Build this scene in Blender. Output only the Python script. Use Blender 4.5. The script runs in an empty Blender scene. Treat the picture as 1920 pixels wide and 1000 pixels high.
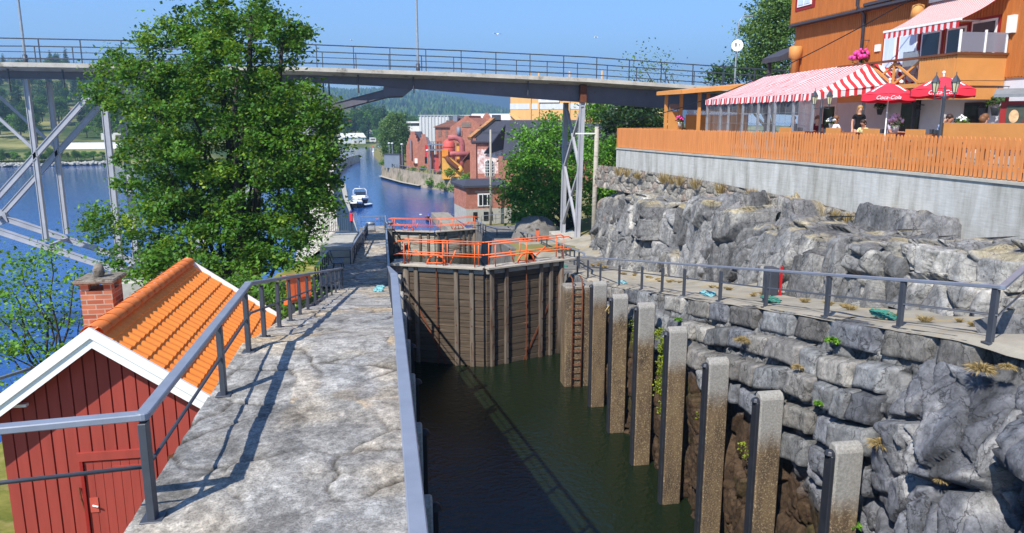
import bpy, bmesh, math, random
import numpy as np
from mathutils import Vector, Matrix
random.seed(7); RNG = np.random.default_rng(11)
C = bpy.context.scene.collection
R = math.radians
# ------------------------------------------------------------------ camera
F, HX, HY, PITCH, YAW, EYE = 1400.0, 960.0, 500.0, R(11.1), R(9.86), 15.0
cam = bpy.data.cameras.new('camera'); cam.sensor_width = 36; cam.lens = 36*F/1920
cam.clip_start = .2; cam.clip_end = 12000
co = bpy.data.objects.new('camera', cam); C.objects.link(co)
co.location = (0, 0, EYE); co.rotation_euler = (R(90)-PITCH, 0, -YAW)
bpy.context.scene.camera = co
# ------------------------------------------------------------------ light
sc = bpy.context.scene
SUN_EL, SUN_AZ = R(48), R(224)
w = bpy.data.worlds.new('World'); sc.world = w; w.use_nodes = True
nt = w.node_tree
sky = nt.nodes.new('ShaderNodeTexSky'); sky.sky_type = 'NISHITA'; sky.sun_disc = False
sky.sun_elevation = SUN_EL; sky.sun_rotation = SUN_AZ
sky.altitude = 0; sky.air_density = 1.0; sky.dust_density = 0.0; sky.ozone_density = 2.0
tn = nt.nodes.new('ShaderNodeMix'); tn.data_type = 'RGBA'; tn.blend_type = 'MULTIPLY'; tn.inputs[0].default_value = 1; tn.inputs[7].default_value = (.77, 1.0, 1.32, 1)
nt.links.new(sky.outputs[0], tn.inputs[6]); nt.links.new(tn.outputs[2], nt.nodes['Background'].inputs[0]); nt.nodes['Background'].inputs[1].default_value = .112
sl = bpy.data.lights.new('sun', 'SUN'); sl.energy = 5.0; sl.angle = R(.53); sl.color = (1, .965, .91)
so = bpy.data.objects.new('sun', sl); C.objects.link(so)
sd = Vector((math.sin(SUN_AZ)*math.cos(SUN_EL), math.cos(SUN_AZ)*math.cos(SUN_EL), math.sin(SUN_EL)))
so.rotation_euler = sd.to_track_quat('Z', 'Y').to_euler(); so.location = sd*60+Vector((0, 0, 20))
sc.view_settings.view_transform = 'Standard'; sc.view_settings.look = 'None'
sc.view_settings.exposure = 0.5; sc.view_settings.gamma = 1
sc.cycles.max_bounces = 6; sc.cycles.transparent_max_bounces = 8; sc.cycles.volume_bounces = 0
# ------------------------------------------------------------------ measuring from the camera
FW = Vector((math.sin(YAW)*math.cos(PITCH), math.cos(YAW)*math.cos(PITCH), -math.sin(PITCH)))
RT = Vector((math.cos(YAW), -math.sin(YAW), 0)); UP = RT.cross(FW)
def ray(px, py): return FW + RT*((px-HX)/F) + UP*((HY-py)/F)
def atY(px, py, y): r = ray(px, py); return Vector((0, 0, EYE)) + r*(y/r.y)
def atX(px, py, x): r = ray(px, py); return Vector((0, 0, EYE)) + r*(x/r.x)
def atz(px, py, z): r = ray(px, py); return Vector((0, 0, EYE)) + r*((z-EYE)/r.z)
def atd(px, py, d):
    r = ray(px, py); return Vector((0, 0, EYE)) + r*(d/(r.x*math.sin(YAW)+r.y*math.cos(YAW)))
# ------------------------------------------------------------------ helpers
def lerp(a, b, t): return a+(b-a)*t
def interp(x, pts): return float(np.interp(x, [p[0] for p in pts], [p[1] for p in pts]))
ROOT = {}
def tag(o, label=None, cat=None, group=None, kind=None):
    if label: o['label'] = label
    if cat: o['category'] = cat
    if group: o['group'] = group
    if kind: o['kind'] = kind
    return o
def thing(name, loc, label, cat, group=None):
    o = bpy.data.objects.new(name, None); C.objects.link(o); o.location = loc
    o.empty_display_size = .2
    ROOT[o.name] = Vector(loc); return tag(o, label, cat, group)
def origin_of(p): return ROOT.get(p.name, Vector((0, 0, 0))) if p else Vector((0, 0, 0))
def link(name, me, parent=None, mat=None):
    o = bpy.data.objects.new(name, me); C.objects.link(o)
    if parent: o.parent = parent; ROOT[o.name] = origin_of(parent)
    if mat: me.materials.append(mat)
    return o
class MB:
    def __init__(s): s.v = []; s.f = []; s.m = []; s.cur = 0
    def add(s, vs, fs):
        b = len(s.v); s.v += [tuple(v) for v in vs]; s.f += [tuple(b+i for i in f) for f in fs]; s.m += [s.cur]*len(fs); return s
    def box(s, c, d, rz=0, M=None):
        x, y, z = d[0]/2, d[1]/2, d[2]/2
        vs = [Vector((i*x, j*y, k*z)) for i in (-1, 1) for j in (-1, 1) for k in (-1, 1)]
        M = M or Matrix.Rotation(rz, 3, 'Z'); c = Vector(c)
        return s.add([M @ v + c for v in vs], [(0,1,3,2),(4,6,7,5),(0,4,5,1),(2,3,7,6),(0,2,6,4),(1,5,7,3)])
    def bb(s, a, b):  # box from min/max corners
        a = Vector(a); b = Vector(b); return s.box((a+b)/2, [abs(t) for t in (b-a)])
    def frame(s, p0, p1, up=(0, 0, 1)):
        d = (Vector(p1)-Vector(p0)); L = d.length; d.normalize(); u = Vector(up)
        if abs(d.dot(u)) > .98: u = Vector((0, 1, 0))
        x = d.cross(u).normalized(); u2 = x.cross(d); return d, x, u2, L
    def bar(s, p0, p1, w, h, up=(0, 0, 1)):
        d, x, u, L = s.frame(p0, p1, up); p0 = Vector(p0); p1 = Vector(p1)
        vs = [p + x*(i*w/2) + u*(j*h/2) for p in (p0, p1) for i, j in ((-1,-1),(1,-1),(1,1),(-1,1))]
        return s.add(vs, [(3,2,1,0),(4,5,6,7),(0,1,5,4),(1,2,6,5),(2,3,7,6),(3,0,4,7)])
    def tube(s, pts, r, n=8, cap=True):
        pts = [Vector(p) for p in pts]; rs = r if hasattr(r, '__len__') else [r]*len(pts); vs = []; fs = []
        px = None
        for i, p in enumerate(pts):
            d = (pts[min(i+1, len(pts)-1)]-pts[max(i-1, 0)])
            d = d.normalized() if d.length > 1e-9 else Vector((0, 0, 1))
            if px is None: px = d.orthogonal().normalized()
            px = (px-d*px.dot(d)); px = px.normalized() if px.length > 1e-6 else d.orthogonal().normalized()
            py = d.cross(px)
            vs += [p+(px*math.cos(2*math.pi*k/n)+py*math.sin(2*math.pi*k/n))*rs[i] for k in range(n)]
        for i in range(len(pts)-1):
            for k in range(n):
                a = i*n+k; b = i*n+(k+1) % n; fs.append((a, b, b+n, a+n))
        if cap: fs += [tuple(range(n-1, -1, -1)), tuple(range((len(pts)-1)*n, len(pts)*n))]
        return s.add(vs, fs)
    def prism(s, poly, axis, a, b):  # 2D polygon extruded along an axis
        def mk(p, t): return {'x': (t, p[0], p[1]), 'y': (p[0], t, p[1]), 'z': (p[0], p[1], t)}[axis]
        n = len(poly); vs = [mk(p, a) for p in poly]+[mk(p, b) for p in poly]
        return s.add(vs, [tuple(range(n-1, -1, -1)), tuple(range(n, 2*n))]+[(i, (i+1) % n, n+(i+1) % n, n+i) for i in range(n)])
    def slab(s, pts, h):   # top polygon points (3D), extruded straight down by h
        n = len(pts); p = [Vector(q) for q in pts]
        return s.add(p+[q-Vector((0, 0, h)) for q in p], [tuple(range(n)), tuple(range(2*n-1, n-1, -1))]+[(i, n+i, n+(i+1) % n, (i+1) % n) for i in range(n)])
    def lathe(s, prof, c, n=16):
        c = Vector(c); vs = []; fs = []
        for r, z in prof: vs += [c+Vector((r*math.cos(2*math.pi*k/n), r*math.sin(2*math.pi*k/n), z)) for k in range(n)]
        for i in range(len(prof)-1):
            for k in range(n): a = i*n+k; b = i*n+(k+1) % n; fs.append((a, b, b+n, a+n))
        fs += [tuple(range(n-1, -1, -1)), tuple(range((len(prof)-1)*n, len(prof)*n))]
        return s.add(vs, fs)
    def blob(s, c, r, nu=10, nv=7, jit=0):
        c = Vector(c); r = r if hasattr(r, '__len__') else (r, r, r); vs = [c-Vector((0, 0, r[2]))]; fs = []
        for j in range(1, nv):
            t = math.pi*j/nv
            for k in range(nu):
                a = 2*math.pi*k/nu; q = 1+random.uniform(-jit, jit)
                vs.append(c+Vector((r[0]*math.sin(t)*math.cos(a)*q, r[1]*math.sin(t)*math.sin(a)*q, -r[2]*math.cos(t)*q)))
        vs.append(c+Vector((0, 0, r[2]))); N = len(vs)-1
        for k in range(nu): fs.append((0, 1+(k+1) % nu, 1+k)); fs.append((N, N-nu+k, N-nu+(k+1) % nu))
        for j in range(nv-2):
            for k in range(nu): a = 1+j*nu+k; b = 1+j*nu+(k+1) % nu; fs.append((a, b, b+nu, a+nu))
        return s.add(vs, fs)
    def grid(s, P):   # P[i][j] -> point
        n = len(P); m = len(P[0]); vs = [q for row in P for q in row]
        return s.add(vs, [(i*m+j, (i+1)*m+j, (i+1)*m+j+1, i*m+j+1) for i in range(n-1) for j in range(m-1)])
    def build(s, name, mat, parent=None, smooth=False, bevel=0):
        me = bpy.data.meshes.new(name); o0 = origin_of(parent)
        me.from_pydata([Vector(v)-o0 for v in s.v], [], s.f); me.validate()
        mats = mat if isinstance(mat, (list, tuple)) else [mat]
        for m in mats: me.materials.append(m)
        if len(mats) > 1 and len(me.polygons) == len(s.m): me.polygons.foreach_set('material_index', s.m)
        bm = bmesh.new(); bm.from_mesh(me)
        bmesh.ops.recalc_face_normals(bm, faces=bm.faces)
        if bevel:
            es = [e for e in bm.edges if len(e.link_faces) == 2 and e.calc_face_angle(0) > .6]
            bmesh.ops.bevel(bm, geom=es, offset=bevel, segments=1, affect='EDGES', clamp_overlap=True)
        bm.to_mesh(me); bm.free()
        if smooth: me.polygons.foreach_set('use_smooth', [True]*len(me.polygons))
        me.update(); return link(name, me, parent)
def npmesh(name, V, Fq, mat, parent=None, col=None, smooth=False):
    """big mesh from numpy arrays: V (n,3), Fq (m,k) all faces with k corners, col (n,3) per-vertex own colour"""
    me = bpy.data.meshes.new(name); V = np.asarray(V, dtype=np.float32); Fq = np.asarray(Fq, dtype=np.int32)
    if parent: V = V-np.array(origin_of(parent), dtype=np.float32)
    k = Fq.shape[1]
    me.vertices.add(len(V)); me.vertices.foreach_set('co', V.ravel())
    me.loops.add(Fq.size); me.loops.foreach_set('vertex_index', Fq.ravel())
    me.polygons.add(len(Fq)); me.polygons.foreach_set('loop_start', np.arange(0, Fq.size, k, dtype=np.int32))
    if smooth: me.polygons.foreach_set('use_smooth', np.ones(len(Fq), dtype=bool))
    if col is not None:
        at = me.color_attributes.new('tint', 'FLOAT_COLOR', 'POINT')
        at.data.foreach_set('color', np.concatenate([col, np.ones((len(col), 1))], 1).astype(np.float32).ravel())
    me.update(calc_edges=True); me.validate()
    return link(name, me, parent, mat)
def gridfaces(n, m, flip=False):
    i, j = np.meshgrid(np.arange(n-1), np.arange(m-1), indexing='ij'); a = (i*m+j).ravel()
    f = np.stack([a, a+m, a+m+1, a+1], 1); return f[:, ::-1] if flip else f
def copy_tree(o, parent=None):
    c = o.copy(); C.objects.link(c)
    if parent: c.parent = parent
    for ch in list(o.children): copy_tree(ch, c)
    return c
# ------------------------------------------------------------------ numpy noise
def _h(ix, iy, iz, s):
    h = (ix.astype(np.int64)*374761393+iy.astype(np.int64)*668265263+iz.astype(np.int64)*2147483647+s*974634533) & 0xffffffff
    h = ((h ^ (h >> 13))*1274126177) & 0xffffffff; h = ((h ^ (h >> 15))*2246822519) & 0xffffffff
    return ((h ^ (h >> 16)) & 0xffffff)/float(0xffffff)
def vnoise(p, s=0):
    i = np.floor(p); f = p-i; f = f*f*(3-2*f); i = i.astype(np.int64); r = 0
    for a in (0, 1):
        for b in (0, 1):
            for c in (0, 1):
                wt = (f[:, 0] if a else 1-f[:, 0])*(f[:, 1] if b else 1-f[:, 1])*(f[:, 2] if c else 1-f[:, 2])
                r = r+wt*_h(i[:, 0]+a, i[:, 1]+b, i[:, 2]+c, s)
    return r
def fbm(p, s=0, o=4): return sum(vnoise(p*2**k, s+k)*.5**(k+1) for k in range(o))/(1-.5**o)
def cells(p, s=0):
    """F1, F2, random triple of the nearest cell, vector to its centre"""
    i = np.floor(p).astype(np.int64); n = len(p); F1 = np.full(n, 9.); F2 = np.full(n, 9.); D = np.zeros((n, 3)); K = np.zeros((n, 3), dtype=np.int64)
    for a in (-1, 0, 1):
        for b in (-1, 0, 1):
            for c in (-1, 0, 1):
                x, y, z = i[:, 0]+a, i[:, 1]+b, i[:, 2]+c
                q = np.stack([x+_h(x, y, z, s), y+_h(x, y, z, s+1), z+_h(x, y, z, s+2)], 1)-p
                d = np.sqrt((q*q).sum(1)); c1 = d < F1
                F2 = np.where(c1, F1, np.minimum(F2, d)); F1 = np.where(c1, d, F1)
                D[c1] = q[c1]; K[c1] = np.stack([x, y, z], 1)[c1]
    Rn = np.stack([_h(K[:, 0], K[:, 1], K[:, 2], s+5+k) for k in range(3)], 1)
    return F1, F2, Rn, D
def blocks(p, s, tilt=1.0, bev=.12, crack=.0, cw=.05):
    """planar block faces that meet in bevels: the two nearest cells' planes blended across their border, with a groove"""
    i = np.floor(p).astype(np.int64); n = len(p); F1 = np.full(n, 9.); F2 = np.full(n, 9.); D1 = np.zeros((n, 3)); D2 = np.zeros((n, 3)); K1 = np.zeros((n, 3), dtype=np.int64); K2 = np.zeros((n, 3), dtype=np.int64)
    for a in (-1, 0, 1):
        for b in (-1, 0, 1):
            for c in (-1, 0, 1):
                x, y, z = i[:, 0]+a, i[:, 1]+b, i[:, 2]+c; k = np.stack([x, y, z], 1)
                q = np.stack([x+_h(x, y, z, s), y+_h(x, y, z, s+1), z+_h(x, y, z, s+2)], 1)-p; d = np.sqrt((q*q).sum(1))
                c1 = d < F1; c2 = (~c1) & (d < F2)
                F2 = np.where(c1, F1, np.where(c2, d, F2)); D2[c1] = D1[c1]; K2[c1] = K1[c1]; D2[c2] = q[c2]; K2[c2] = k[c2]
                F1 = np.where(c1, d, F1); D1[c1] = q[c1]; K1[c1] = k[c1]
    def pl(K, D):
        Rn = np.stack([_h(K[:, 0], K[:, 1], K[:, 2], s+5+j) for j in range(3)], 1); return (Rn[:, 0]-.5)+((Rn-.5)*2*tilt*D).sum(1), Rn
    h1, Rn = pl(K1, D1); h2, _ = pl(K2, D2); e = F2-F1; w_ = .5+.5*np.clip(e/bev, 0, 1)
    return h1*w_+h2*(1-w_)-crack*np.exp(-(e/cw)**2), e, Rn
def facet(p, s, tilt=1.0):
    F1, F2, Rn, D = cells(p, s); t = (Rn-.5)*2*tilt
    return (Rn[:, 0]-.5)+(t*D).sum(1), F2-F1, Rn
# ------------------------------------------------------------------ materials
def S(r, g, b, k=1.0):
    f = lambda c: ((c/255/12.92) if c/255 <= .04045 else ((c/255+.055)/1.055)**2.4)*k
    return (f(r), f(g), f(b))
def base_mat(name):
    m = bpy.data.materials.new(name); m.use_nodes = True; t = m.node_tree
    return m, t, t.nodes['Principled BSDF']
def N(t, typ, **kw):
    n = t.nodes.new('ShaderNode'+typ)
    for k, v in kw.items():
        if k in n.inputs: n.inputs[k].default_value = v
        else: setattr(n, k, v)
    return n
def ramp(t, fac, stops):
    n = t.nodes.new('ShaderNodeValToRGB'); e = n.color_ramp.elements
    while len(e) < len(stops): e.new(.5)
    for k, (p, c) in enumerate(stops): e[k].position = p; e[k].color = (*c, 1) if len(c) == 3 else c
    t.links.new(fac, n.inputs[0]); return n.outputs[0]
def coords(t, kind='Object', scale=(1, 1, 1)):
    if kind == 'World': o = N(t, 'NewGeometry').outputs['Position']
    else: o = N(t, 'TexCoord').outputs[kind]
    mp = N(t, 'Mapping'); mp.inputs['Scale'].default_value = scale; t.links.new(o, mp.inputs[0]); return mp.outputs[0]
def mix(t, fac, a, b, mode='MIX'):
    n = t.nodes.new('ShaderNodeMix'); n.data_type = 'RGBA'; n.blend_type = mode
    for s, v in ((0, fac), (6, a), (7, b)):
        if hasattr(v, 'links') or hasattr(v, 'is_linked'): t.links.new(v, n.inputs[s])
        else: n.inputs[s].default_value = v if s == 0 else ((*v, 1) if len(v) == 3 else v)
    return n.outputs[2]
def bumpit(t, b, h, strength, dist=.02):
    n = N(t, 'Bump'); n.inputs['Strength'].default_value = strength; n.inputs['Distance'].default_value = dist
    t.links.new(h, n.inputs['Height']); t.links.new(n.outputs[0], b.inputs['Normal'])
def mat(name, col, rough=.75, var=.2, scale=4, bump=0, bscale=40, spec=.35, metal=0, col2=None, attr=False, kind='Object', stretch=(1, 1, 1), bdist=.01, worn=None):
    m, t, b = base_mat(name); v = coords(t, kind, stretch)
    n = N(t, 'TexNoise', Scale=scale, Detail=8.0, Roughness=.65); t.links.new(v, n.inputs[0])
    lo = tuple(c*(1-var) for c in col); hi = col2 or tuple(min(1, c*(1+var)) for c in col)
    c = ramp(t, n.outputs[0], [(.3, lo), (.7, hi)])
    if worn:   # (colour, amount 0..1, scale) patches of another colour, weathering with a shape of its own
        n3 = N(t, 'TexNoise', Scale=worn[2], Detail=10.0, Roughness=.7); t.links.new(v, n3.inputs[0])
        k = ramp(t, n3.outputs[0], [(1-worn[1]-.06, (0,)*3), (1-worn[1]+.06, (1,)*3)]); c = mix(t, k, c, worn[0])
    if attr:
        a = N(t, 'Attribute', attribute_name='tint'); c = mix(t, 1.0, c, a.outputs['Color'], 'MULTIPLY')
    t.links.new(c, b.inputs['Base Color']); b.inputs['Roughness'].default_value = rough
    b.inputs['Specular IOR Level'].default_value = spec; b.inputs['Metallic'].default_value = metal
    if bump:
        n2 = N(t, 'TexNoise', Scale=bscale, Detail=6.0, Roughness=.6); t.links.new(v, n2.inputs[0]); bumpit(t, b, n2.outputs[0], bump, bdist)
    return m
def leafmat(name, cols, trans=.35, rough=.55):
    m, t, b = base_mat(name); a = N(t, 'Attribute', attribute_name='tint')
    c = ramp(t, a.outputs['Fac'], [(i/(len(cols)-1), q) for i, q in enumerate(cols)])
    t.links.new(c, b.inputs['Base Color']); b.inputs['Roughness'].default_value = rough; b.inputs['Specular IOR Level'].default_value = .3
    tr = N(t, 'BsdfTranslucent'); t.links.new(mix(t, .5, c, (.35, .45, .03)), tr.inputs[0])
    mx = N(t, 'MixShader'); mx.inputs[0].default_value = trans
    t.links.new(b.outputs[0], mx.inputs[1]); t.links.new(tr.outputs[0], mx.inputs[2])
    t.links.new(mx.outputs[0], t.nodes['Material Output'].inputs[0]); return m
def brickmat(name, c1, c2, mortar, sc_=1.0, stretch=None, bump=.4, worn=None):
    """brick courses from object coordinates: (x+y, z)"""
    m, t, b = base_mat(name); tc = N(t, 'TexCoord').outputs['Object']
    sp = N(t, 'SeparateXYZ'); t.links.new(tc, sp.inputs[0]); ad = N(t, 'Math', operation='ADD')
    t.links.new(sp.outputs[0], ad.inputs[0]); t.links.new(sp.outputs[1], ad.inputs[1])
    cb = N(t, 'CombineXYZ'); t.links.new(ad.outputs[0], cb.inputs[0]); t.links.new(sp.outputs[2], cb.inputs[1])
    br = N(t, 'TexBrick'); br.inputs['Scale'].default_value = 1/sc_; br.inputs['Brick Width'].default_value = .25; br.inputs['Row Height'].default_value = .078
    br.inputs['Mortar Size'].default_value = .008; br.inputs['Color1'].default_value = (*c1, 1); br.inputs['Color2'].default_value = (*c2, 1); br.inputs['Mortar'].default_value = (*mortar, 1)
    t.links.new(cb.outputs[0], br.inputs[0])
    n = N(t, 'TexNoise', Scale=1.3, Detail=8.0, Roughness=.7); t.links.new(tc, n.inputs[0])
    c = mix(t, .55, br.outputs[0], ramp(t, n.outputs[0], [(.3, (.55,)*3), (.7, (1.35,)*3)]), 'MULTIPLY')
    if worn:
        k = ramp(t, n.outputs[0], [(1-worn[1]-.08, (0,)*3), (1-worn[1]+.08, (1,)*3)]); c = mix(t, k, c, worn[0])
    t.links.new(c, b.inputs['Base Color']); b.inputs['Roughness'].default_value = .85; b.inputs['Specular IOR Level'].default_value = .2
    if bump: bumpit(t, b, br.outputs['Fac'], -bump, .006)
    return m
M = {}
M['steel_dark'] = mat('painted_dark_steel', S(62, 66, 74), .45, .2, 3, .08, 60, .5)
M['rail_paint'] = mat('grey_rail_paint', S(122, 128, 140), .38, .12, 3, .05, 80, .5, worn=(S(150, 152, 158), .28, 9))
M['fender_steel'] = mat('fender_steel', S(44, 46, 52), .4, .25, 5, .1, 50, .5, worn=(S(70, 62, 58), .35, 7))
M['steel_light'] = mat('pale_steel_paint', S(164, 164, 168), .5, .14, 1.2, .05, 30, .4, worn=(S(140, 120, 105), .22, 3))
M['girder'] = mat('girder_paint_and_strut_shade', S(104, 102, 110), .55, .15, .8, .05, 30, .35, worn=(S(84, 78, 78), .35, 1.5))  # girder colour, also used to paint deck shade onto the upper strut
M['steel_grey'] = mat('galvanised_steel', S(150, 155, 160), .4, .15, 6, 0, 1, .5, .3)
M['concrete'] = mat('concrete', S(172, 168, 156), .9, .16, 2.5, .25, 60, .2, worn=(S(140, 134, 122), .36, 1.7))
M['concrete_bridge'] = mat('bridge_concrete', S(186, 179, 166), .9, .2, 1.2, .2, 40, .2, worn=(S(118, 110, 96), .4, .9))
M['orange_paint'] = mat('orange_safety_paint', S(240, 108, 50), .42, .1, 5, .03, 50, .4, worn=(S(190, 80, 40), .25, 6))
M['white_paint'] = mat('white_paint', S(232, 230, 224), .5, .05, 2, .05, 30, .35)
M['glass_dark'] = mat('dark_window_glass', S(28, 32, 36), .08, .3, .6, 0, 1, .6)
M['black'] = mat('black_rubber', S(22, 22, 24), .55, .2, 6, .1, 50, .35)
M['rust'] = mat('rusty_iron', S(112, 66, 44), .8, .35, 8, .2, 60, .2, worn=(S(70, 46, 36), .4, 14))
M['roof_dark'] = mat('dark_roof_slate', S(66, 66, 74), .75, .12, 1.5, .1, 30, .3)
M['red_trim'] = mat('dark_red_trim_paint', S(140, 34, 30), .5, .1, 3, .04, 40, .35)
M['bark'] = mat('bark', S(64, 59, 52), .9, .3, 3, .6, 12, .15, stretch=(1, 1, .35), bdist=.03)
# ================================================================== SETTING: water, ground
def watermat(name, col, sc1, sc2, b1, rough=.03, aniso=(1, 1, 1), spec=.5):
    m, t, b = base_mat(name); v = coords(t, 'World', aniso)
    n = N(t, 'TexNoise', Scale=sc1, Detail=5.0, Roughness=.6, Distortion=.3); t.links.new(v, n.inputs[0])
    n2 = N(t, 'TexNoise', Scale=sc2, Detail=4.0, Roughness=.5); t.links.new(v, n2.inputs[0])
    ad = N(t, 'Math', operation='ADD'); t.links.new(n.outputs[0], ad.inputs[0]); t.links.new(n2.outputs[0], ad.inputs[1])
    b.inputs['Base Color'].default_value = (*col, 1); b.inputs['Roughness'].default_value = rough; b.inputs['IOR'].default_value = 1.33
    b.inputs['Specular IOR Level'].default_value = spec
    b.inputs['Specular Tint'].default_value = (.62, .82, 1, 1); bumpit(t, b, ad.outputs[0], b1, .12); return m
M['river'] = watermat('river_water', (.011, .068, .25), .5, 2.2, .42, .05, (1, .5, 1), .5)
M['pool'] = watermat('lock_water', (.008, .014, .006), 1.3, 5.5, .3, .04, (1, 1, 1), .5)
def struct(o): o['kind'] = 'structure'; return o
mb = MB(); mb.grid([[(x, y, 0) for y in (-60, 120, 600, 5400)] for x in (-4000, -60, 60, 4000)])
struct(mb.build('river_water', M['river']))
mb = MB(); mb.grid([[(x, y, 4.4) for y in (-4, 33.4)] for x in (.2, 9.6)]); struct(mb.build('chamber_water', M['pool']))
mb = MB(); mb.grid([[(x, y, 3.6) for y in (33.6, 64)] for x in (.2, 9.6)]); struct(mb.build('chamber_water', M['pool']))
# ---- terrain sheets
def terrain(name, xs, ys, zf, m, amp=.15, sc_=.4, seed=3, colf=None):
    X, Y = np.meshgrid(xs, ys, indexing='ij'); p = np.stack([X.ravel(), Y.ravel(), X.ravel()*0], 1)
    z = zf(p[:, 0], p[:, 1])+(fbm(p*sc_, seed, 4)-.5)*2*amp
    V = np.stack([p[:, 0], p[:, 1], z], 1)
    return struct(npmesh(name, V, gridfaces(len(xs), len(ys)), m, None, colf(V) if colf else None, True))
M['grass'] = mat('mown_dry_grass', S(98, 118, 42), .95, .35, 1.6, .5, 90, .1, col2=S(150, 142, 74), kind='World', bdist=.03, worn=(S(166, 148, 98), .4, .5))
M['bankgrass'] = mat('bank_grass', S(104, 112, 48), .95, .4, .12, .5, 8, .1, col2=S(150, 144, 82), kind='World', bdist=.1, worn=(S(78, 92, 40), .45, .05))
def yard(x, y):
    edge = np.interp(y, [-20, 20, 40, 62, 70], [-7.6, -8.5, -7.2, -4.6, -4])
    top = np.interp(y, [-20, 8, 20, 40, 62], [8.7, 8.6, 8.0, 6.4, 4.6])
    d = np.clip((edge-x)/8.5, 0, 1.3); return top*(1-d**.8)-.6*(d > .99)
terrain('lawn', np.linspace(-26, -1.9, 70), np.linspace(-6, 63, 130), yard, M['grass'], .18, .5)
def rground(x, y):   # ground right of the lock behind the rock, falling to the lower pool
    z = np.interp(y, [38, 46, 55, 66, 80, 150, 330], [7.6, 7.3, 6.1, 5.3, 3.6, 3.2, 3.0])
    sh = np.interp(y, [30, 64, 68, 80, 110, 156, 181, 203, 330], [8.2, 8.2, 9, 10.5, 14, 19, 9, 3.5, -2])
    hill = np.clip((x-13-np.maximum(0, y-60)*.25)/22, 0, 1)*np.interp(y, [40, 70, 140], [7, 5, 0])
    return np.where(x < sh, np.where(x < sh-.8, -1.0, z*.6), z+hill)
M['earth'] = mat('dry_ground', S(150, 138, 104), .95, .3, .5, .5, 10, .1, col2=S(120, 120, 62), kind='World', bdist=.05, worn=(S(112, 100, 80), .4, .9))
terrain('ground', np.concatenate([np.linspace(-6, 24, 76), np.linspace(25, 200, 60)]), np.concatenate([np.linspace(42.5, 90, 90), np.linspace(92, 340, 80)]), rground, M['earth'], .12, .35)
# terrace plateau under the restaurant
mb = MB(); TW = [(13.3, 41.3), (14.25, 33.2), (15.4, 26.2), (15.75, 20.8), (15.8, 15), (15.8, -4)]
mb.slab([(x, y, 13.3) for x, y in TW]+[(70, -4, 13.3), (70, 47, 13.3), (19.7, 43.6, 13.3)], 7)
M['paving_grey'] = mat('terrace_paving', S(150, 146, 140), .9, .15, 2, .2, 30, .2)
struct(mb.build('terrace', M['paving_grey']))
# ================================================================== ROCK
def rockcolor(V, seed, base=(112, 114, 116), dark=(58, 56, 54), light=(176, 170, 160), vs=1.0):
    b, d, l = (np.array(S(*c)) for c in (base, dark, light))
    n = fbm(V*np.array([.9, .9, .35])*vs, seed, 5)[:, None]; n2 = fbm(V*3.1, seed+9, 4)[:, None]; n3 = fbm(V*np.array([1.5, 1.5, .5]), seed+17, 5)[:, None]
    c = b*(.45+1.1*n)*(.62+.76*n2)
    k = np.clip((n3-.56)*6, 0, 1); c = c*(1-k*.75)+l*k*.75*(.8+.4*n2)
    k = np.clip((.40-n3)*7, 0, 1); c = c*(1-k*.6)+d*k*.6
    return c
def rockmat(name):
    m, t, b = base_mat(name); a = N(t, 'Attribute', attribute_name='tint'); v = coords(t, 'World')
    n = N(t, 'TexNoise', Scale=7.0, Detail=10.0, Roughness=.72); t.links.new(v, n.inputs[0])
    c = mix(t, 1.0, a.outputs['Color'], ramp(t, n.outputs[0], [(.32, (.5,)*3), (.68, (1.5,)*3)]), 'MULTIPLY')
    wn_ = N(t, 'TexNoise', Scale=2.2, Detail=6.0, Roughness=.6); t.links.new(v, wn_.inputs[0]); wv = N(t, 'VectorMath', operation='MULTIPLY_ADD'); t.links.new(wn_.outputs['Color'], wv.inputs[0]); wv.inputs[1].default_value = (.55, .55, .55); t.links.new(coords(t, 'World', (1, 1, .55)), wv.inputs[2])
    for sc_, wd_, dk in ((1.25, .018, .30), (3.6, .03, .55)):
        vo = N(t, 'TexVoronoi', feature='DISTANCE_TO_EDGE', Scale=sc_); t.links.new(wv.outputs[0], vo.inputs[0]); c = mix(t, 1.0, c, ramp(t, vo.outputs['Distance'], [(0, (dk,)*3), (wd_, (1,)*3)]), 'MULTIPLY')
    t.links.new(c, b.inputs['Base Color']); b.inputs['Roughness'].default_value = .82; b.inputs['Specular IOR Level'].default_value = .25
    n2 = N(t, 'TexNoise', Scale=16.0, Detail=12.0, Roughness=.75); t.links.new(coords(t, 'World', (1, 1, .6)), n2.inputs[0]); bumpit(t, b, n2.outputs[0], 1.0, .05); return m
M['rock'] = rockmat('weathered_rock')
def sheet(name, P, disp, col, m, parent=None):
    """P (n,m,3) base grid; displaced along its own normals by disp(points flat) -> values"""
    du = np.gradient(P, axis=0); dv = np.gradient(P, axis=1); nn = np.cross(du, dv); nn /= np.linalg.norm(nn, axis=2, keepdims=True)+1e-9
    V = P.reshape(-1, 3); d = disp(V); V2 = V+nn.reshape(-1, 3)*d[:, None]
    return npmesh(name, V2, gridfaces(P.shape[0], P.shape[1]), m, parent, col(V, V2, d))
def zR(y): return np.interp(y, [4, 9.6, 29.5, 33, 64], [12.0, 11.75, 8.3, 8.0, 5.7])
def zL(y): return np.interp(y, [-4, 10.6, 32.4, 32.45, 34.4, 34.45, 66], [11.95, 11.9, 7.86, 7.86, 7.7, 7.5, 5.9])
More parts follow.
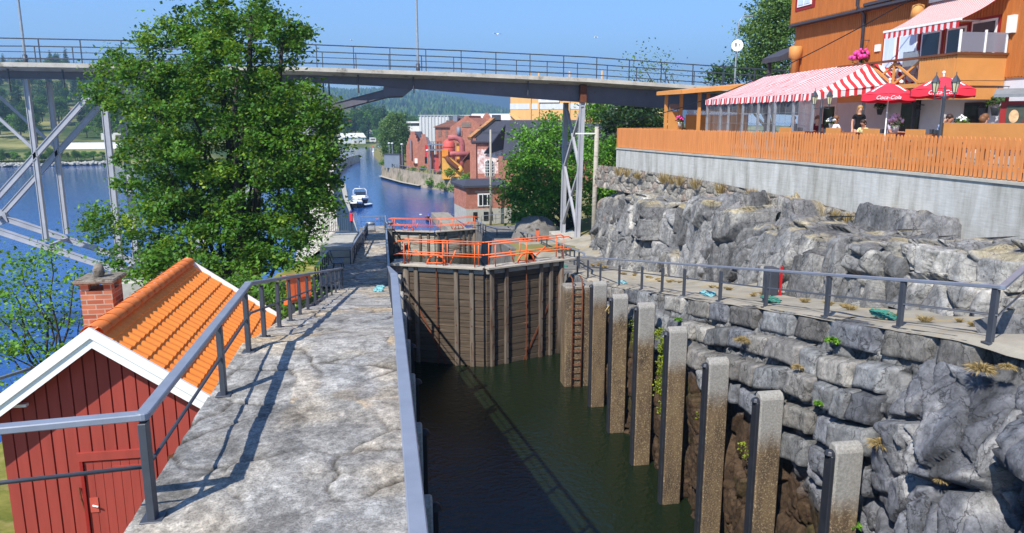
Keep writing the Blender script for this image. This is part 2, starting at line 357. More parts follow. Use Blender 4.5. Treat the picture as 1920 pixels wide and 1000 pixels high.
# ---- right lock wall (rock below, squared masonry on top)
ys = np.concatenate([np.linspace(4.2, 16, 380), np.linspace(16.04, 33.5, 300)[1:]]); ts = np.linspace(0, 1, 230)
Yg, Tg = np.meshgrid(ys, ts, indexing='ij'); top = zR(Yg); Zg = top-Tg**.92*(top-3.7)
depth = top-Zg; _V = np.stack([Yg*0+8.4, Yg, Zg], 2).reshape(-1, 3)
big = np.clip((10.6-Yg)/1.2, 0, 1)           # the leaning outcrop nearest the camera
_dz = (depth.ravel()+.10*(fbm(_V*.8, 8, 3)-.5))/.62; _r = np.floor(_dz); _f = _dz-_r; _st = ((_r+np.clip((_f-.86)/.14, 0, 1))*.62).reshape(depth.shape)
Xg = 8.72-.48*np.minimum(depth, 1.24)-.02*np.maximum(depth-1.24, 0)+.05*np.sin(Yg*.8)-big*np.clip(depth-.5, 0, 3)*.18
P = np.stack([Xg, Yg, Zg], 2)
def msk(V): # how much this point is built masonry (1) rather than natural rock
    lim = np.interp(V[:, 1], [8, 10.2, 10.7, 13, 16, 20, 29, 33], [.3, .4, 2.9, 2.8, 2.1, 1.4, .8, 3.5])+.5*(fbm(V*.7, 77, 3)-.5)
    return np.clip((lim-(zR(V[:, 1])-V[:, 2]))/.12, 0, 1)
def wallblocks(V, seed, hrow=.62, L=1.05):
    dz = zR(V[:, 1])-V[:, 2]+.34*(fbm(V*.7, seed+3, 4)-.5); row = np.floor(dz/hrow); fz = dz/hrow-row
    u = V[:, 1]/L+_h(row.astype(int), row.astype(int)*0, row.astype(int)*0, seed)*3; u = u+.25*np.sin(u*2.1+row)+.45*(fbm(V*1.3, seed+4, 4)-.5)
    k = np.floor(u); fu = u-k; r = _h(k.astype(int), row.astype(int), row.astype(int)*0, seed+1); r2 = _h(k.astype(int), row.astype(int), row.astype(int)*0, seed+2)
    e = np.minimum(np.minimum(fu, 1-fu)*L, np.minimum(fz, 1-fz)*hrow)
    return e, r, r2, fu, fz
def disp(V):
    g = np.clip((fbm(V*.8, 66, 3)-.36)*4, 0.1, 1)
    a, ea, ra = blocks(V*np.array([.72, .74, .46])+3, 21, 1.1, .08, .8, .04); b, eb, rb = blocks(V*np.array([1.8, 1.9, 1.15]), 31, 1.0, .10, .9, .05); c, ec, rc = blocks(V*np.array([5, 5.4, 3.4]), 41, .8, .2, .3, .08)
    big_ = np.clip((10.8-V[:, 1])/1.2, 0, 1)
    rk = (.24+.30*big_)*a+(.15+.12*big_)*b*np.maximum(g, .6)+(.055+.02*big_)*c*np.maximum(g, .6)+.07*(fbm(V*1.8, 70, 4)-.5)+.025*(fbm(V*9, 71, 3)-.5)
    rk = np.minimum(rk, .14+.25*big_)-.05*(1-big_)+.15*big_
    k = msk(V); ed = np.clip((zR(V[:, 1])-V[:, 2])/.5, 0, 1)
    return (np.minimum(rk, .0)*k-.13*k+(rk+.02)*(1-k))*(.15+.85*ed)*-1*SGN
def col(V, V2, d):
    c = rockcolor(V, 3, (112, 113, 117), (50, 50, 50), (176, 173, 168)); e, r, r2, fu, fz = wallblocks(V, 5); k = msk(V)[:, None]
    cm = np.array(S(126, 125, 122))*(.62+.7*r[:, None])*(1-.72*np.exp(-(e/.04)**2)[:, None])*(.75+.5*fbm(V*2.6, 8, 5)[:, None]); c = c*(1-k)+cm*k
    F1, F2, Rn, D = cells(V*np.array([1.8, 1.9, 1.15]), 31); c = c*(.82+.36*Rn[:, :1]*(1-k)+.18*k)
    wl = np.interp(V[:, 1], [7.5, 9.5, 11, 13, 33], [5.4, 6.6, 8.0, 8.35, 8.6])+.35*(fbm(V*np.array([.5, .5, .1]), 90, 3)-.5)*4   # old water line: brown slime below it
    s = np.clip((wl-V2[:, 2])/.5, 0, 1)[:, None]; br = np.array(S(74, 58, 42))*(.5+1.0*fbm(V*2.2, 91, 5)[:, None])
    g = np.clip((fbm(V*1.3, 92, 4)-.57)*6, 0, 1)[:, None]; br = br*(1-g*.7)+np.array(S(66, 72, 22))*g*.7
    return c*(1-s)+br*s
SGN = -1 if np.cross(P[1, 0]-P[0, 0], P[0, 1]-P[0, 0])[0] > 0 else 1
rw = thing('lock_wall', (8.7, 20, 4), 'rough grey rock and squared masonry wall on the right of the lock chamber, brown below its waterline', 'wall')

sheet('rock_facing', P, lambda V: -disp(V), col, M['rock'], rw)
# squared stones laid in rough courses on the rock: every stone is its own lump of geometry
sv, sf, scol = [], [], []; rs_ = random.Random(8); g8 = np.random.default_rng(8)
nu, nv = 13, 9; drop = 0.0
for row in range(5):
    hgt = (.60, .56, .62, .58, .66)[row]; y = 10.55+.25*rs_.random() if row else 9.3
    while y < 33.2:
        L = rs_.uniform(.5, 1.55)*(1.15 if row == 0 else 1); lim = float(np.interp(y+L/2, [8, 10.2, 10.9, 13, 16, 20, 29, 33], [.3, .5, 3.1, 3.0, 2.3, 1.6, 1.0, .6]))+rs_.uniform(-.3, .3)
        if row == 0 or drop+hgt*.6 < lim:
            u = np.linspace(0, 1, nu); v = np.linspace(0, 1, nv); Ug, Vg = np.meshgrid(u, v, indexing='ij'); jt = [rs_.uniform(-.10, .10)*(row > 0) for _ in range(4)]
            yy_ = y+.012+(L-.024)*Ug+jt[0]*Vg+jt[1]*(1-Vg); zz = zR(yy_)-drop+(.07*np.sin(yy_*.8+row*1.9)+.04*np.sin(yy_*2.3+row) if row else 0)-.012*(row > 0)-(hgt-.02+.4*jt[2]*Ug+.4*jt[3]*(1-Ug))*Vg
            e_ = np.minimum(np.minimum(Ug, 1-Ug)*L, np.minimum(Vg, 1-Vg)*hgt); fr = 8.66-.47*min(1.24, drop+.12)+rs_.uniform(-.13, .06)*(1 if row else .5)
            pts = np.stack([yy_*0, yy_, zz], 2).reshape(-1, 3); off = rs_.random()*50
            rough = ((fbm(pts*2.3+off, 73, 5)-.5)*.20+(fbm(pts*7+off, 74, 3)-.5)*.05).reshape(nu, nv); tl = (Ug-.5)*rs_.uniform(-.07, .07)+(Vg-.5)*rs_.uniform(-.02, .10)
            X = fr-tl-rough*np.clip(e_/.1, .25, 1)+.085*np.exp(-e_/.03); X[[0, -1], :] = X[[1, -2], :]+.3; X[:, [0, -1]] = X[:, [1, -2]]+.3
            b0 = len(sv)*nu*nv; sv.append(np.stack([X, yy_, zz], 2).reshape(-1, 3)); sf.append(gridfaces(nu, nv)+b0)
            t0 = np.array(S(*rs_.choice([(138, 138, 136), (122, 123, 126), (152, 147, 138), (130, 126, 120)])))*rs_.uniform(.6, 1.25); scol.append(t0[None]*(.5+1.0*fbm(pts*4+off, 75, 5)[:, None])*(1-.5*np.exp(-(e_.reshape(-1, 1)/.03)**2)))
        y += L
    drop += hgt
npmesh('squared_stones', np.concatenate(sv), np.concatenate(sf), M['rock'], rw, np.concatenate(scol))
mb = MB(); yy = [4.2, 9.6, 20, 29.5, 33.5]
mb.prism([(y, float(zR(y))-.12) for y in yy]+[(33.5, 2), (4.2, 2)], 'x', 9.3, 14.5)
mb.build('core', M['concrete'], rw)
# ---- right towpath on top of the wall
M['path_dirt'] = mat('gravelly_path', S(150, 143, 128), .95, .25, .9, .5, 25, .1, col2=S(170, 162, 146), kind='World', bdist=.03, worn=(S(176, 150, 92), .38, .8))
xs = np.linspace(8.62, 13.2, 46); ysp = np.linspace(4.2, 47, 300); Xp, Yp = np.meshgrid(xs, ysp, indexing='ij'); q = np.stack([Xp.ravel(), Yp.ravel(), Xp.ravel()*0], 1)
z = zR(q[:, 1])+np.interp(q[:, 1], [4, 33, 38, 48], [0, 0, -.2, .35])+(fbm(q*1.2, 4, 4)-.5)*.10+np.where(q[:, 0] > 11.2, (q[:, 0]-11.2)*.2, 0)-np.where(q[:, 0] < 8.75, .05, 0)
struct(npmesh('path', np.stack([q[:, 0], q[:, 1], z], 1), gridfaces(46, 300), M['path_dirt'], None, None, True))
# ---- upper outcrop between the path and the terrace wall
ys = np.linspace(7.5, 45.5, 620); ts = np.linspace(0, 1, 190); Yg, Tg = np.meshgrid(ys, ts, indexing='ij')
bx = np.interp(ys, [7.5, 9.5, 11, 15.5, 18.5, 22.5, 30, 34, 39, 43, 45.5], [10.2, 10.4, 10.55, 10.75, 11.1, 11.75, 12.0, 11.2, 11.6, 12.4, 13.2])
bz = zR(ys)-.5; cx = np.interp(ys, [4, 16, 20.4, 25.8, 32.8, 41, 46], [15.9, 15.85, 15.8, 15.45, 14.3, 13.3, 13.0]); cz = np.interp(ys, [8, 16, 20, 25.5, 32.5, 40.5, 46], [11.45, 11.5, 11.76, 12.0, 12.2, 12.2, 11.6])
tx = bx+np.interp(ys, [7.5, 30, 40, 46], [1.0, 1.1, .55, .3]); tz = np.interp(ys, [8, 12, 16, 20, 24, 27.5, 31, 33, 38, 42, 45.5], [12.1, 12.2, 11.95, 11.65, 11.6, 11.75, 10.8, 10.9, 11.2, 10.5, 8.2])
tx = np.minimum(tx, cx-.3); bx0 = bx.copy(); tz0 = tz.copy(); bx = bx+.55; tx = np.minimum(tx+.5, cx-.1); tz = tz-.25
def poly3(t, a, b, c, s=.6): # a->b for t<s, then b->c
    t = t[None, :]; k1 = np.clip(t/s, 0, 1); k2 = np.clip((t-s)/(1-s), 0, 1); return (a[:, None]*(1-k1)+b[:, None]*k1)*(t <= s)+(b[:, None]*(1-k2)+c[:, None]*k2)*(t > s)
P = np.stack([poly3(ts, bx, tx, cx+.4), Yg, poly3(ts, bz, tz, np.minimum(cz, tz+.4))], 2)
def disp2(V):
    g = np.clip((fbm(V*.5, 166, 3)-.36)*4, 0.15, 1); V = V+.10*(np.stack([fbm(V*1.3, 161, 3), fbm(V*1.3, 162, 3), fbm(V*1.3, 163, 3)], 1)-.5)
    a, ea, ra = blocks(V*np.array([.42, .40, .27])+1.7, 121, 1.15, .08, .6, .035); b, eb, rb = blocks(V*np.array([1.15, 1.1, .65]), 131, 1.0, .10, .8, .06); c, ec, rc = blocks(V*np.array([3.4, 3.4, 2.0]), 141, .8, .2, .3, .08)
    return .74*a+.22*b*g+.06*c*g+.12*(fbm(V*1.5, 170, 4)-.5)+.03*(fbm(V*8, 171, 3)-.5)
def col2(V, V2, d):
    c = rockcolor(V, 33, (108, 107, 106), (50, 49, 48), (168, 162, 150)); F1, F2, Rn, D = cells(V*np.array([.42, .40, .27])+1.7, 121); c = c*(.78+.44*Rn[:, :1])
    up = np.clip((V[:, 2]-np.interp(V[:, 1], ys, tz)+.12)*4, 0, 1)[:, None]*np.clip((fbm(V*1.1, 200, 4)-.53)*7, 0, 1)[:, None]*.8
    c = c*(1-up)+np.array(S(178, 160, 120))*(.7+.6*fbm(V*4, 201, 3)[:, None])*up     # dry moss and grass on the ledges
    r = np.clip((fbm(V*.8, 210, 3)-.66)*8, 0, 1)[:, None]; return c*(1-r*.5)+np.array(S(150, 120, 96))*r*.5
sg = 1 if np.cross(P[1, 0]-P[0, 0], P[0, 1]-P[0, 0])[0] < 0 else -1
o = sheet('rock_outcrop', P, lambda V: disp2(V)*sg, col2, M['rock']); struct(o)
mb = MB(); mb.prism([(12.9, 5.5), (14.8, 5.5), (14.8, 10.6), (13.2, 9.9)], 'y', 6, 39); struct(mb.build('rock_outcrop', M['rock']))
rs_ = random.Random(21); BV, BF, BC = [], [], []; nu, nv = 54, 84; y = 8.9; nb_ = 0
while y < 43.5:
    wdt = rs_.uniform(1.1, 2.9)*(.8 if y > 30 else 1); tiers = 2 if rs_.random() < .45 else 1; zb = float(zR(y))-.35; ztop = float(np.interp(y+wdt/2, ys, tz0))+rs_.uniform(-.35, .3); x0 = float(np.interp(y+wdt/2, ys, bx0))+rs_.uniform(-.12, .38); cut = rs_.uniform(.4, .62)
    for tr_ in range(tiers):
        za, zc = (zb, ztop) if tiers == 1 else ((zb, zb+(ztop-zb)*cut) if tr_ == 0 else (zb+(ztop-zb)*cut+.02, ztop)); xo = x0-.06 if tr_ == 0 else x0+rs_.uniform(.02, .3)
        lean = rs_.uniform(.08, .34); tw = rs_.uniform(-.35, .35); sh_ = [rs_.uniform(-.28, .28) for _ in range(4)]; u = np.linspace(0, 1, nu); v = np.linspace(0, 1, nv); Ug, Vg = np.meshgrid(u, v, indexing='ij')
        k = np.clip((Vg-.28)/.72, 0, 1); kt = np.clip(Vg/.28, 0, 1); zt_ = zc+rs_.uniform(-.3, .3)*(Ug-.5)
        Z = zt_*(1-k)+za*k-.0+.12*(1-kt)*1.0; Yb = y+wdt*Ug+(1-k)*(sh_[0]*(1-Ug)+sh_[1]*Ug)+k*(sh_[2]*(1-Ug)*.4+sh_[3]*Ug*.4)
        hgt = zc-zb; X = xo+lean*(Z-zb)+tw*(Ug-.5)*.6+(1-kt)*1.7
        eu = np.minimum(Ug, 1-Ug)*wdt; et = np.abs(Vg-.28)*3.2
        pts = np.stack([X, Yb, Z], 2).reshape(-1, 3)+rs_.random()*40
        a_, ea_, _ = blocks(pts*np.array([.8, .75, .5]), 221, 1.1, .06, .9, .035); b_, eb_, _ = blocks(pts*np.array([2.2, 2.1, 1.3]), 231, 1.0, .08, 1.0, .05); gm = np.clip((fbm(pts*.9, 232, 3)-.42)*6, 0, 1)
        dd = (.30*a_+.10*b_*gm+.10*(fbm(pts*1.6, 233, 4)-.5)+.05*(fbm(pts*6, 234, 4)-.5)).reshape(nu, nv)
        X = X-dd*np.clip(eu/.08, .2, 1)+.22*np.exp(-eu/.045)+.10*np.exp(-et/.10); Z = Z+dd*.5*(1-k)*np.clip(eu/.08, .2, 1)-.06*np.exp(-et/.1)
        X[[0, -1], :] += 1.1
        Vx = np.stack([X, Yb, Z], 2).reshape(-1, 3); BV.append(Vx); BF.append(gridfaces(nu, nv)+nb_*nu*nv); nb_ += 1
        cc = rockcolor(Vx, 33, (122, 121, 119), (46, 46, 46), (186, 181, 170))*rs_.uniform(.72, 1.15); tp = ((1-k).reshape(-1, 1) > .97)*np.clip((fbm(Vx*1.6, 240, 4)-.52)*7, 0, 1)[:, None]; cc = cc*(1-tp*.6)+np.array(S(180, 164, 124))*tp*.6*(.7+.6*fbm(Vx*5, 241, 3)[:, None]); BC.append(cc)
    y += wdt+rs_.uniform(-.1, .12)
struct(npmesh('rock_face', np.concatenate(BV), np.concatenate(BF), M['rock'], None, np.concatenate(BC)))
# near end of the outcrop that closes the path at the right
th = np.linspace(0, 1, 60); P = np.zeros((60, 60, 3))
for i, a in enumerate(np.linspace(0, 1, 60)):
    P[i, :, 0] = 9.15+a*4.2; P[i, :, 1] = 8.3-a*.2+th*1.7; P[i, :, 2] = 9.6+th*2.3+.7*np.clip(a*1.4, 0, 1)
struct(sheet('rock_outcrop', P, lambda V: disp2(V)*.45*(1 if np.cross(P[1, 0]-P[0, 0], P[0, 1]-P[0, 0])[1] < 0 else -1), col2, M['rock']))
# ---- dry stone footing and concrete retaining wall under the terrace
ysd = np.linspace(10, 43.5, 520); hs = np.linspace(0, 1, 44); Yg, Hg = np.meshgrid(ysd, hs, indexing='ij')
cxd = np.interp(ysd, [4, 16, 20.4, 25.8, 32.8, 41, 46], [15.8, 15.7, 15.62, 15.27, 14.1, 13.05, 12.7])[:, None]
zt = np.interp(ysd, [8, 16, 20, 25.5, 32.5, 40.5, 44], [11.55, 11.6, 11.86, 12.1, 12.35, 12.4, 12.3])[:, None]
P = np.stack([cxd-.30+.22*Hg-np.zeros_like(Yg), Yg, zt-1.25+1.28*Hg], 2)
def dstone(V):
    F1, F2, Rn, D = cells(V*np.array([1.0, 1.9, 2.6]), 301); return .10*Rn[:, 0]-.10*np.exp(-(F2-F1)/.09)+.03*(fbm(V*6, 302, 3)-.5), Rn
def cold(V, V2, d):
    Rn = dstone(V)[1]; return (np.array(S(150, 144, 134))*(.55+.65*Rn[:, 1:2])+np.array([.05, .012, 0])*(Rn[:, 2:3] > .8))*(.75+.5*fbm(V*3, 303, 4)[:, None])
sg = 1 if np.cross(P[1, 0]-P[0, 0], P[0, 1]-P[0, 0])[0] < 0 else -1
dw = sheet('dry_stone_wall', P, lambda V: dstone(V)[0]*sg, cold, M['rock']); tag(dw, 'dry stone wall of small rounded stones under the concrete terrace wall', 'wall')
m, t, b = base_mat('board_marked_concrete'); v = coords(t, 'World'); M['retaining'] = m
n1 = N(t, 'TexNoise', Scale=1.0, Detail=9.0, Roughness=.65); t.links.new(coords(t, 'World', (2.2, 2.2, .35)), n1.inputs[0])
n2 = N(t, 'TexNoise', Scale=9.0, Detail=6.0, Roughness=.7); t.links.new(coords(t, 'World', (.25, .25, 3)), n2.inputs[0])
c = mix(t, .6, ramp(t, n1.outputs[0], [(.3, S(144, 142, 132)), (.55, S(184, 183, 177)), (.75, S(200, 199, 194))]), ramp(t, n2.outputs[0], [(.3, (.72,)*3), (.7, (1.15,)*3)]), 'MULTIPLY')
t.links.new(c, b.inputs['Base Color']); b.inputs['Roughness'].default_value = .9; b.inputs['Specular IOR Level'].default_value = .2; bumpit(t, b, n2.outputs[0], .3, .01)
cw = [(13.11, 41.0), (14.11, 33.0), (15.26, 25.9), (15.6, 20.5), (15.66, 16.4), (15.66, 4)]
bot = lambda y: interp(y, [(8, 11.1), (16, 11.2), (20, 11.4), (25.5, 11.6), (32.5, 11.9), (40.5, 11.9)])
rt_ = thing('retaining_wall', (15.3, 25, 12), 'long board-marked concrete retaining wall carrying the orange picket fence', 'wall')
mb = MB()
for (x0, y0), (x1, y1) in zip(cw, cw[1:]):
    mb.add([(x0, y0, bot(y0)), (x1, y1, bot(y1)), (x1, y1, 13.4), (x0, y0, 13.4), (x0+.3, y0, bot(y0)), (x1+.3, y1, bot(y1)), (x1+.3, y1, 13.4), (x0+.3, y0, 13.4)],
           [(0, 1, 2, 3), (3, 2, 6, 7), (7, 6, 5, 4), (0, 3, 7, 4), (1, 5, 6, 2)])
mb.add([(13.11, 41.0, 11.5), (19.5, 43.4, 11.5), (19.5, 43.4, 13.4), (13.11, 41.0, 13.4)], [(0, 1, 2, 3)])
mb.build('wall', M['retaining'], rt_)
mb = MB()
for (x0, y0), (x1, y1) in zip(cw, cw[1:]): mb.bar((x0+.13, y0, 13.44), (x1+.13, y1, 13.44), .36, .08)
mb.build('coping', M['concrete'], rt_)
# ================================================================== LEFT LOCK WALL AND WALKWAY
lw = thing('lock_wall', (-.9, 20, 4), 'stone lock wall on the left with a sloping paved walkway between dark rails', 'wall')
M['masonry'] = mat('dark_masonry', S(120, 116, 110), .9, .3, 2, .6, 12, .2, bdist=.05, kind='World', worn=(S(70, 62, 52), .4, 1.2))
mb = MB(); pr = [(y, float(zL(y))-.1) for y in (-4, 10.6, 32.4, 34.44, 66)]
mb.prism(pr+[(66, -1), (-4, -1)], 'x', -2.02, .24)
mb.prism([(34.5, 7.38), (41.8, 7.05), (41.8, 0), (34.5, 0)], 'x', -3.3, -2.02); mb.build('core', M['masonry'], lw)
def paving(name, x0, x1, y0, y1, nx, ys, zf, sc_, seed, wob=.0):
    xs = np.linspace(x0, x1, nx); X, Y = np.meshgrid(xs, ys, indexing='ij'); V = np.stack([X.ravel(), Y.ravel(), X.ravel()*0], 1)
    q = V+.30*(np.stack([fbm(V*2.2, seed, 4), fbm(V*2.2, seed+1, 4), V[:, 0]*0], 1)-np.array([.5, .5, 0])); q[:, 2] = .5
    F1, F2, Rn, D = cells(q*np.array([1.15, 1.0, 1])*sc_, seed+3); e = F2-F1
    crack = np.exp(-(e/.036)**1.3)*np.clip((fbm(V*1.1, seed+4, 3)-.36)*7, 0, 1)
    z = zf(V[:, 1])+.016*(Rn[:, 0]-.5)+.02*((Rn-.5)*D).sum(1)-.035*crack+.045*(fbm(V*2.0, seed+5, 6)-.5)+.014*(fbm(V*13, seed+6, 3)-.5)
    xe = V[:, 0]+(wob*(fbm(V*1.4, seed+7, 4)-.5)*((V[:, 0]-x1) > -1e-6) if wob else 0)-(wob*2*(fbm(V*1.4, seed+8, 4)-.5)*((V[:, 0]-x0) < 1e-6) if wob else 0)
    out = ((V[:, 0]-x0) < 1e-6) | ((V[:, 0]-x1) > -1e-6); z = np.where(out, z-.16, z)
    V2 = np.stack([xe, V[:, 1], z], 1)
    a, bb, cc = np.array(S(166, 162, 154)), np.array(S(182, 160, 128)), np.array(S(122, 120, 116))
    k = np.clip((Rn[:, 1:2]-.6)*4, 0, 1)*np.clip((fbm(V*.9, seed+9, 3)[:, None]-.35)*4, 0, 1); c = a*(1-k*.8)+bb*k*.8
    k = np.clip((Rn[:, 2:3]-.6)*3, 0, 1)*.6; c = c*(1-k)+cc*k
    mo = np.clip((fbm(V*.85, seed+10, 4)-.50)*9, 0, 1)[:, None]*.85; c = c*(1-mo)+np.array(S(152, 150, 146))*mo       # cement wash over the stones
    tn = np.clip((fbm(V*.55, seed+11, 4)-.54)*8, 0, 1)[:, None]*.5; c = c*(1-tn)+np.array(S(192, 172, 140))*tn
    c = c*(.35+1.3*fbm(V*np.array([6, 5, 1]), seed+12, 6)[:, None])*(.6+.8*fbm(V*26, seed+13, 3)[:, None])*(.85+.3*Rn[:, :1])
    c = c*(1-.85*crack[:, None])+np.array(S(60, 52, 42))*.85*crack[:, None]
    return npmesh(name, V2, gridfaces(nx, len(ys)), M['stonepave'], lw, c, True)
m, t, b = base_mat('worn_stone_paving'); M['stonepave'] = m; a = N(t, 'Attribute', attribute_name='tint'); v = coords(t, 'World')
n = N(t, 'TexNoise', Scale=14.0, Detail=12.0, Roughness=.75); t.links.new(coords(t, 'World'), n.inputs[0]); _mx = N(t, 'Mix'); _mx.data_type = 'RGBA'; _mx.blend_type = 'MULTIPLY'; _mx.inputs[0].default_value = 1
t.links.new(mix(t, 1.0, a.outputs['Color'], ramp(t, n.outputs[0], [(.3, (.45,)*3), (.7, (1.45,)*3)]), 'MULTIPLY'), _mx.inputs[6])
_n2 = N(t, 'TexNoise', Scale=48.0, Detail=4.0, Roughness=.6); t.links.new(v, _n2.inputs[0]); t.links.new(ramp(t, _n2.outputs[0], [(.40, (.68,)*3), (.50, (1.0,)*3), (.66, (1.0,)*3), (.74, (1.25,)*3)]), _mx.inputs[7]); t.links.new(_mx.outputs[2], b.inputs['Base Color'])
b.inputs['Roughness'].default_value = .88; b.inputs['Specular IOR Level'].default_value = .25; bumpit(t, b, n.outputs[0], 1.0, .03)
paving('paving', -2.06, .26, 0, 0, 84, np.concatenate([np.linspace(1.5, 12, 330), np.linspace(12, 34.44, 400)[1:]]), zL, 1.0, 400, .10)
paving('paving', -3.32, .26, 0, 0, 46, np.linspace(34.46, 41.7, 90), lambda y: np.interp(y, [34, 42], [7.5, 7.12]), .8, 430)
paving('paving', -1.75, .30, 0, 0, 30, np.linspace(41.72, 66, 160), lambda y: zL(y), .8, 460)
# lock-side ledge and the concrete block west of the lower walkway
mb = MB(); mb.prism([(41.9, 8.1), (47, 7.8), (56, 6.9), (56, -1), (41.9, -1)], 'x', -3.5, -1.78)
tag(mb.build('concrete_block', M['concrete'], None, bevel=.03), 'pale concrete block behind the bench below the tree', 'wall')
# ---- guide wall between canal and river
gp = [(62, -3.55, 5.6), (80, -4.8, 5.2), (105, -6.5, 4.7), (135, -8.6, 4.0), (170, -10.6, 3.4), (205, -11.9, 3.0), (240, -12.2, 2.8), (265, -10.5, 2.6), (285, -7.8, 2.5)]
V = []; 
for y, x, z in gp: V.append([(x-5.0, y, -.6), (x-2.4, y, z*.72), (x-.35, y, z-.1), (x-.3, y, z+.06), (x, y, z+.06), (x+.25, y, -.6)])
mb = MB(); mb.grid(V); mb.add([V[-1][k] for k in range(6)], [tuple(range(6))])
gw = mb.build('guide_wall', mat('old_wall_concrete', S(186, 178, 164), .9, .22, .6, .3, 9, .2, kind='World', worn=(S(140, 126, 106), .45, .5))); tag(gw, 'long curved concrete guide wall between the river and the lower canal, sunlit on top', 'wall')
mb = MB(); V = []
for y, x, z in gp[:5]: V.append([(x+.1, y, 1.2), (x+2.6, y, 1.2), (x+2.6, y, -.5)])
mb.grid(V); mb.add([V[-1][0], V[-1][1], V[-1][2]], [(0, 1, 2)]); tag(mb.build('landing_quay', M['concrete']), 'low concrete landing strip at the foot of the guide wall where the boats lie', 'quay')
# ================================================================== RAILINGS
def railing(name, pts, label, cat='railing', posts=(), h=.87, w=.105, th=.055, pw=.11, mid=.45, rail='rail_paint', group=None, midr=.018, off=.0):
    """pts: polyline of the foot (x,y,z); posts: points on it"""
    t = thing(name, pts[0], label, cat, group); mb = MB()
    for p in pts[1:-1]: mb.lathe([(w*.515, h-th/2-.003), (w*.515, h+th/2+.003)], p, 12)
    U = [Vector(p)+Vector((0, 0, h)) for p in pts]
    for a, b in zip(U, U[1:]):
        mb.bar(a, b, w, th)
    mb.build('top_rail', M[rail], t, bevel=.008)
    if mid:
        mb = MB(); mb.tube([Vector(p)+Vector((0, 0, mid)) for p in pts], midr, 8); mb.build('lower_rail', M['steel_dark'], t, True)
    for p in posts:
        p = Vector(p); mb = MB(); mb.box(p+Vector((0, 0, h/2-.03)), (pw*.55, pw, h-th+.02)); mb.box(p+Vector((0, 0, .01)), (pw*1.5, pw*1.5, .022)); mb.build('post', M['steel_dark'], t, bevel=.004)
    return t
zl = lambda y: float(zL(y)); zr = lambda y: float(zR(y))
LX = -1.87
yp = [5.82, 8.6, 10.28, 11.6, 13.2, 14.7, 16.3, 17.9, 19.7, 21.6, 23.4, 25.4, 27.4, 29.5, 31.4]
railing('railing', [(-4.6, 5.55, 11.9), (LX, 5.82, 11.9), (LX, 10.6, 11.9), (LX+.1, 31.6, zl(31.6))], 'dark steel railing along the outer edge of the upper left walkway, above the red shed', posts=[(lerp(LX, LX+.1, max(0, (y-10.6)/21)), y, zl(y)-.02) for y in yp])
yq = [2.4, 4.9, 7.4, 9.9, 12.4, 15, 17.5, 20, 22.5, 25, 27.5, 30]
railing('railing', [(.13, 1.2, 11.95), (.13, 10.6, 11.95), (.16, 32.4, zl(32.4)), (.18, 34.6, 7.55), (.2, 66, 5.9)], 'grey steel railing between the left walkway and the lock chamber, nearest the camera', w=.105, posts=[(.15, y, zl(y)-.05) for y in yq+[33, 36, 39, 42, 45, 48, 51, 54, 57, 60, 63, 66]], mid=.42)
bay = [(-3.15, 34.7, 7.45), (-3.1, 38.3, 7.3), (-3.05, 41.55, 7.1), (-1.85, 41.6, 7.1), (-1.6, 47, 6.95), (-1.35, 53, 6.6), (-1.2, 58, 6.35)]
bp = []
for a, b in zip(bay, bay[1:]):
    n_ = max(1, round((Vector(b)-Vector(a)).length/1.25)); bp += [lerp(Vector(a), Vector(b), k/n_) for k in range(n_)]
railing('railing', bay, 'dark railing around the bench bay below the big tree', posts=bp+[bay[-1]])
railing('railing', [(-1.9, 66, 5.85), (.2, 66.1, 5.85)], 'thin railing across the far end of the left walkway in front of the canal', posts=[(-1.9, 66, 5.85), (-.2, 66, 5.85)], w=.06, th=.05, pw=.06)
RX = 8.82
ypr = [9.3, 11.25, 13.4, 15.83, 18.22, 20.63, 22.4, 24.3, 26.8, 29.3, 31.2, 33]
far = [(9.3, 33.6, 7.95), (10.1, 42.1, 7.05), (9.85, 44.2, 7.0), (9.8, 54.8, 6.0), (8.5, 55.6, 6.0), (7.9, 57.5, 6.0), (7.8, 63, 5.75)]
fp = []
for a, b in zip(far, far[1:]):
    n_ = max(1, round((Vector(b)-Vector(a)).length/1.5)); fp += [lerp(Vector(a), Vector(b), k/n_) for k in range(n_)]
railing('railing', [(10.6, 10.5, 11.85), (RX, 9.2, 11.75), (RX, 32, zr(32)), far[0]]+far[1:], 'dark steel railing along the right side of the lock below the rock face', posts=[(RX, y, zr(y)-.02) for y in ypr]+fp[1:], w=.095)
# ================================================================== PILES along the chamber
M['pile'] = None
m, t, b = base_mat('fender_pile_concrete'); M['pile'] = m; g = N(t, 'NewGeometry').outputs['Position']; sp = N(t, 'SeparateXYZ'); t.links.new(g, sp.inputs[0])
n = N(t, 'TexNoise', Scale=2.6, Detail=9.0, Roughness=.7); t.links.new(coords(t, 'World', (1, 1, .3)), n.inputs[0])
n2 = N(t, 'TexNoise', Scale=26.0, Detail=5.0, Roughness=.7); t.links.new(g, n2.inputs[0])
ad = N(t, 'Math', operation='MULTIPLY_ADD'); t.links.new(n.outputs[0], ad.inputs[0]); ad.inputs[1].default_value = .9; t.links.new(sp.outputs[2], ad.inputs[2])
mr = N(t, 'MapRange'); t.links.new(ad.outputs[0], mr.inputs[0]); mr.inputs[1].default_value = 8.7; mr.inputs[2].default_value = 9.15
low = mix(t, ramp(t, n2.outputs[0], [(.52, (0,)*3), (.66, (1,)*3)]), ramp(t, n.outputs[0], [(.35, S(66, 52, 40)), (.6, S(112, 92, 66)), (.8, S(120, 104, 76))]), S(168, 150, 116))
t.links.new(mix(t, mr.outputs[0], low, ramp(t, n2.outputs[0], [(.3, S(118, 114, 106)), (.7, S(164, 160, 152))])), b.inputs['Base Color'])
b.inputs['Roughness'].default_value = .85; bumpit(t, b, n2.outputs[0], .4, .015)
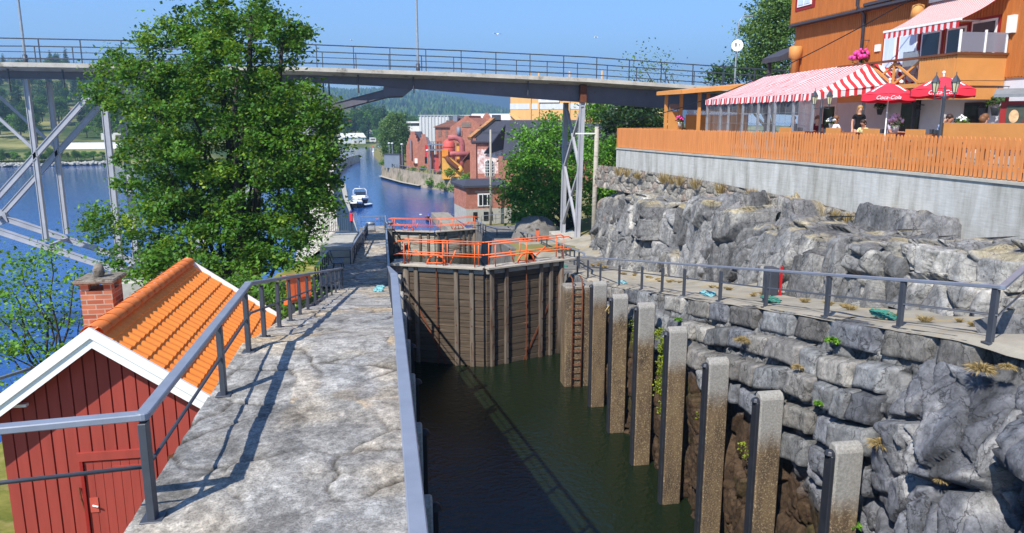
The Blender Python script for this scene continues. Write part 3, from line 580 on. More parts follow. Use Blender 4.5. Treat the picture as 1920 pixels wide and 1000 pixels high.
def pile(x0, x1, y, ztop, face, label, grp, dark=True):
    t = thing('fender_pile', ((x0+x1)/2, y, 3.2), label, 'pile', grp); mb = MB()
    mb.prism([(y-.13, 3.2), (y+.13, 3.2), (y+.13, ztop+.02), (y+.06, ztop+.09), (y-.06, ztop+.07), (y-.14, ztop-.03)], 'x', x0, x1); mb.build('shaft', M['pile'], t, bevel=.03)
    mb = MB(); xf = x0 if face < 0 else x1
    mb.bb((xf+face*.002, y-.11, 3.3), (xf+face*.075, y+.11, ztop-.12)); mb.lathe([(.11, 0), (.08, .07), (.02, .1)], (xf+face*.04, y, ztop-.125), 10); mb.build('rubbing_strip', M['fender_steel' if face < 0 else 'black'], t, bevel=.012); return t
PY = [25.75, 23.35, 20.85, 18.4, 15.9, 13.45, 10.85, 8.2]
plab = ['farthest right-hand concrete fender pile beside the iron ladder', 'right-hand concrete fender pile with a tuft of dry grass beside it', 'right-hand concrete fender pile, third from the iron ladder', 'right-hand concrete fender pile just in front of the yellow-green fern clump',
        'right-hand concrete fender pile between the fern clump and the bare rock', 'right-hand fender pile, third nearest, streaked brown below a pale head', 'right-hand fender pile with a wide pale head, second nearest one in view', 'nearest right-hand fender pile at the bottom edge']
for y, lb in zip(PY[:-1], plab): pile(7.47, 7.99, y, (9.45 if y < 21 else 9.2)+.07*math.sin(y*7), -1, lb, 'concrete fender piles along the right lock wall')
for k, y in enumerate([7.2, 9.7, 12.3, 14.9, 17.4, 20, 22.6, 25.2]):
    pile(.2, .55, y, 9.75, 1, 'dark fender pile in the shade of the left lock wall, %s' % ['nearest the camera', 'second nearest the camera', 'third nearest the camera', 'fourth nearest the camera', 'fourth from the gate', 'third from the gate', 'second from the gate', 'closest to the gate'][k], 'shaded fender piles along the left lock wall')
# ladder pillar
mb = MB(); mb.bb((7.0, 27.9, 3.2), (8.75, 28.7, 8.55)); tag(mb.build('ladder_pier', M['pile'], None, bevel=.06), 'square concrete pier carrying the iron ladder beside the right gate', 'pier')
ld = thing('ladder', (7.4, 27.86, 3.6), 'rusty iron ladder down the concrete pier to the lock water', 'ladder')
for x in (7.28, 7.66):
    mb = MB(); mb.tube([(x, 27.82, 3.5), (x, 27.82, 8.5), (x, 27.95, 8.85), (x, 28.3, 8.9)], .028, 8); mb.build('rail', M['rust'], ld, True)
for k in range(17):
    mb = MB(); mb.tube([(7.28, 27.82, 3.9+k*.29), (7.66, 27.82, 3.9+k*.29)], .016, 6); mb.build('rung', M['rust'], ld)
# ================================================================== GATES
M['gate_wood'] = mat('old_gate_planks', S(86, 74, 61), .85, .4, 2.2, .5, 16, .2, kind='World', stretch=(.35, .35, 4), bdist=.02, worn=(S(126, 110, 90), .34, 2.2))
M['gate_post'] = mat('gate_timber', S(108, 98, 86), .85, .3, 2.5, .4, 18, .2, kind='World', stretch=(4, 4, .4), bdist=.02, worn=(S(84, 60, 44), .45, 1.5))
M['grey_wood'] = mat('silvered_timber', S(168, 160, 146), .88, .2, 3, .4, 18, .2, kind='World', stretch=(1, 1, 3), worn=(S(120, 108, 94), .38, 2))
M['gate_pale'] = mat('bleached_gate_planks', S(176, 170, 156), .85, .2, 2, .4, 14, .2, kind='World', stretch=(.35, .35, 4), worn=(S(110, 92, 72), .45, 1.6))
def gate_leaf(heel, mitre, ztop, zbot, label, grp, wheel_t, face='gate_wood', detail=True, rod=True):
    h = Vector((heel[0], heel[1], 0)); c = Vector((mitre[0], mitre[1], 0)); d = (c-h); L = d.length; d.normalize()
    n = Vector((d.y, -d.x, 0));  n = n if n.y < 0 else -n          # towards the camera
    at = lambda s, o, z: h+d*s+n*o+Vector((0, 0, z))
    t = thing('lock_gate', (heel[0], heel[1], zbot), label, 'lock gate', grp)
    mb = MB(); nb = 17; bh = (ztop-.3-zbot)/nb
    for k in range(nb):
        o = random.uniform(-.012, .012); mb.bar(at(.1, o, zbot+bh*(k+.5)), at(L-.04, o, zbot+bh*(k+.5)), .12, bh-.022)
    mb.build('planking', M[face], t, bevel=.008)
    mb = MB(); mb.bar(at(.05, -.10, (ztop+zbot)/2), at(L-.02, -.10, (ztop+zbot)/2), .08, ztop-zbot-.35); mb.build('backing', M['gate_post'], t)
    mb = MB(); mb.bar(at(.1, .03, ztop-.24), at(L-.02, .03, ztop-.24), .18, .2); mb.build('head_rail', M['grey_wood'], t, bevel=.01)
    for s in (.16, .66, .85) if heel[0] < mitre[0] else (.93, .75, .30, .165):
        s2 = s*L
        mb = MB(); mb.bar(at(s2, .11, zbot), at(s2, .11, ztop-.1), .20, .12, up=n); o = mb.build('upright', M['gate_post'], t, bevel=.03)
        if detail:
            for k in range(5): MB().blob(at(s2, .175, zbot+.5+k*.78), (.03, .03, .03), 6, 4).build('bolt', M['rust'], o)
    mb = MB(); mb.tube([at(.1, .06, zbot), at(.1, .06, ztop+.05)], .15, 12); mb.build('heel_post', M['gate_post'], t, True)
    # footboard
    mb = MB(); mb.bar(at(-.55, .02, ztop-.06), at(L+.02, .02, ztop-.06), .62, .10); mb.build('footboard', M['grey_wood'], t, bevel=.015)
    # rod, brace
    if rod:
        mb = MB(); s = wheel_t*L; mb.tube([at(s, .16, zbot), at(s, .16, ztop)], .025, 8)
        for z in (.4, 1.5, 2.7, 3.6): mb.box(at(s, .12, zbot+z), (.09, .09, .05))
        mb.build('sluice_rod', M['rust'], t)
        mb = MB(); s0, s1 = (.12*L, .62*L); mb.bar(at(s0, .075, ztop-1.6), at(s1, .075, zbot+.25), .02, .09); mb.build('brace', M['rust'], t)
    # orange rails on both edges of the footboard
    for sgn in (1, -1):
        r = thing_part('guard_rail', t); mb = MB(); o = .28*sgn; z0 = ztop-.01
        for z in (.45, 1.0): mb.tube([at(-.35, o, z0+z-(.12 if z > .5 else .06)), at(-.15, o, z0+z), at(L-.05, o, z0+z)], .026, 8)
        for s in (.12, L*.52, L-.35): mb.bar(at(s, o, z0), at(s, o, z0+1.0), .045, .03)
        mb.build('guard_rail', M['orange_paint'], t, True)
    # toothed quadrant that works the sluice, with its crank
    mb = MB(); s = wheel_t*L; prev = None
    arc = [at(s+.42*math.cos(a), .12, ztop+.0+.42*math.sin(a)) for a in [math.pi*k/14 for k in range(15)]]
    mb.tube(arc, .04, 8); mb.bar(at(s, .12, ztop), at(s+.08, .12, ztop+.42), .05, .05); mb.bar(at(s-.40, .12, ztop+.06), at(s+.3, .12, ztop+.1), .05, .04)
    mb.bar(at(s-.5, .16, ztop+.28), at(s-.95, .2, ztop+.62), .05, .06); mb.bar(at(s+.62, .12, ztop+.05), at(s+.9, .16, ztop+.68), .03, .05); mb.build('sluice_gear', M['orange_paint'], t, True)
    return t
def thing_part(n, t): return None
gg = 'lock gates at the foot of the upper chamber'
gate_leaf((.85, 32.5), (4.2, 31.0), 8.87, 3.4, 'left leaf of the nearest brown plank lock gate with orange guard rails', gg, .42)
gate_leaf((7.95, 32.5), (4.22, 31.0), 8.87, 3.4, 'right leaf of the nearest brown plank lock gate, beside the ladder pier', gg, .5)
g2 = 'lock gates at the foot of the second chamber'
gate_leaf((.75, 64.3), (4.3, 63.0), 5.75, .5, 'left leaf of the farther bleached grey lock gate with orange guard rails', g2, .38, 'gate_pale', False)
gate_leaf((7.85, 64.3), (4.32, 63.0), 5.75, .5, 'right leaf of the farther bleached grey lock gate, near the brick hut', g2, .42, 'gate_pale', False)
# ---- right wall of the second chamber with its dark recess
mb = MB(); 
for y0, y1, x in ((33.5, 40.5, 8.35), (46.5, 54, 8.0), (54, 66, 7.9)):
    mb.prism([(y0, float(zR(y0))-.03), (y1, float(zR(y1))-.03), (y1, -1), (y0, -1)], 'x', x, 12.2)
mb.prism([(40.5, 7.0), (46.5, 6.7), (46.5, -1), (40.5, -1)], 'x', 10.0, 12.2)
tag(mb.build('chamber_wall', M['masonry'], None, bevel=.05), 'rough grey wall right of the second lock chamber with a dark recess', 'wall')
mb = MB(); mb.prism([(26.3, 8.15), (32.4, 7.4), (32.4, 3), (26.3, 3)], 'x', .25, .78); tag(mb.build('gate_recess_ledge', M['concrete'], None, bevel=.03), 'narrow sunlit concrete ledge by the left gate under the winch', 'ledge')
mb = MB(); mb.bb((.25, 32.7, 2), (1.15, 34.4, 8.1)); tag(mb.build('gate_quoin', M['masonry'], None, bevel=.04), 'dark stone quoin holding the left heel of the nearest gate', 'wall')
mb = MB(); mb.bb((.25, 63.9, 0), (.75, 66, 5.8)); tag(mb.build('gate_quoin', M['masonry'], None, bevel=.04), 'stone quoin holding the left heel of the farther gate', 'wall')
def winch(x, y, z, label, grp):
    t = thing('winch', (x, y, z), label, 'winch', grp); mb = MB()
    mb.tube([(x-.3, y, z+.62), (x+.3, y, z+.62)], .13, 14); mb.build('drum', M['steel_grey'], t, True)
    mb = MB()
    for s in (-.34, .34):
        mb.bar((x+s, y-.3, z), (x+s, y, z+.66), .05, .05); mb.bar((x+s, y+.3, z), (x+s, y, z+.66), .05, .05)
    mb.bar((x-.4, y-.3, z+.03), (x+.4, y-.3, z+.03), .06, .06); mb.bar((x-.4, y+.3, z+.03), (x+.4, y+.3, z+.03), .06, .06); mb.build('frame', M['steel_dark'], t)
    mb = MB(); mb.bar((x+.4, y, z+.62), (x+.4, y-.1, z+1.0), .03, .03); mb.tube([(x+.4, y-.1, z+1.0), (x+.62, y-.1, z+1.0)], .02, 8); mb.build('crank', M['orange_paint'], t)
winch(.72, 33.4, 8.12, 'grey drum winch with orange crank beside the left end of the nearest gate', 'gate winches')
# ================================================================== ROAD BRIDGE
bz = lambda x: interp(x, [(-60, 17.75), (-20.7, 18.13), (-4.2, 18.06), (4.9, 17.84), (12.9, 17.58), (20, 17.2), (30, 16.7)])
gb = lambda x: interp(x, [(-60, 17.0), (-21, 17.28), (-4.3, 17.2), (2, 16.95), (4.9, 16.66), (9.7, 16.3), (13, 16.1), (18.7, 15.7), (30, 15.2)])
br = thing('road_bridge', (12, 49, 7), 'steel and concrete road bridge crossing above the locks on grey trussed legs', 'bridge')
XB = [-58, -40, -28, -20.7, -12, -4.2, 0, 4.9, 9, 12.9, 17, 20, 25, 31]; y0, y1 = 46.6, 51.6
mb = MB(); mb.grid([[(x, y0, bz(x)-.24), (x, y0, bz(x)), (x, y1, bz(x)), (x, y1, bz(x)-.24), (x, y1-.9, bz(x)-.42), (x, y0+.9, bz(x)-.42), (x, y0, bz(x)-.24)] for x in XB]); mb.build('deck', M['concrete_bridge'], br)
for y in (47.75, 50.75):
    mb = MB(); mb.grid([[(x, y-.14, bz(x)-.40), (x, y-.14, gb(x)+(y-47.75)*.06+.06), (x, y+.14, gb(x)+(y-47.75)*.06+.06), (x, y+.14, bz(x)-.40)] for x in XB])
    mb.grid([[(x, y-.24, gb(x)+(y-47.75)*.06+.06), (x, y-.24, gb(x)+(y-47.75)*.06+.02), (x, y+.24, gb(x)+(y-47.75)*.06+.02), (x, y+.24, gb(x)+(y-47.75)*.06+.06), (x, y-.24, gb(x)+(y-47.75)*.06+.06)] for x in XB]); mb.build('girder', M['girder'], br)
def hbeam(name, p0, p1, w, d, mt='steel_light'):
    """rolled H section: web plus two flanges, flanges facing the camera side"""
    mb = MB(); p0 = Vector(p0); p1 = Vector(p1); e = (p1-p0).normalized(); y = Vector((0, 1, 0)); s = e.cross(y).normalized()
    for k in (-1, 1): mb.bar(p0+s*(k*(w/2-.02)), p1+s*(k*(w/2-.02)), .04, d, up=y)
    mb.bar(p0-y*(d*.28), p1-y*(d*.28), w-.08, .05, up=y); mb.bar(p0+y*(d*.28), p1+y*(d*.28), w-.08, .05, up=y); return mb.build(name, M[mt], br)
for y, s in ((47.75, 0), (50.75, 1)):
    hbeam('column', (-19.72, y, 17.25), (-19.7, y, 7.95), .26, .3)
    hbeam('column', (-15.7, y, 17.25), (-15.75, y, 6.0), .34, .32)
    hbeam('diagonal', (-15.95, y, 16.95), (-23.4, y, 9.1), .31, .3)
    hbeam('chord', (-34, y, 13.2), (-23.3, y, 9.1), .34, .32); hbeam('chord', (-23.3, y, 9.1), (-13.8, y, 5.2), .34, .32)
    hbeam('diagonal', (-23.0, y, 16.9), (-19.8, y, 13.4), .16, .16)
    hbeam('strut', (1.3, y, 16.85), (-2.9, y, 15.75), .46, .34, 'girder'); hbeam('strut', (-2.9, y, 15.75), (-13.8, y, 5.4), .44, .34)  # upper segment in the darker colour: the deck's shade is painted on
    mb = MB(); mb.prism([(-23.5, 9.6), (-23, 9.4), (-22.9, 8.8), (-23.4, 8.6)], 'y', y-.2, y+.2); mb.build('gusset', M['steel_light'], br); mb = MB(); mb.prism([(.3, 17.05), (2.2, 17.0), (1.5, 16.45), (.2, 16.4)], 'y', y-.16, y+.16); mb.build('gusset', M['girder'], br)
    hbeam('pylon_leg', (12.8 if s == 0 else 12.46, y-.4, 16.15), (12.44 if s == 0 else 12.3, y-1.0 if s == 0 else y-.6, 7.2), .31, .32)
for x in (-23.3, -19.7, -15.7):
    mb = MB(); mb.bar((x, 47.75, 9.1-(x+23.3)*.41), (x, 50.75, 9.1-(x+23.3)*.41), .2, .2); mb.build('cross_beam', M['steel_light'], br)
a0, a1, b0, b1 = (12.75, 47.2, 15.9), (12.42, 46.85, 8.0), (12.46, 50.2, 15.9), (12.3, 50.1, 8.0)
mids = [(12.6, 47.05, 11.9), (12.38, 50.15, 11.9)]
for p, q in ((a0, mids[1]), (b0, mids[0]), (mids[0], b1), (mids[1], a1)):
    mb = MB(); mb.bar(p, q, .16, .16); mb.build('cross_brace', M['steel_light'], br)
mb = MB(); mb.bb((12.6, 47.1, 16.1), (13.0, 47.5, 17.2)); mb.build('bearing', M['rust'], br)
for x, yy, L in ((-20.3, 47.05, 1.1), (-17.5, 47.05, .9), (-3.55, 51.5, 1.6), (-3.2, 51.5, 1.6), (-1.2, 47.05, .9), (2.1, 47.05, .8), (9.2, 47.05, .7)):
    mb = MB(); mb.tube([(x, yy, bz(x)-.2), (x, yy, bz(x)-.5-L)], .05, 8); mb.build('drain_pipe', M['steel_dark'], br)
mb = MB(); mb.slab([(11.6, 45.9, 7.22), (13.3, 45.7, 7.26), (13.2, 51, 7.36), (11.5, 51, 7.3)], 1.2); mb.build('footing', M['concrete'], br, bevel=.05)
mb = MB(); mb.slab([(-16.6, 46.8, 5.5), (-13, 46.8, 5.5), (-13, 51.5, 5.5), (-16.6, 51.5, 5.5)], 7); mb.build('footing', M['concrete'], br, bevel=.08)
for yb, h, label in ((46.72, 1.28, ''), (51.45, 1.28, '')):
    mb = MB()
    for z, r in ((h, .035), (h*.45, .022), (h*.16, .022)): mb.tube([(x, yb, bz(x)+z) for x in XB], r, 6)
    mb.build('parapet_rail', M['steel_dark'], br)
    for k in range(36):
        x = -44+2.13*k; mb = MB(); mb.bar((x, yb, bz(x)-.05), (x, yb, bz(x)+h), .05, .06, up=(0, 1, 0)); mb.build('parapet_post', M['steel_dark'], br)
def mast(x, y, z, h, label, arm=1.0, r=.09):
    t = thing('street_lamp', (x, y, z), label, 'street lamp'); mb = MB()
    mb.tube([(x, y, z), (x, y, z+1.5), (x, y, z+h-1.2), (x+.12*arm, y, z+h-.4), (x+.5*arm, y, z+h-.05), (x+1.0*arm, y, z+h)], [r, r*.9, r*.6, r*.5, r*.45, r*.4], 10); mb.build('pole', M['steel_grey'], t, True)
    mb = MB(); mb.box((x+1.3*arm, y, z+h+.02), (.6, .22, .1)); mb.build('lamp_head', M['steel_grey'], t, bevel=.02)
    mb = MB(); mb.tube([(x, y, z), (x, y, z+.75)], r*1.5, 10); mb.build('pole_sleeve', M['steel_dark'], t, True); return t
mast(-21.05, 51.2, bz(-21), 10, 'tall grey street lamp pole on the left part of the bridge')
mast(2.6, 51.2, bz(2.6), 10, 'tall grey street lamp pole on the middle of the bridge')
t = mast(25.0, 51.2, bz(25), 5.2, 'slender lamp pole with a round white road sign at the right end of the bridge', .6, .07)
def text(body, parent, mt, loc, size, rot, name='lettering', shear=0, ext=.004, align='CENTER'):
    cu = bpy.data.curves.new('txt', 'FONT'); cu.body = body; cu.size = size; cu.extrude = ext; cu.shear = shear; cu.align_x = align; cu.align_y = 'CENTER'
    tmp = bpy.data.objects.new('txt', cu); C.objects.link(tmp); me = bpy.data.meshes.new_from_object(tmp.evaluated_get(bpy.context.evaluated_depsgraph_get()))
    bpy.data.objects.remove(tmp); Mx = Matrix.Translation(Vector(loc)-origin_of(parent)) @ rot.to_4x4(); me.transform(Mx); me.materials.clear(); return link(name, me, parent, mt)
def facing(dirv, up=(0, 0, 1)):   # rotation whose +Z looks along dirv and +Y is up
    z = Vector(dirv).normalized(); x = Vector(up).cross(z).normalized(); y = z.cross(x); return Matrix((x, y, z)).transposed()
FCAM = facing((-.3, -.95, 0))
def disc(c, r, d, n=28, th=.03):
    mb = MB(); Rm = facing(d); vs = [Vector(c)+Rm @ Vector((r*math.cos(2*math.pi*k/n), r*math.sin(2*math.pi*k/n), s)) for s in (-th/2, th/2) for k in range(n)]
    return mb.add(vs, [tuple(range(n-1, -1, -1)), tuple(range(n, 2*n))]+[(k, (k+1) % n, n+(k+1) % n, n+k) for k in range(n)])
sgn = disc((24.95, 51.0, 20.15), .40, (-.45, -.9, 0)).build('sign_disc', M['white_paint'], t)
M['ink'] = mat('printed_ink', S(110, 112, 118), .7, .05)
text('8 t', sgn, M['ink'], (24.925, 50.96, 20.2), .34, facing((-.45, -.9, 0))); mb = MB()
# ================================================================== RESTAURANT
def boardmat(name, col, pitch, wv=.5):
    m, t, b = base_mat(name); v = coords(t, 'World')
    n = N(t, 'TexNoise', Scale=1.5, Detail=8.0, Roughness=.65); t.links.new(coords(t, 'World', (4, 4, .5)), n.inputs[0])
    t.links.new(ramp(t, n.outputs[0], [(.3, tuple(c*.86 for c in col)), (.7, tuple(min(1, c*1.12) for c in col))]), b.inputs['Base Color'])
    b.inputs['Roughness'].default_value = .65; b.inputs['Specular IOR Level'].default_value = .25; bumpit(t, b, n.outputs[0], .15, .01); return m
ORANGE = S(178, 108, 54); M['orange_board'] = boardmat('ochre_painted_boards', ORANGE, .15); M['fence_paint'] = boardmat('ochre_fence_paint', S(206, 132, 76), .1)
M['ochre_plain'] = mat('ochre_panel_paint', S(204, 140, 76), .6, .08, 1.5, .05, 30, .3); M['whitewash'] = mat('white_render', S(206, 206, 212), .9, .07, 1.2, .15, 40, .15)
M['curtain'] = mat('pale_curtain', S(190, 206, 224), .9, .15, 6, 0, 1, .1, stretch=(1, 6, .2))
def boards(mb, axis, const, a, b, z0, z1, out, pitch=.14, ww=.035, th=.02):
    """vertical battens over a board face; axis 'x' = face of constant x"""
    n = int(abs(b-a)/pitch)
    for k in range(n):
        s = min(a, b)+pitch*(k+.5)
        if axis == 'x': mb.bb((const, s-ww, z0), (const+out*th, s+ww, z1))
        else: mb.bb((s-ww, const, z0), (s+ww, const+out*th, z1))
hs = thing('restaurant_house', (22, 30, 13.3), 'tall ochre boarded restaurant with white ground floor above the terrace', 'restaurant')
mb = MB(); mb.bb((22, 12, 16.45), (33, 38.3, 19.9)); boards(mb, 'x', 22, 12, 38.3, 16.5, 19.88, -1); boards(mb, 'y', 38.3, 22, 33, 16.5, 19.88, 1); mb.build('wall', M['orange_board'], hs)
mb = MB(); mb.bb((21.62, 12, 19.95), (33.4, 38.2, 28)); boards(mb, 'x', 21.62, 12, 38.2, 20.0, 28, -1); mb.build('upper_wall', M['orange_board'], hs)
mb = MB(); mb.bb((21.56, 12, 19.84), (33.4, 38.3, 19.95)); mb.bb((21.52, 12, 20.0), (21.6, 31.9, 20.12)); mb.build('eaves_trim', M['roof_dark'], hs)
mb = MB(); mb.bb((22.05, 12, 13), (33, 37.5, 16.45)); mb.build('ground_floor_wall', M['whitewash'], hs)
mb = MB(); mb.tube([(21.5, 32.3, 28), (21.5, 32.3, 20.1), (21.9, 32.3, 19.7), (21.9, 32.3, 16.5)], .07, 8); mb.build('downpipe', M['steel_dark'], hs, True)
mb = MB(); mb.bb((21.58, 35.95, 20.55), (21.66, 37.75, 22.2)); w_ = mb.build('window', M['red_trim'], hs); mb = MB(); mb.bb((21.54, 36.2, 20.72), (21.6, 37.5, 22.2)); mb.build('frame', M['white_paint'], w_)
mb = MB(); mb.bb((21.52, 36.3, 20.8), (21.56, 36.82, 22.2)); mb.bb((21.52, 36.9, 20.8), (21.56, 37.4, 22.2)); mb.build('pane', M['curtain'], w_)
mb = MB(); mb.lathe([(.2, 16.4), (.2, 18.15), (.34, 18.25), (.34, 18.75), (.26, 18.8)], (21.7, 37.6, 0), 14); mb.build('vent_pipe', M['ochre_plain'], hs, True)
mb = MB(); mb.lathe([(.30, 19.0), (.22, 19.55), (.05, 19.6)], (21.6, 28.35, 0), 14); mb.build('lantern', M['ochre_plain'], hs, True)
mb = MB(); mb.prism([(21.2, 18.35), (22.4, 18.9), (24, 18.9), (24, 18.5), (21.2, 18.1)], 'y', 38.32, 40.2); mb.bar((21.5, 39.9, 13.3), (21.5, 39.9, 18.2), .16, .16); mb.build('porch_roof', M['roof_dark'], hs)
# windows and doors behind the balcony: dark red frames, white sashes, glass
M['pane'] = mat('window_pane', S(46, 54, 66), .06, .3, .8, 0, 1, .7)
def casement(ya, yb, z0, z1, glass):
    mb = MB(); mb.bb((21.95, ya, z0), (22.02, yb, z1)); w_ = mb.build('window', M['red_trim'], hs)
    mb = MB(); q = .10; mb.bb((21.92, ya+q, z0+q), (21.955, yb-q, z1-q)); mb.build('frame', M['white_paint'], w_)
    mb = MB(); mb.bb((21.9, ya+.19, z0+.19), (21.925, yb-.19, z1-.19)); mb.build('pane', glass, w_)
casement(29.85, 30.85, 16.5, 18.75, M['curtain']); casement(28.55, 29.85, 16.5, 18.65, M['curtain']); casement(27.2, 28.5, 16.5, 18.6, M['pane'])
casement(25.9, 27.1, 16.5, 18.6, M['pane']); casement(24.45, 25.85, 17.0, 18.7, M['pane'])
mb = MB(); mb.bb((21.93, 31.05, 18.0), (22, 31.4, 18.3)); mb.build('vent_grille', M['white_paint'], hs); mb = MB(); mb.bb((21.85, 23.75, 18.0), (22, 24.05, 18.6)); mb.build('wall_lamp', M['white_paint'], hs)
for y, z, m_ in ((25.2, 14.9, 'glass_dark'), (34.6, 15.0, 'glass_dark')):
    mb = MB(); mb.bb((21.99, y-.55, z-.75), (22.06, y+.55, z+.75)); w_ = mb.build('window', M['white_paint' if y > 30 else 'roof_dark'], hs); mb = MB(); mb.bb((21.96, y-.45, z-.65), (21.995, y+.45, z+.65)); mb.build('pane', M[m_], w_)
mb = MB(); mb.bb((21.98, 28.2, 13.8), (22.06, 29.3, 16.0)); mb.build('door', M['glass_dark'], hs)
# balcony
mb = MB(); mb.bb((20.0, 24.0, 16.2), (22, 31, 16.36)); mb.build('balcony_floor', M['ochre_plain'], hs)
mb = MB(); mb.bb((20.05, 24.0, 15.75), (20.25, 31, 16.1)); mb.bb((20.0, 24.0, 15.72), (22.0, 24.2, 16.12)); mb.build('balcony_beam', M['ochre_plain'], hs)
mb = MB(); mb.bb((20.0, 24.06, 16.38), (20.06, 25.9, 17.25)); boards(mb, 'x', 20.0, 24.06, 25.9, 16.36, 17.25, -1, .13, .05); mb.bb((20.0, 24.0, 16.38), (22, 24.06, 17.25)); mb.build('balcony_panel', M['ochre_plain'], hs)
mb = MB(); mb.bb((19.92, 23.95, 17.25), (20.12, 31, 17.33)); mb.bb((19.92, 23.93, 17.25), (22, 24.12, 17.33)); mb.build('balcony_handrail', mat('brown_handrail', S(112, 66, 36), .5, .15, 4), hs)
mb = MB()
for ya, yb in ((25.95, 27.35), (27.4, 28.8), (28.85, 30.2)):
    mb.bar((20.05, ya, 16.4), (20.05, yb, 17.2), .05, .09); mb.bar((20.1, ya, 17.2), (20.1, yb, 16.4), .05, .09); mb.bar((20.05, yb+.02, 16.36), (20.05, yb+.02, 17.25), .07, .07)
mb.build('balcony_cross_rails', M['ochre_plain'], hs)
m, t, b = base_mat('frosted_glass'); M['frosted'] = m; b.inputs['Base Color'].default_value = (.42, .44, .52, 1); b.inputs['Roughness'].default_value = .35; b.inputs['Transmission Weight'].default_value = .6
mb = MB(); mb.bb((20.05, 24.01, 17.35), (21.9, 24.03, 18.02)); mb.build('glass_screen', M['frosted'], hs)
for x in (20.05, 21.05, 21.9): MB().bb((x-.03, 23.98, 17.33), (x+.03, 24.04, 18.1)).build('screen_post', M['white_paint'], hs)
# striped fabrics
def stripes(name, axis, period, duty=.5, c1=S(214, 62, 66), c2=S(238, 232, 230), off=0, trans=.25):
    m, t, b = base_mat(name); g = N(t, 'NewGeometry').outputs['Position']; sp = N(t, 'SeparateXYZ'); t.links.new(g, sp.inputs[0])
    ml = N(t, 'Math', operation='MULTIPLY_ADD'); t.links.new(sp.outputs[axis], ml.inputs[0]); ml.inputs[1].default_value = 1/period; ml.inputs[2].default_value = 100+off
    fr = N(t, 'Math', operation='FRACT'); t.links.new(ml.outputs[0], fr.inputs[0]); gt = N(t, 'Math', operation='GREATER_THAN'); t.links.new(fr.outputs[0], gt.inputs[0]); gt.inputs[1].default_value = duty
    c = mix(t, gt.outputs[0], c1, c2); t.links.new(c, b.inputs['Base Color']); b.inputs['Roughness'].default_value = .8; b.inputs['Specular IOR Level'].default_value = .15
    tr = N(t, 'BsdfTranslucent'); t.links.new(c, tr.inputs[0]); mx = N(t, 'MixShader'); mx.inputs[0].default_value = trans
    t.links.new(b.outputs[0], mx.inputs[1]); t.links.new(tr.outputs[0], mx.inputs[2]); t.links.new(mx.outputs[0], t.nodes['Material Output'].inputs[0]); return m
M['stripe_y'] = stripes('red_white_stripes_along', 1, .30, .48); M['stripe_x'] = stripes('red_white_stripes_across', 0, .36, .46); M['stripe_fine'] = stripes('fine_red_white_stripes', 1, .15, .48, S(196, 96, 92), S(236, 228, 222)); M['stripe_val'] = stripes('awning_valance_stripes', 1, .30, .5)
aw = thing('awning', (20, 26, 18.5), 'fine striped red and white roller awning sloping over the balcony', 'awning')
mb = MB(); mb.grid([[(lerp(22, 19.95, k/8), y, lerp(19.62, 18.42, k/8)-.10*math.sin(math.pi*k/8)) for k in range(9)] for y in np.linspace(24.0, 28.0, 12)]); mb.build('canopy', M['stripe_fine'], aw)
mb = MB(); mb.grid([[(19.93, y, 18.42), (19.93, y, 18.2-.05*abs(math.sin((y-24)*math.pi/.3)))] for y in np.linspace(24, 28, 61)]); mb.build('valance', M['stripe_val'], aw)
mb = MB(); mb.bar((19.95, 23.95, 18.44), (19.95, 28.05, 18.44), .08, .08); mb.bb((21.85, 24, 19.6), (22.0, 28.1, 19.75)); mb.bar((20, 24.3, 18.42), (21.9, 25.4, 18.6), .05, .05); mb.bar((20, 27.7, 18.42), (21.9, 26.6, 18.6), .05, .05); mb.build('frame', M['white_paint'], aw)
# party tent
tt = thing('party_tent', (19.4, 33, 13.8), 'large red and white striped party tent over the restaurant terrace', 'tent')
A, B, Cc, D = (17, 27.9, 16.05), (21.95, 27.7, 16.6), (21.95, 38.0, 16.6), (17, 38.0, 16.05); r0, r1 = (20.1, 28.9, 17.35), (19.8, 37.2, 17.2)
def wrinkle(P, amp=.02, s=5):
    q = np.array([[tuple(v) for v in row] for row in P]); n = fbm(q.reshape(-1, 3)*s, 900, 3).reshape(q.shape[:2])-.5; q[:, :, 2] += n*amp*2; return [[Vector(v) for v in row] for row in q]
def quadgrid(a, b, c, d, n, m, sag=.1): # a-b bottom edge, d-c top edge
    a, b, c, d = map(Vector, (a, b, c, d)); P = []
    for i in range(n+1):
        u = i/n; row = []
        for j in range(m+1):
            v = j/m; p = (a*(1-u)+b*u)*(1-v)+(d*(1-u)+c*u)*v; p.z -= sag*math.sin(math.pi*v)*(.4+.6*abs(math.sin(u*math.pi*3))); row.append(p)
        P.append(row)
    return wrinkle(P)
mb = MB(); mb.grid(quadgrid(A, D, r1, r0, 60, 10)); mb.grid(quadgrid(B, Cc, r1, r0, 40, 8)); mb.build('roof', M['stripe_y'], tt, True)
mb = MB(); mb.grid(quadgrid(A, B, r0, r0, 40, 10)); mb.build('gable_roof', M['stripe_x'], tt, True); mb = MB(); mb.grid(quadgrid(D, Cc, r1, r1, 20, 6)); mb.build('gable_roof', M['stripe_x'], tt, True)
mb = MB(); mb.grid([[(17-.03+.02*math.sin(y*9), y, 16.05), (17-.05+.04*math.sin(y*9), y, 15.74+.05*abs(math.sin((y-27.9)*math.pi/.3)))] for y in np.linspace(27.9, 38, 170)]); mb.build('valance', M['stripe_y'], tt)
mb = MB(); mb.grid([[(x, 27.87, 16.05+(x-17)*.111), (x, 27.85+.03*math.sin(x*9), 15.74+(x-17)*.111+.05*abs(math.sin((x-17)*math.pi/.36)))] for x in np.linspace(17, 21.95, 90)]); mb.build('gable_valance', M['stripe_x'], tt)
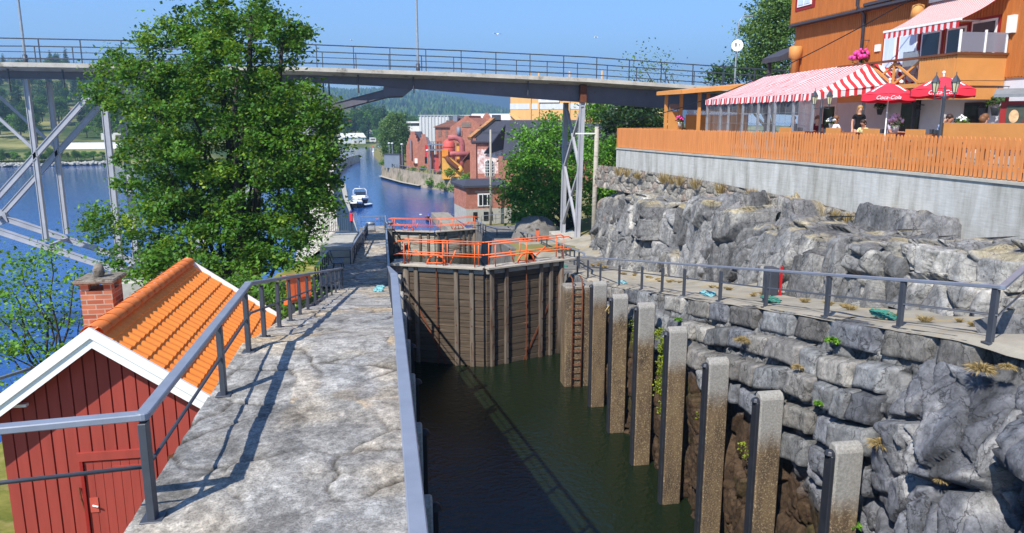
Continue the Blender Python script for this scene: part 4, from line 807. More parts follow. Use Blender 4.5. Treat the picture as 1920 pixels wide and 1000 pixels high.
for y in (27.95, 29.4, 30.9, 31.4, 32.4, 33.9, 35.4, 36.3, 37.9):
    mb = MB(); mb.bar((17.05, y, 13.7), (17.05, y, 16.0), .09, .09, up=(0, 1, 0)); mb.build('leg', M['steel_grey'], tt)
for p in ((21.6, 28), (19.3, 28)): mb = MB(); mb.bar((*p, 13.7), (*p, 16.1), .09, .09, up=(0, 1, 0)); mb.build('leg', M['steel_dark'], tt)
m, t, b = base_mat('clear_plastic'); M['clear'] = m; n = N(t, 'TexNoise', Scale=1.6, Detail=4.0); t.links.new(coords(t, 'World', (1, 1, .4)), n.inputs[0])
tp = N(t, 'BsdfTransparent'); b.inputs['Base Color'].default_value = (.8, .8, .82, 1); b.inputs['Roughness'].default_value = .15; mx = N(t, 'MixShader'); t.links.new(ramp(t, n.outputs[0], [(.3, (.03,)*3), (.7, (.16,)*3)]), mx.inputs[0])
t.links.new(tp.outputs[0], mx.inputs[1]); t.links.new(b.outputs[0], mx.inputs[2]); t.links.new(mx.outputs[0], t.nodes['Material Output'].inputs[0])
mb = MB(); mb.grid([[(17.03+.04*math.sin(y*3.1+z), y, z) for z in np.linspace(13.8, 15.85, 5)] for y in np.linspace(28.0, 37.85, 40)]); mb.build('plastic_wall', M['clear'], tt, True)
mb = MB()
for z in (14.4, 14.85, 15.3): mb.bar((16.99, 28, z), (16.99, 37.9, z), .008, .012)
for y in np.arange(28.4, 37.8, .5): mb.bar((16.99, y, 13.8), (16.99, y, 15.8), .008, .008, up=(0, 1, 0))
mb.build('window_grid', M['steel_grey'], tt)
# pergola
pg = thing('pergola', (16.5, 41.5, 13.6), 'ochre wooden pergola with lattice panels behind the striped tent', 'pergola'); mb = MB()
mb.slab([(15.9, 42.3, 16.62), (22, 42.8, 17.2), (22, 38.6, 17.1), (16.3, 39.6, 16.62)], .12); mb.build('roof', M['ochre_plain'], pg)
mb = MB(); mb.bar((15.9, 42.3, 16.5), (16.3, 39.6, 16.5), .1, .2); mb.bar((16.3, 39.6, 16.5), (22, 38.6, 16.98), .1, .2); mb.build('beam', M['ochre_plain'], pg)
for p in ((16.35, 42.0), (17.1, 41.6), (17.5, 40.0), (18.6, 41.3), (20.4, 41.0)): mb = MB(); mb.bar((*p, 13.3), (*p, 16.5), .16, .16, up=(0, 1, 0)); mb.build('post', M['ochre_plain'], pg)
mb = MB(); mb.bb((16.4, 41.7, 13.5), (17.0, 41.76, 15.5)); mb.bb((17.6, 42.0, 13.5), (21.5, 42.06, 15.3))
for k in range(9): mb.bar((16.4+.07*k, 41.66, 15.5), (16.45+.07*k, 41.66, 15.9), .015, .02)
for k in range(44): mb.bar((17.6+.09*k, 41.98, 15.3), (17.75+.09*k, 41.98, 15.6), .015, .02); mb.bar((17.75+.09*k, 41.98, 15.3), (17.6+.09*k, 41.98, 15.6), .015, .02)
mb.build('lattice_panel', M['ochre_plain'], pg)
# picket fence on the wall
pf = thing('picket_fence', (15.4, 25, 13.4), 'long ochre picket fence on the concrete terrace wall', 'fence'); mb = MB(); rb = MB(); ptsf = []
for (x0, y0_), (x1, y1_) in zip(cw, cw[1:]):
    a = Vector((x0+.08, y0_, 0)); b = Vector((x1+.08, y1_, 0)); L = (b-a).length; e = (b-a)/L
    n = round(L/.155)
    for k in range(n):
        p = a+e*(L*(k+.5)/n); far_ = p.y > 30; wd = .068 if far_ else .052; zt_ = 14.56+random.uniform(-.012, .012); lean = random.uniform(-.012, .012)
        q = [(-wd, 13.5), (wd, 13.5), (wd, zt_-.07), (wd*.35, zt_), (-wd*.35, zt_), (-wd, zt_-.07)]; nn = Vector((e.y, -e.x, 0))*.012
        vs = [p+e*(s+lean*(z-13.5))+Vector((0, 0, z))+nn*t_ for t_ in (-1, 1) for s, z in q]
        mb.add(vs, [(5, 4, 3, 2, 1, 0), (6, 7, 8, 9, 10, 11)]+[(i, (i+1) % 6, 6+(i+1) % 6, 6+i) for i in range(6)])
    for z in (13.75, 14.3): rb.bar(a+Vector((.06, 0, z)), b+Vector((.06, 0, z)), .04, .09)
    n = max(1, round(L/2.4))
    for k in range(n): pp = a+e*(L*k/n); ptsf.append(pp)
pk = mb.build('pickets', M['fence_paint'], pf); rb.build('rail', M['fence_paint'], pf)
mb = MB(); a = Vector((13.2, 41.05, 0)); b = Vector((19.5, 43.3, 0))
for k in range(44):
    p = a.lerp(b, k/43); mb.box((p.x, p.y, 14.02), (.13, .03, 1.08), rz=.34)
mb.build('return_pickets', M['fence_paint'], pf)
for p in ptsf: mb = MB(); mb.bar(p+Vector((.1, 0, 13.38)), p+Vector((.1, 0, 14.4)), .06, .06); mb.build('post', M['steel_dark'], pf)
# parasols
M['parasol_red'] = mat('red_parasol_cloth', S(238, 58, 74), .75, .1, 2, .15, 20, .2); M['logo_white'] = mat('white_print', S(238, 234, 234), .7, .04)
def parasol(base, top, rad, label, spin):
    base = Vector(base); top = Vector(top); t = thing('parasol', base, label, 'parasol', None); ax = (top-base).normalized(); Q = Vector((0, 0, 1)).rotation_difference(Vector((ax.x*.15, ax.y*.15, 1)).normalized()).to_matrix()
    P = lambda r, a, z: top+Q @ Vector((r*math.cos(a), r*math.sin(a), z)); n = 8; mb = MB(); st = MB()
    for k in range(n):
        a0_ = spin+2*math.pi*k/n; a1_ = spin+2*math.pi*(k+1)/n; G = []
        for i in range(7):
            f = i/6; row = []
            for j in range(6):
                a = lerp(a0_, a1_, j/5); rr = rad*f*(1-.055*math.sin(math.pi*j/5)*f); row.append(P(rr, a, -.42*f**1.25-.0*f+.02*math.sin(math.pi*j/5)*f))
            G.append(row)
        mb.grid(G); G2 = [[P(rad*(1-.055*math.sin(math.pi*j/5)), lerp(a0_, a1_, j/5), -.42), P(rad*1.0*(1-.055*math.sin(math.pi*j/5)), lerp(a0_, a1_, j/5), -.60-.03*math.sin(math.pi*j/5))] for j in range(6)]; mb.grid(G2)
        if k % 2 == 0:
            G3 = []
            for i in range(7):
                f = .34+.5*i/6; wd = (.17-.03*i/6)
                G3.append([P(rad*f*(1-.055*math.sin(math.pi*q)*f), lerp(a0_, a1_, q), -.42*f**1.25+.02*math.sin(math.pi*q)*f+.012) for q in (.5-wd/f*.5, .5, .5+wd/f*.5)])
            st.grid(G3)
    cn = mb.build('canopy', M['parasol_red'], t, True); st.build('white_stripe', M['logo_white'], cn)
    mb = MB(); mb.tube([base, top+ax*.1], .022, 8); mb.build('pole', M['white_paint'], t); mb = MB(); mb.blob(top+ax*.12, .05, 8, 6); mb.build('finial', M['white_paint'], t)
    d = (Vector((0, 0, EYE))-top); d.z = 0; d.normalize(); ctr = top-Vector((0, 0, .50))+d*(rad*.955)
    text('Coca-Cola', cn, M['logo_white'], ctr+d*.02, .17, facing(d), shear=.35, ext=.006)
    mb = MB(); mb.lathe([(.25, 0), (.25, .08), (.06, .1), (.05, .3)], base-Vector((0, 0, .02)), 12); mb.build('base', M['steel_dark'], t); return t
parasol((16.45, 22.6, 13.8), (16.85, 23.15, 16.22), .87, 'smaller red parasol with white stripes standing nearer the striped tent', R(-14))
parasol((16.6, 20.25, 13.8), (16.9, 20.75, 16.3), .92, 'right-hand red parasol with white stripes behind the twin lantern', R(-12))
# twin lantern posts
M['lamp_glass'] = mat('lantern_glass', S(196, 190, 150), .2, .1)
def lantern_post(x, y, z, h, label):
    t = thing('lantern_post', (x, y, z), label, 'street lamp', 'twin lantern posts on the terrace'); mb = MB()
    mb.lathe([(.10, 0), (.08, .2), (.05, .3), (.045, h-.55), (.07, h-.5), (.04, h-.45), (.03, h-.2), (.01, h-.1)], (x, y, z), 12); mb.build('post', M['steel_dark'], t, True)
    for s in (-1, 1):
        c = Vector((x+s*.24, y-s*.10, z+h-.38)); mb = MB(); mb.tube([(x, y, z+h-.48), c+Vector((0, 0, -.16)), c+Vector((0, 0, -.02))], .016, 6); mb.build('arm', M['steel_dark'], t)
        mb = MB(); mb.lathe([(.05, 0), (.105, .3)], c, 6); l = mb.build('lantern', M['lamp_glass'], t)
        mb = MB(); mb.lathe([(.14, .3), (.05, .45), (.012, .5), (.012, .58)], c, 6); mb.lathe([(.06, -.02), (.06, .01)], c, 6)
        for k in range(6): a = math.pi/3*k; mb.bar(c+Vector((.055*math.cos(a), .055*math.sin(a), 0)), c+Vector((.112*math.cos(a), .112*math.sin(a), .3)), .014, .014)
        mb.build('cage', M['steel_dark'], l)
lantern_post(16.2, 26.0, 13.7, 2.25, 'black twin lantern post in front of the striped tent gable')
lantern_post(16.05, 19.6, 13.7, 2.45, 'black twin lantern post in front of the right-hand red parasol')
# notice board with poster
nb_ = thing('notice_board', (22.6, 24, 13.8), 'dark red notice board with a portrait poster at the right edge of the terrace', 'notice board')
fr = facing((-.75, -.65, 0)); c0 = Vector((21.25, 22.1, 15.0)); xr, yr = fr.col[0], fr.col[1]
def plate(c, w_, h_, off, m_, name, par):
    n = fr.col[2]; c = Vector(c)+n*off; mb = MB(); mb.add([c+xr*(i*w_/2)+yr*(j*h_/2)+n*k for k in (-.015, .015) for i, j in ((-1, -1), (1, -1), (1, 1), (-1, 1))], [(3, 2, 1, 0), (4, 5, 6, 7), (0, 1, 5, 4), (1, 2, 6, 5), (2, 3, 7, 6), (3, 0, 4, 7)]); return mb.build(name, m_, par)
plate(c0, 1.5, 1.25, 0, M['red_trim'], 'board', nb_); po = plate(c0-xr*.32+yr*.1, .5, .8, .03, mat('poster_paper', S(60, 66, 56), .6, .3, 4), 'poster', nb_)
mb = MB(); n = fr.col[2]; cc = c0-xr*.34+yr*.12+n*.05; mb.add([cc+xr*(.14*math.cos(a))+yr*(.22*math.sin(a)) for a in [2*math.pi*k/18 for k in range(18)]], [tuple(range(18))]); mb.build('portrait', mat('poster_face_print', S(196, 160, 118), .6, .35, 7), po)
plate(c0-xr*.34-yr*.34, .5, .22, .035, M['white_paint'], 'paper', nb_); plate(c0+xr*.2-yr*.25, .3, .4, .035, M['white_paint'], 'paper', nb_)
mb = MB(); mb.slab([c0+xr*-.95+yr*.85+n*.35, c0+xr*.95+yr*.85+n*.35, c0+xr*.95+yr*1.05-n*.2, c0-xr*.95+yr*1.05-n*.2], .1); mb.build('canopy', mat('grey_board_canopy', S(120, 124, 126), .8, .15, 3), nb_)
for s in (-.6, .6): mb = MB(); mb.bar(c0+xr*s-n*.05+Vector((0, 0, -1.25)), c0+xr*s-n*.05+yr*.9, .08, .08); mb.build('post', M['red_trim'], nb_)
# tables with benches just inside the fence
M['table_wood'] = mat('varnished_table_wood', S(196, 128, 70), .5, .15, 3, .1, 20, .3, stretch=(1, 5, 1)); M['maroon'] = mat('maroon_table_cloth', S(84, 26, 28), .7, .15, 3)
def table(y, x, label, back=True):
    t = thing('picnic_table', (x, y, 13.8), label, 'table', 'ochre terrace tables behind the fence'); mb = MB(); mb.bb((x-.1, y-.75, 14.5), (x+.7, y+.75, 14.55)); mb.build('top', M['maroon'], t)
    mb = MB(); mb.bb((x-.12, y-.77, 14.45), (x-.08, y+.77, 14.56)); mb.build('edge_board', M['table_wood'], t)
    for s in (-.6, .6): mb = MB(); mb.bar((x+.3, y+s, 13.8), (x+.3, y+s, 14.5), .5, .08); mb.build('leg', M['table_wood'], t)
    b_ = thing('bench', (x-.4, y, 13.8), label.replace('table', 'bench backing the table'), 'bench', 'ochre terrace benches along the fence'); mb = MB(); mb.bb((x-.62, y-.7, 14.2), (x-.3, y+.7, 14.25)); mb.build('seat', M['table_wood'], b_)
    if back: mb = MB(); mb.bb((x-.66, y-.7, 14.35), (x-.62, y+.15, 14.72)); mb.build('backrest', M['ochre_plain'], b_)
    for s in (-.5, .5): mb = MB(); mb.bar((x-.45, y+s, 13.8), (x-.45, y+s, 14.2), .25, .06); mb.build('leg', M['table_wood'], b_)
for y, x, lb in ((28.3, 16.6, 'ochre wooden table at the tent corner beside the plastic wall'), (25.2, 16.7, 'ochre wooden table beside the first twin lantern post'), (23.2, 16.8, 'ochre wooden table under the smaller red parasol'), (21.2, 16.9, 'ochre wooden table between the two red parasols')): table(y, x, lb)
mb = MB(); mb.bb((16.28, 16.9, 14.25), (16.33, 19.85, 14.92)); t = thing('bench', (16.4, 18.4, 13.8), 'long ochre bench with a wide plain backrest at the right end of the terrace', 'bench'); mb.build('backrest', M['ochre_plain'], t)
mb = MB(); mb.bb((16.35, 16.9, 14.2), (16.8, 19.85, 14.26)); mb.build('seat', M['table_wood'], t)
for y in (17.1, 18.4, 19.6): mb = MB(); mb.bar((16.5, y, 13.75), (16.5, y, 14.2), .3, .07); mb.build('leg', M['table_wood'], t)
mb = MB(); mb.bb((16, 15, 13.3), (22.05, 38.5, 13.78)); struct(mb.build('terrace', M['paving_grey']))
# ================================================================== RED SHED
M['red_board'] = boardmat('falu_red_boards', S(152, 64, 54), .15); M['tile'] = mat('orange_clay_tiles', S(250, 142, 60), .75, .07, 3, .15, 40, .25, worn=(S(240, 130, 54), .35, 2.5)); M['tile_ridge'] = mat('ridge_tiles', S(222, 124, 62), .9, .1, 5, .2, 40, .2, worn=(S(190, 104, 58), .3, 6))
M['brick'] = brickmat('old_red_bricks', S(140, 80, 58), S(172, 116, 88), S(164, 152, 136)); M['lichen_slab'] = mat('lichened_slate', S(128, 120, 108), .95, .35, 9, .5, 30, .15, worn=(S(84, 74, 62), .45, 12))
sh = thing('shed', (-3.85, 13.3, 8.5), 'small red boarded shed with orange tiled roof and white barge boards beside the left walkway', 'shed')
XR, ZR, SL, Y0, Y1 = -3.84, 12.22, .727, 10.32, 15.4
roofz = lambda x: ZR-SL*abs(x-XR)
mb = MB(); rv = random.Random(3); x = -5.22; k = 0
while x < -2.5:
    wd = rv.uniform(.15, .165); o = .03+rv.uniform(0, .01)
    mb.add([(x, Y0+.30-o, 8.4), (x+wd-.016, Y0+.30-o, 8.4), (x+wd-.016, Y0+.30-o, roofz(x+wd)-.12), (x, Y0+.30-o, roofz(x)-.12)] + [(x, Y0+.34, 8.4), (x+wd, Y0+.34, 8.4), (x+wd, Y0+.34, roofz(x+wd)-.12), (x, Y0+.34, roofz(x)-.12)],
           [(0, 1, 2, 3), (7, 6, 5, 4), (0, 4, 5, 1), (1, 5, 6, 2), (3, 2, 6, 7), (0, 3, 7, 4)]); x += wd+.004; k += 1
mb.prism([(-5.2, 8.4), (-2.5, 8.4), (-2.5, roofz(-2.5)-.13), (XR, ZR-.13), (-5.2, roofz(-5.2)-.13)], 'y', Y0+.345, Y1-.3); mb.build('wall', M['red_board'], sh)
dr = MB(); 
for k in range(7): dr.bb((-4.22+.118*k, Y0+.245, 8.5), (-4.22+.118*k+.112, Y0+.275, 10.32))
dr.bb((-3.86, Y0+.225, 10.2), (-3.42, Y0+.245, 10.235)); d_ = dr.build('door', M['red_board'], sh); MB().bb((-4.268, Y0+.21, 8.4), (-4.228, Y0+.262, 10.335)).build('frame', M['red_trim'], d_)
mb = MB(); mb.bb((-4.30, Y0+.22, 10.34), (-3.36, Y0+.27, 10.46)); mb.build('lintel', M['red_board'], d_)
mb = MB(); mb.bb((-4.2, Y0+.232, 9.56), (-4.09, Y0+.243, 9.78)); mb.build('lock_plate', mat('faded_red_plate', S(186, 82, 66), .6, .1), d_); mb = MB(); mb.tube([(-4.16, Y0+.22, 9.67), (-4.08, Y0+.19, 9.66)], .012, 8); mb.build('handle', M['white_paint'], d_)
mb = MB(); mb.tube([(-4.32, Y0+.24, 9.95), (-4.30, Y0+.22, 9.8), (-4.27, Y0+.23, 9.6)], .014, 6); mb.build('hook_chain', M['rust'], d_)
mb = MB(); mb.tube([(-3.05, Y0+.27, 10.34), (-3.05, Y0+.16, 10.34)], .02, 8); mb.tube([(-3.05, Y0+.16, 10.34), (-3.05, Y0+.145, 10.34)], .045, 10); mb.build('wall_pin', M['rust'], sh)
def tileslope(side, name):
    ny = 230; ncs = 8; P = []; Ys = np.linspace(Y0+.02, Y1-.02, ny)
    run = 1.62 if side > 0 else 1.66; rows = []
    mb = MB()
    for c_ in range(ncs):   # every course is its own lapped row of pantiles
        P = []
        for f, lift in ((-.04, .0), (.5, .012), (1.03, .026)):
            dx = max(0, run*(c_+f)/ncs); P.append([(XR+side*dx, y, ZR-SL*dx+.015+lift+.011*math.sin(2*math.pi*y/.205)) for y in Ys])
        P.append([(x_, y_, z_-.028) for x_, y_, z_ in P[-1]]); mb.grid(P[:3]); mb.grid(P[2:])
    return mb.build(name, M['tile'], sh, True)
tileslope(1, 'roof_slope'); tileslope(-1, 'roof_slope')
mb = MB(); mb.prism([(XR, ZR-.03), (XR+1.6, ZR-.03-SL*1.6), (XR+1.6, ZR-.1-SL*1.6), (XR, ZR-.1), (XR-1.65, ZR-.1-SL*1.65), (XR-1.65, ZR-.03-SL*1.65)], 'y', Y0+.03, Y1-.03); mb.build('roof_boarding', M['red_trim'], sh)
mb = MB(); nt_ = 15; L = (Y1-Y0)/nt_
for k in range(nt_):
    ya = Y0+L*k; n = 9; arc = [math.pi*j/(n-1) for j in range(n)]
    ring = lambda y, r: [(XR+r*math.cos(a)*1.15, y, ZR+.0+r*math.sin(a)*.9) for a in arc]
    mb.grid([ring(ya, .131), ring(ya+.05, .131), ring(ya+.06, .125), ring(ya+L+.03, .119)])
mb.build('ridge_tiles', M['tile_ridge'], sh, True)
for ya, nm in ((Y0-.06, 'barge_board'), (Y1-.0, 'barge_board')):
    for s in (1, -1):
        e = 1.62 if s > 0 else 1.75; q = lambda dx, dz: (XR+s*dx, ZR-SL*dx+dz)
        mb = MB(); mb.prism([q(0, .10), q(e, .10), q(e, -.17), q(0, -.17)] if s > 0 else [q(0, .10), q(0, -.17), q(e, -.17), q(e, .10)], 'y', ya, ya+.05)
        mb.prism([q(0, .12), q(e+.02, .12), q(e+.02, -.03), q(0, -.03)] if s > 0 else [q(0, .12), q(0, -.03), q(e+.02, -.03), q(e+.02, .12)], 'y', ya-.03, ya-.002); mb.build(nm, M['white_paint'], sh)
mb = MB(); mb.bb((-4.98, Y0+.12, 11.22), (-4.8, Y0+.2, 11.26)); mb.build('soffit_end', M['white_paint'], sh); mb = MB(); mb.bb((-2.75, Y0+.05, 11.2), (-2.6, Y0+.2, 11.3)); mb.build('soffit_end', M['white_paint'], sh)
cb = MB(); cb.bb((-4.68, 12.3, 11.3), (-4.22, 12.78, 12.38)); ch = cb.build('chimney', M['brick'], sh)
for x in (-4.62, -4.28):
    for y in (12.37, 12.71): MB().bb((x-.06, y-.06, 12.38), (x+.06, y+.06, 12.5)).build('corner_brick', M['brick'], ch)
mb = MB(); mb.bb((-4.75, 12.22, 12.5), (-4.15, 12.86, 12.57)); mb.build('cap_slab', M['lichen_slab'], ch, bevel=.02); mb = MB(); mb.blob((-4.45, 12.5, 12.66), (.085, .1, .13), 9, 7, .12); mb.build('cap_stone', M['lichen_slab'], ch, True)
mb = MB(); mb.bb((-4.24, 12.28, 11.6), (-4.14, 12.8, 12.08)); mb.build('flashing', M['steel_grey'], ch)
# orange slatted barrier, bench, ropes on the left walkway
bf = thing('barrier', (-2.45, 24, 9.6), 'orange slatted barrier leaning outside the left walkway railing', 'barrier'); A0, A1, B0, B1 = Vector((-2.45, 18.7, 10.55)), Vector((-2.45, 24.6, 9.35)), Vector((-2.45, 18.7, 11.2)), Vector((-2.45, 24.6, 10.05))
for a, b in ((A0, A1), (B0, B1)): mb = MB(); mb.bar(a, b, .09, .1); mb.build('rail', M['orange_paint'], bf)
mb = MB()
for k in range(34): f = (k+.5)/34; mb.bar(A0.lerp(A1, f)+Vector((.05, 0, 0)), B0.lerp(B1, f)+Vector((.05, 0, 0)), .1, .025, up=(1, 0, 0))
mb.build('slats', M['orange_paint'], bf)
for f in (.25, .8): mb = MB(); mb.bar(A0.lerp(A1, f)-Vector((0, 0, 2)), B0.lerp(B1, f), .08, .08, up=(1, 0, 0)); mb.build('post', M['steel_dark'], bf)
bn = thing('bench', (-2.4, 39.8, 7.25), 'small dark slatted bench in the shaded bay of the left walkway', 'bench')
for k in range(4): mb = MB(); mb.box((-2.6+.13*k, 39.8, 7.7), (.11, 1.5, .03)); mb.build('seat_slat', M['steel_dark'], bn)
for k in range(2): mb = MB(); mb.box((-2.78-.03*k, 39.8, 7.88+.16*k), (.03, 1.5, .11)); mb.build('back_slat', M['steel_dark'], bn)
for y in (39.25, 40.35):
    mb = MB(); mb.bar((-2.7, y, 7.2), (-2.6, y, 7.7), .05, .05); mb.bar((-2.15, y, 7.2), (-2.25, y, 7.7), .05, .05); mb.bar((-2.7, y, 7.68), (-2.84, y, 8.15), .05, .04); mb.bar((-2.7, y, 7.67), (-2.15, y, 7.67), .05, .04); mb.build('leg', M['steel_dark'], bn)
M['rope_blue'] = mat('pale_blue_rope', S(122, 180, 184), .85, .15, 20); M['rope_green'] = mat('green_rope', S(58, 122, 106), .85, .15, 20)
def ropecoil(c, r, label, mt, seed):
    rr = random.Random(seed); pts = []; c = Vector(c)
    for k in range(120): a = k*.33; q = .8*r*(.35+.65*rr.random()); pts.append(c+Vector((q*math.cos(a)*.8, q*math.sin(a)*1.3, .03+.05*rr.random())))
    mb = MB(); mb.tube(pts, .018, 5); o = mb.build('rope_coil', M[mt], None, True); tag(o, label, 'rope')
ropecoil((-.25, 27.2, zl(27.2)), .3, 'pale blue rope heap lying nearest on the left walkway', 'rope_blue', 1)
ropecoil((-.2, 30.2, zl(30.2)), .28, 'pale blue rope heap lying farther up by the walkway step', 'rope_blue', 2)
ropecoil((9.3, 27.9, zr(27.9)+.02), .3, 'pale blue rope heap on the right path just past the ladder', 'rope_blue', 3)
ropecoil((9.3, 20.0, zr(20)+.02), .33, 'pale blue-grey rope heap in the middle of the right path', 'rope_blue', 4)
ropecoil((9.6, 17.0, zr(17)+.02), .36, 'dark green rope heap on the right path', 'rope_green', 5)
ropecoil((9.5, 12.6, zr(12.6)+.02), .34, 'grey-green rope heap nearest the kink of the right railing', 'rope_green', 6)
ropecoil((8.9, 36, 7.72), .3, 'turquoise rope heap behind the right end of the nearest gate', 'rope_green', 7)
# black and red lockside cabinet at the foot of the rock
cbn = thing('cabinet', (10.75, 19.0, 9.7), 'dark grey cabinet with a bright red edge at the foot of the rock face', 'cabinet'); mb = MB(); mb.bb((10.55, 18.8, 9.9), (10.85, 19.2, 10.95)); mb.build('body', M['steel_dark'], cbn, bevel=.03); mb = MB(); mb.bb((10.86, 18.76, 9.9), (10.91, 18.82, 11.0)); mb.build('red_edge', mat('bright_red_paint', S(186, 36, 38), .4, .05), cbn)
# timber telephone pole
tp_ = thing('utility_pole', (12.9, 44.45, 6.9), 'weathered timber utility pole in front of the grey bridge pylon', 'pole'); mb = MB(); mb.tube([(12.87, 44.45, 6.5), (12.95, 44.45, 14.6)], [.17, .13], 12); mb.build('pole', M['grey_wood'], tp_, True); mb = MB(); mb.bar((12.9, 44.4, 14.2), (11.6, 44.4, 14.2), .08, .08); mb.build('cross_arm', M['white_paint'], tp_)
tp_ = thing('utility_pole', (11.6, 80, 4), 'thin grey pole in front of the small brick hut', 'pole'); mb = MB(); mb.tube([(11.62, 80.5, 3.5), (11.65, 80.5, 14)], [.14, .1], 10); mb.build('pole', M['grey_wood'], tp_, True)
# overhead cable whose shadow crosses the fence
mb = MB(); a = Vector((12.95, 44.45, 14.5)); b = Vector((21.6, 27.3, 20.2)); mb.tube([a.lerp(b, k/16)-Vector((0, 0, .9*math.sin(math.pi*k/16))) for k in range(17)], .022, 6); tag(mb.build('overhead_cable', M['black'], None, True), 'black cable sagging from the timber pole up to the ochre house', 'cable')
# handrail by the shore
mb = MB(); mb.tube([(-10.6, 19.4, 8.1), (-10.1, 20.6, 8.35), (-9.2, 22.4, 8.3)], .05, 8); mb.bar((-10.1, 20.6, 5.8), (-10.1, 20.6, 8.3), .05, .05); tag(mb.build('handrail', M['rail_paint'], None), 'short grey handrail above the river bank left of the shed', 'railing')
# ================================================================== TREES
def leaves(name, centers, m, leaf, parent, spread=.55, tint=(0, 1), flat=.35, seed=1, aspect=.75):
    """centers (n,4): x,y,z,number of leaves-weight; every leaf is its own folded card"""
    g = np.random.default_rng(seed); n = len(centers); cpos = centers[:, :3]
    Nn = g.normal(size=(n, 3)); Nn[:, 2] = np.abs(Nn[:, 2])+flat*1.6; Nn /= np.linalg.norm(Nn, axis=1, keepdims=True)
    t1 = np.cross(Nn, g.normal(size=(n, 3))); t1 /= np.linalg.norm(t1, axis=1, keepdims=True)+1e-9; t2 = np.cross(Nn, t1)
    s = (leaf*g.uniform(.65, 1.25, n))[:, None]; q = s*aspect
    V = np.stack([cpos-t1*s*.5, cpos+t2*q*.5-Nn*s*.12, cpos+t1*s*.5, cpos-t2*q*.5-Nn*s*.12], 1).reshape(-1, 3)
    Fq = np.arange(4*n).reshape(n, 4); tv = centers[:, 3] if centers.shape[1] > 3 else g.uniform(*tint, n)
    return npmesh(name, V, Fq, m, parent, np.repeat(tv[:, None], 4, 0).repeat(3, 1))
def crown_points(lobes, per, seed=1, clump=.42, shell=.55, nclump=None, droop=0):
    """lobes: list of (centre, radii). clumps sit towards each lobe's surface, leaves gather round the clumps"""
    g = np.random.default_rng(seed); out = []
    for c, r in lobes:
        c = np.array(c); r = np.array(r if hasattr(r, '__len__') else (r, r, r)); K = nclump or max(8, int(14*r.mean()**1.3))
        d = g.normal(size=(K, 3)); d /= np.linalg.norm(d, axis=1, keepdims=True); rad = shell+(1-shell)*g.random(K)**.6
        cl = c+d*r*rad[:, None]; tint = np.clip(g.normal(.42, .17, K), 0, 1)
        m = int(per*r.mean()**2); w_ = g.integers(0, K, m); sp = clump*(.5+.8*g.random(K))
        off = g.normal(size=(m, 3))*np.array([1, 1, .62])*sp[w_][:, None]
        if droop: off[:, 2] -= np.abs(g.normal(size=m))*droop
        p = cl[w_]+off; out.append(np.concatenate([p, np.clip(tint[w_]+g.normal(0, .13, m), 0, 1)[:, None]], 1))
    return np.concatenate(out)
def limbs(name, base, forks, parent, r0=.3, m_='bark', seed=1):
    """trunk from base, one tapering limb to every fork point"""
    rr = random.Random(seed); base = Vector(base); mb = MB()
    for tgt, rad, via in forks:
        tgt = Vector(tgt); pts = [base]
        for k in range(1, 7):
            f = k/6; p = base.lerp(tgt, f); p.z = base.z+(tgt.z-base.z)*f**.8; h = via*math.sin(math.pi*f); pts.append(p+Vector((rr.uniform(-h, h), rr.uniform(-h, h), 0)))
        mb.tube(pts, [rad*(1-.78*k/6) for k in range(7)], 7)
    return mb.build(name, M[m_], parent, True)
M['leaf_maple'] = leafmat('maple_leaves', [S(30, 62, 18), S(56, 100, 28), S(80, 126, 36), S(106, 148, 44), S(150, 168, 54)])
M['leaf_light'] = leafmat('light_leaves', [S(48, 90, 22), S(82, 136, 36), S(116, 164, 50), S(146, 186, 64)], .4)
M['leaf_mid'] = leafmat('mid_leaves', [S(30, 60, 18), S(54, 92, 28), S(84, 128, 38), S(116, 150, 52)])
M['leaf_bright'] = leafmat('bright_leaves', [S(48, 94, 26), S(82, 136, 40), S(112, 168, 52), S(150, 190, 70)], .35)
M['leaf_dark'] = leafmat('dark_leaves', [S(18, 36, 16), S(30, 56, 24), S(46, 76, 32), S(66, 92, 40)], .2)
M['leaf_birch'] = leafmat('birch_leaves', [S(70, 100, 52), S(96, 130, 70), S(126, 156, 88), S(156, 180, 104)], .4)
M['leaf_far'] = leafmat('far_leaves', [S(30, 58, 26), S(48, 82, 36), S(70, 106, 44), S(98, 126, 56)], .2)
# ---- the big maple
tr = thing('maple_tree', (-6.4, 33.6, 5.6), 'big dark green maple beside the left walkway with its crown hiding part of the bridge', 'tree')
lob = [(470, 30, 95, 33), (400, 20, 90, 35), (530, 70, 52, 32), (345, 45, 38, 34), (330, 110, 66, 33), (265, 130, 62, 34), (215, 125, 34, 34), (445, 140, 105, 32), (535, 180, 68, 32), (290, 215, 88, 33), (205, 165, 36, 33), (415, 250, 112, 32), (545, 275, 80, 31), (600, 215, 40, 31), (622, 268, 32, 31), (590, 330, 55, 31), (310, 300, 85, 33), (270, 340, 46, 33), (390, 350, 90, 34), (475, 355, 92, 32), (585, 395, 42, 31),
       (205, 430, 55, 32), (255, 475, 60, 31), (320, 430, 88, 31), (405, 470, 92, 31), (485, 455, 70, 31), (545, 425, 46, 31), (340, 400, 66, 33), (495, 510, 58, 30), (560, 478, 34, 30), (430, 380, 55, 35), (365, 180, 70, 36), (480, 215, 75, 36), (330, 500, 60, 30), (610, 380, 24, 30), (590, 300, 52, 31), (572, 240, 46, 31), (596, 355, 40, 31), (555, 335, 56, 31), (515, 300, 66, 32), (560, 200, 44, 32)]
L3 = []
for px, py, r_, d in lob: p = atd(px, py, d*.97); rr = r_*d/1400*.98; L3.append(((p.x, p.y, p.z), (rr, rr*1.1, rr*.88)))
leaves('crown', crown_points(L3, 1120, 5, .29, .62), M['leaf_maple'], .165, tr, seed=2)
base = (-6.4, 33.6, 5.4)
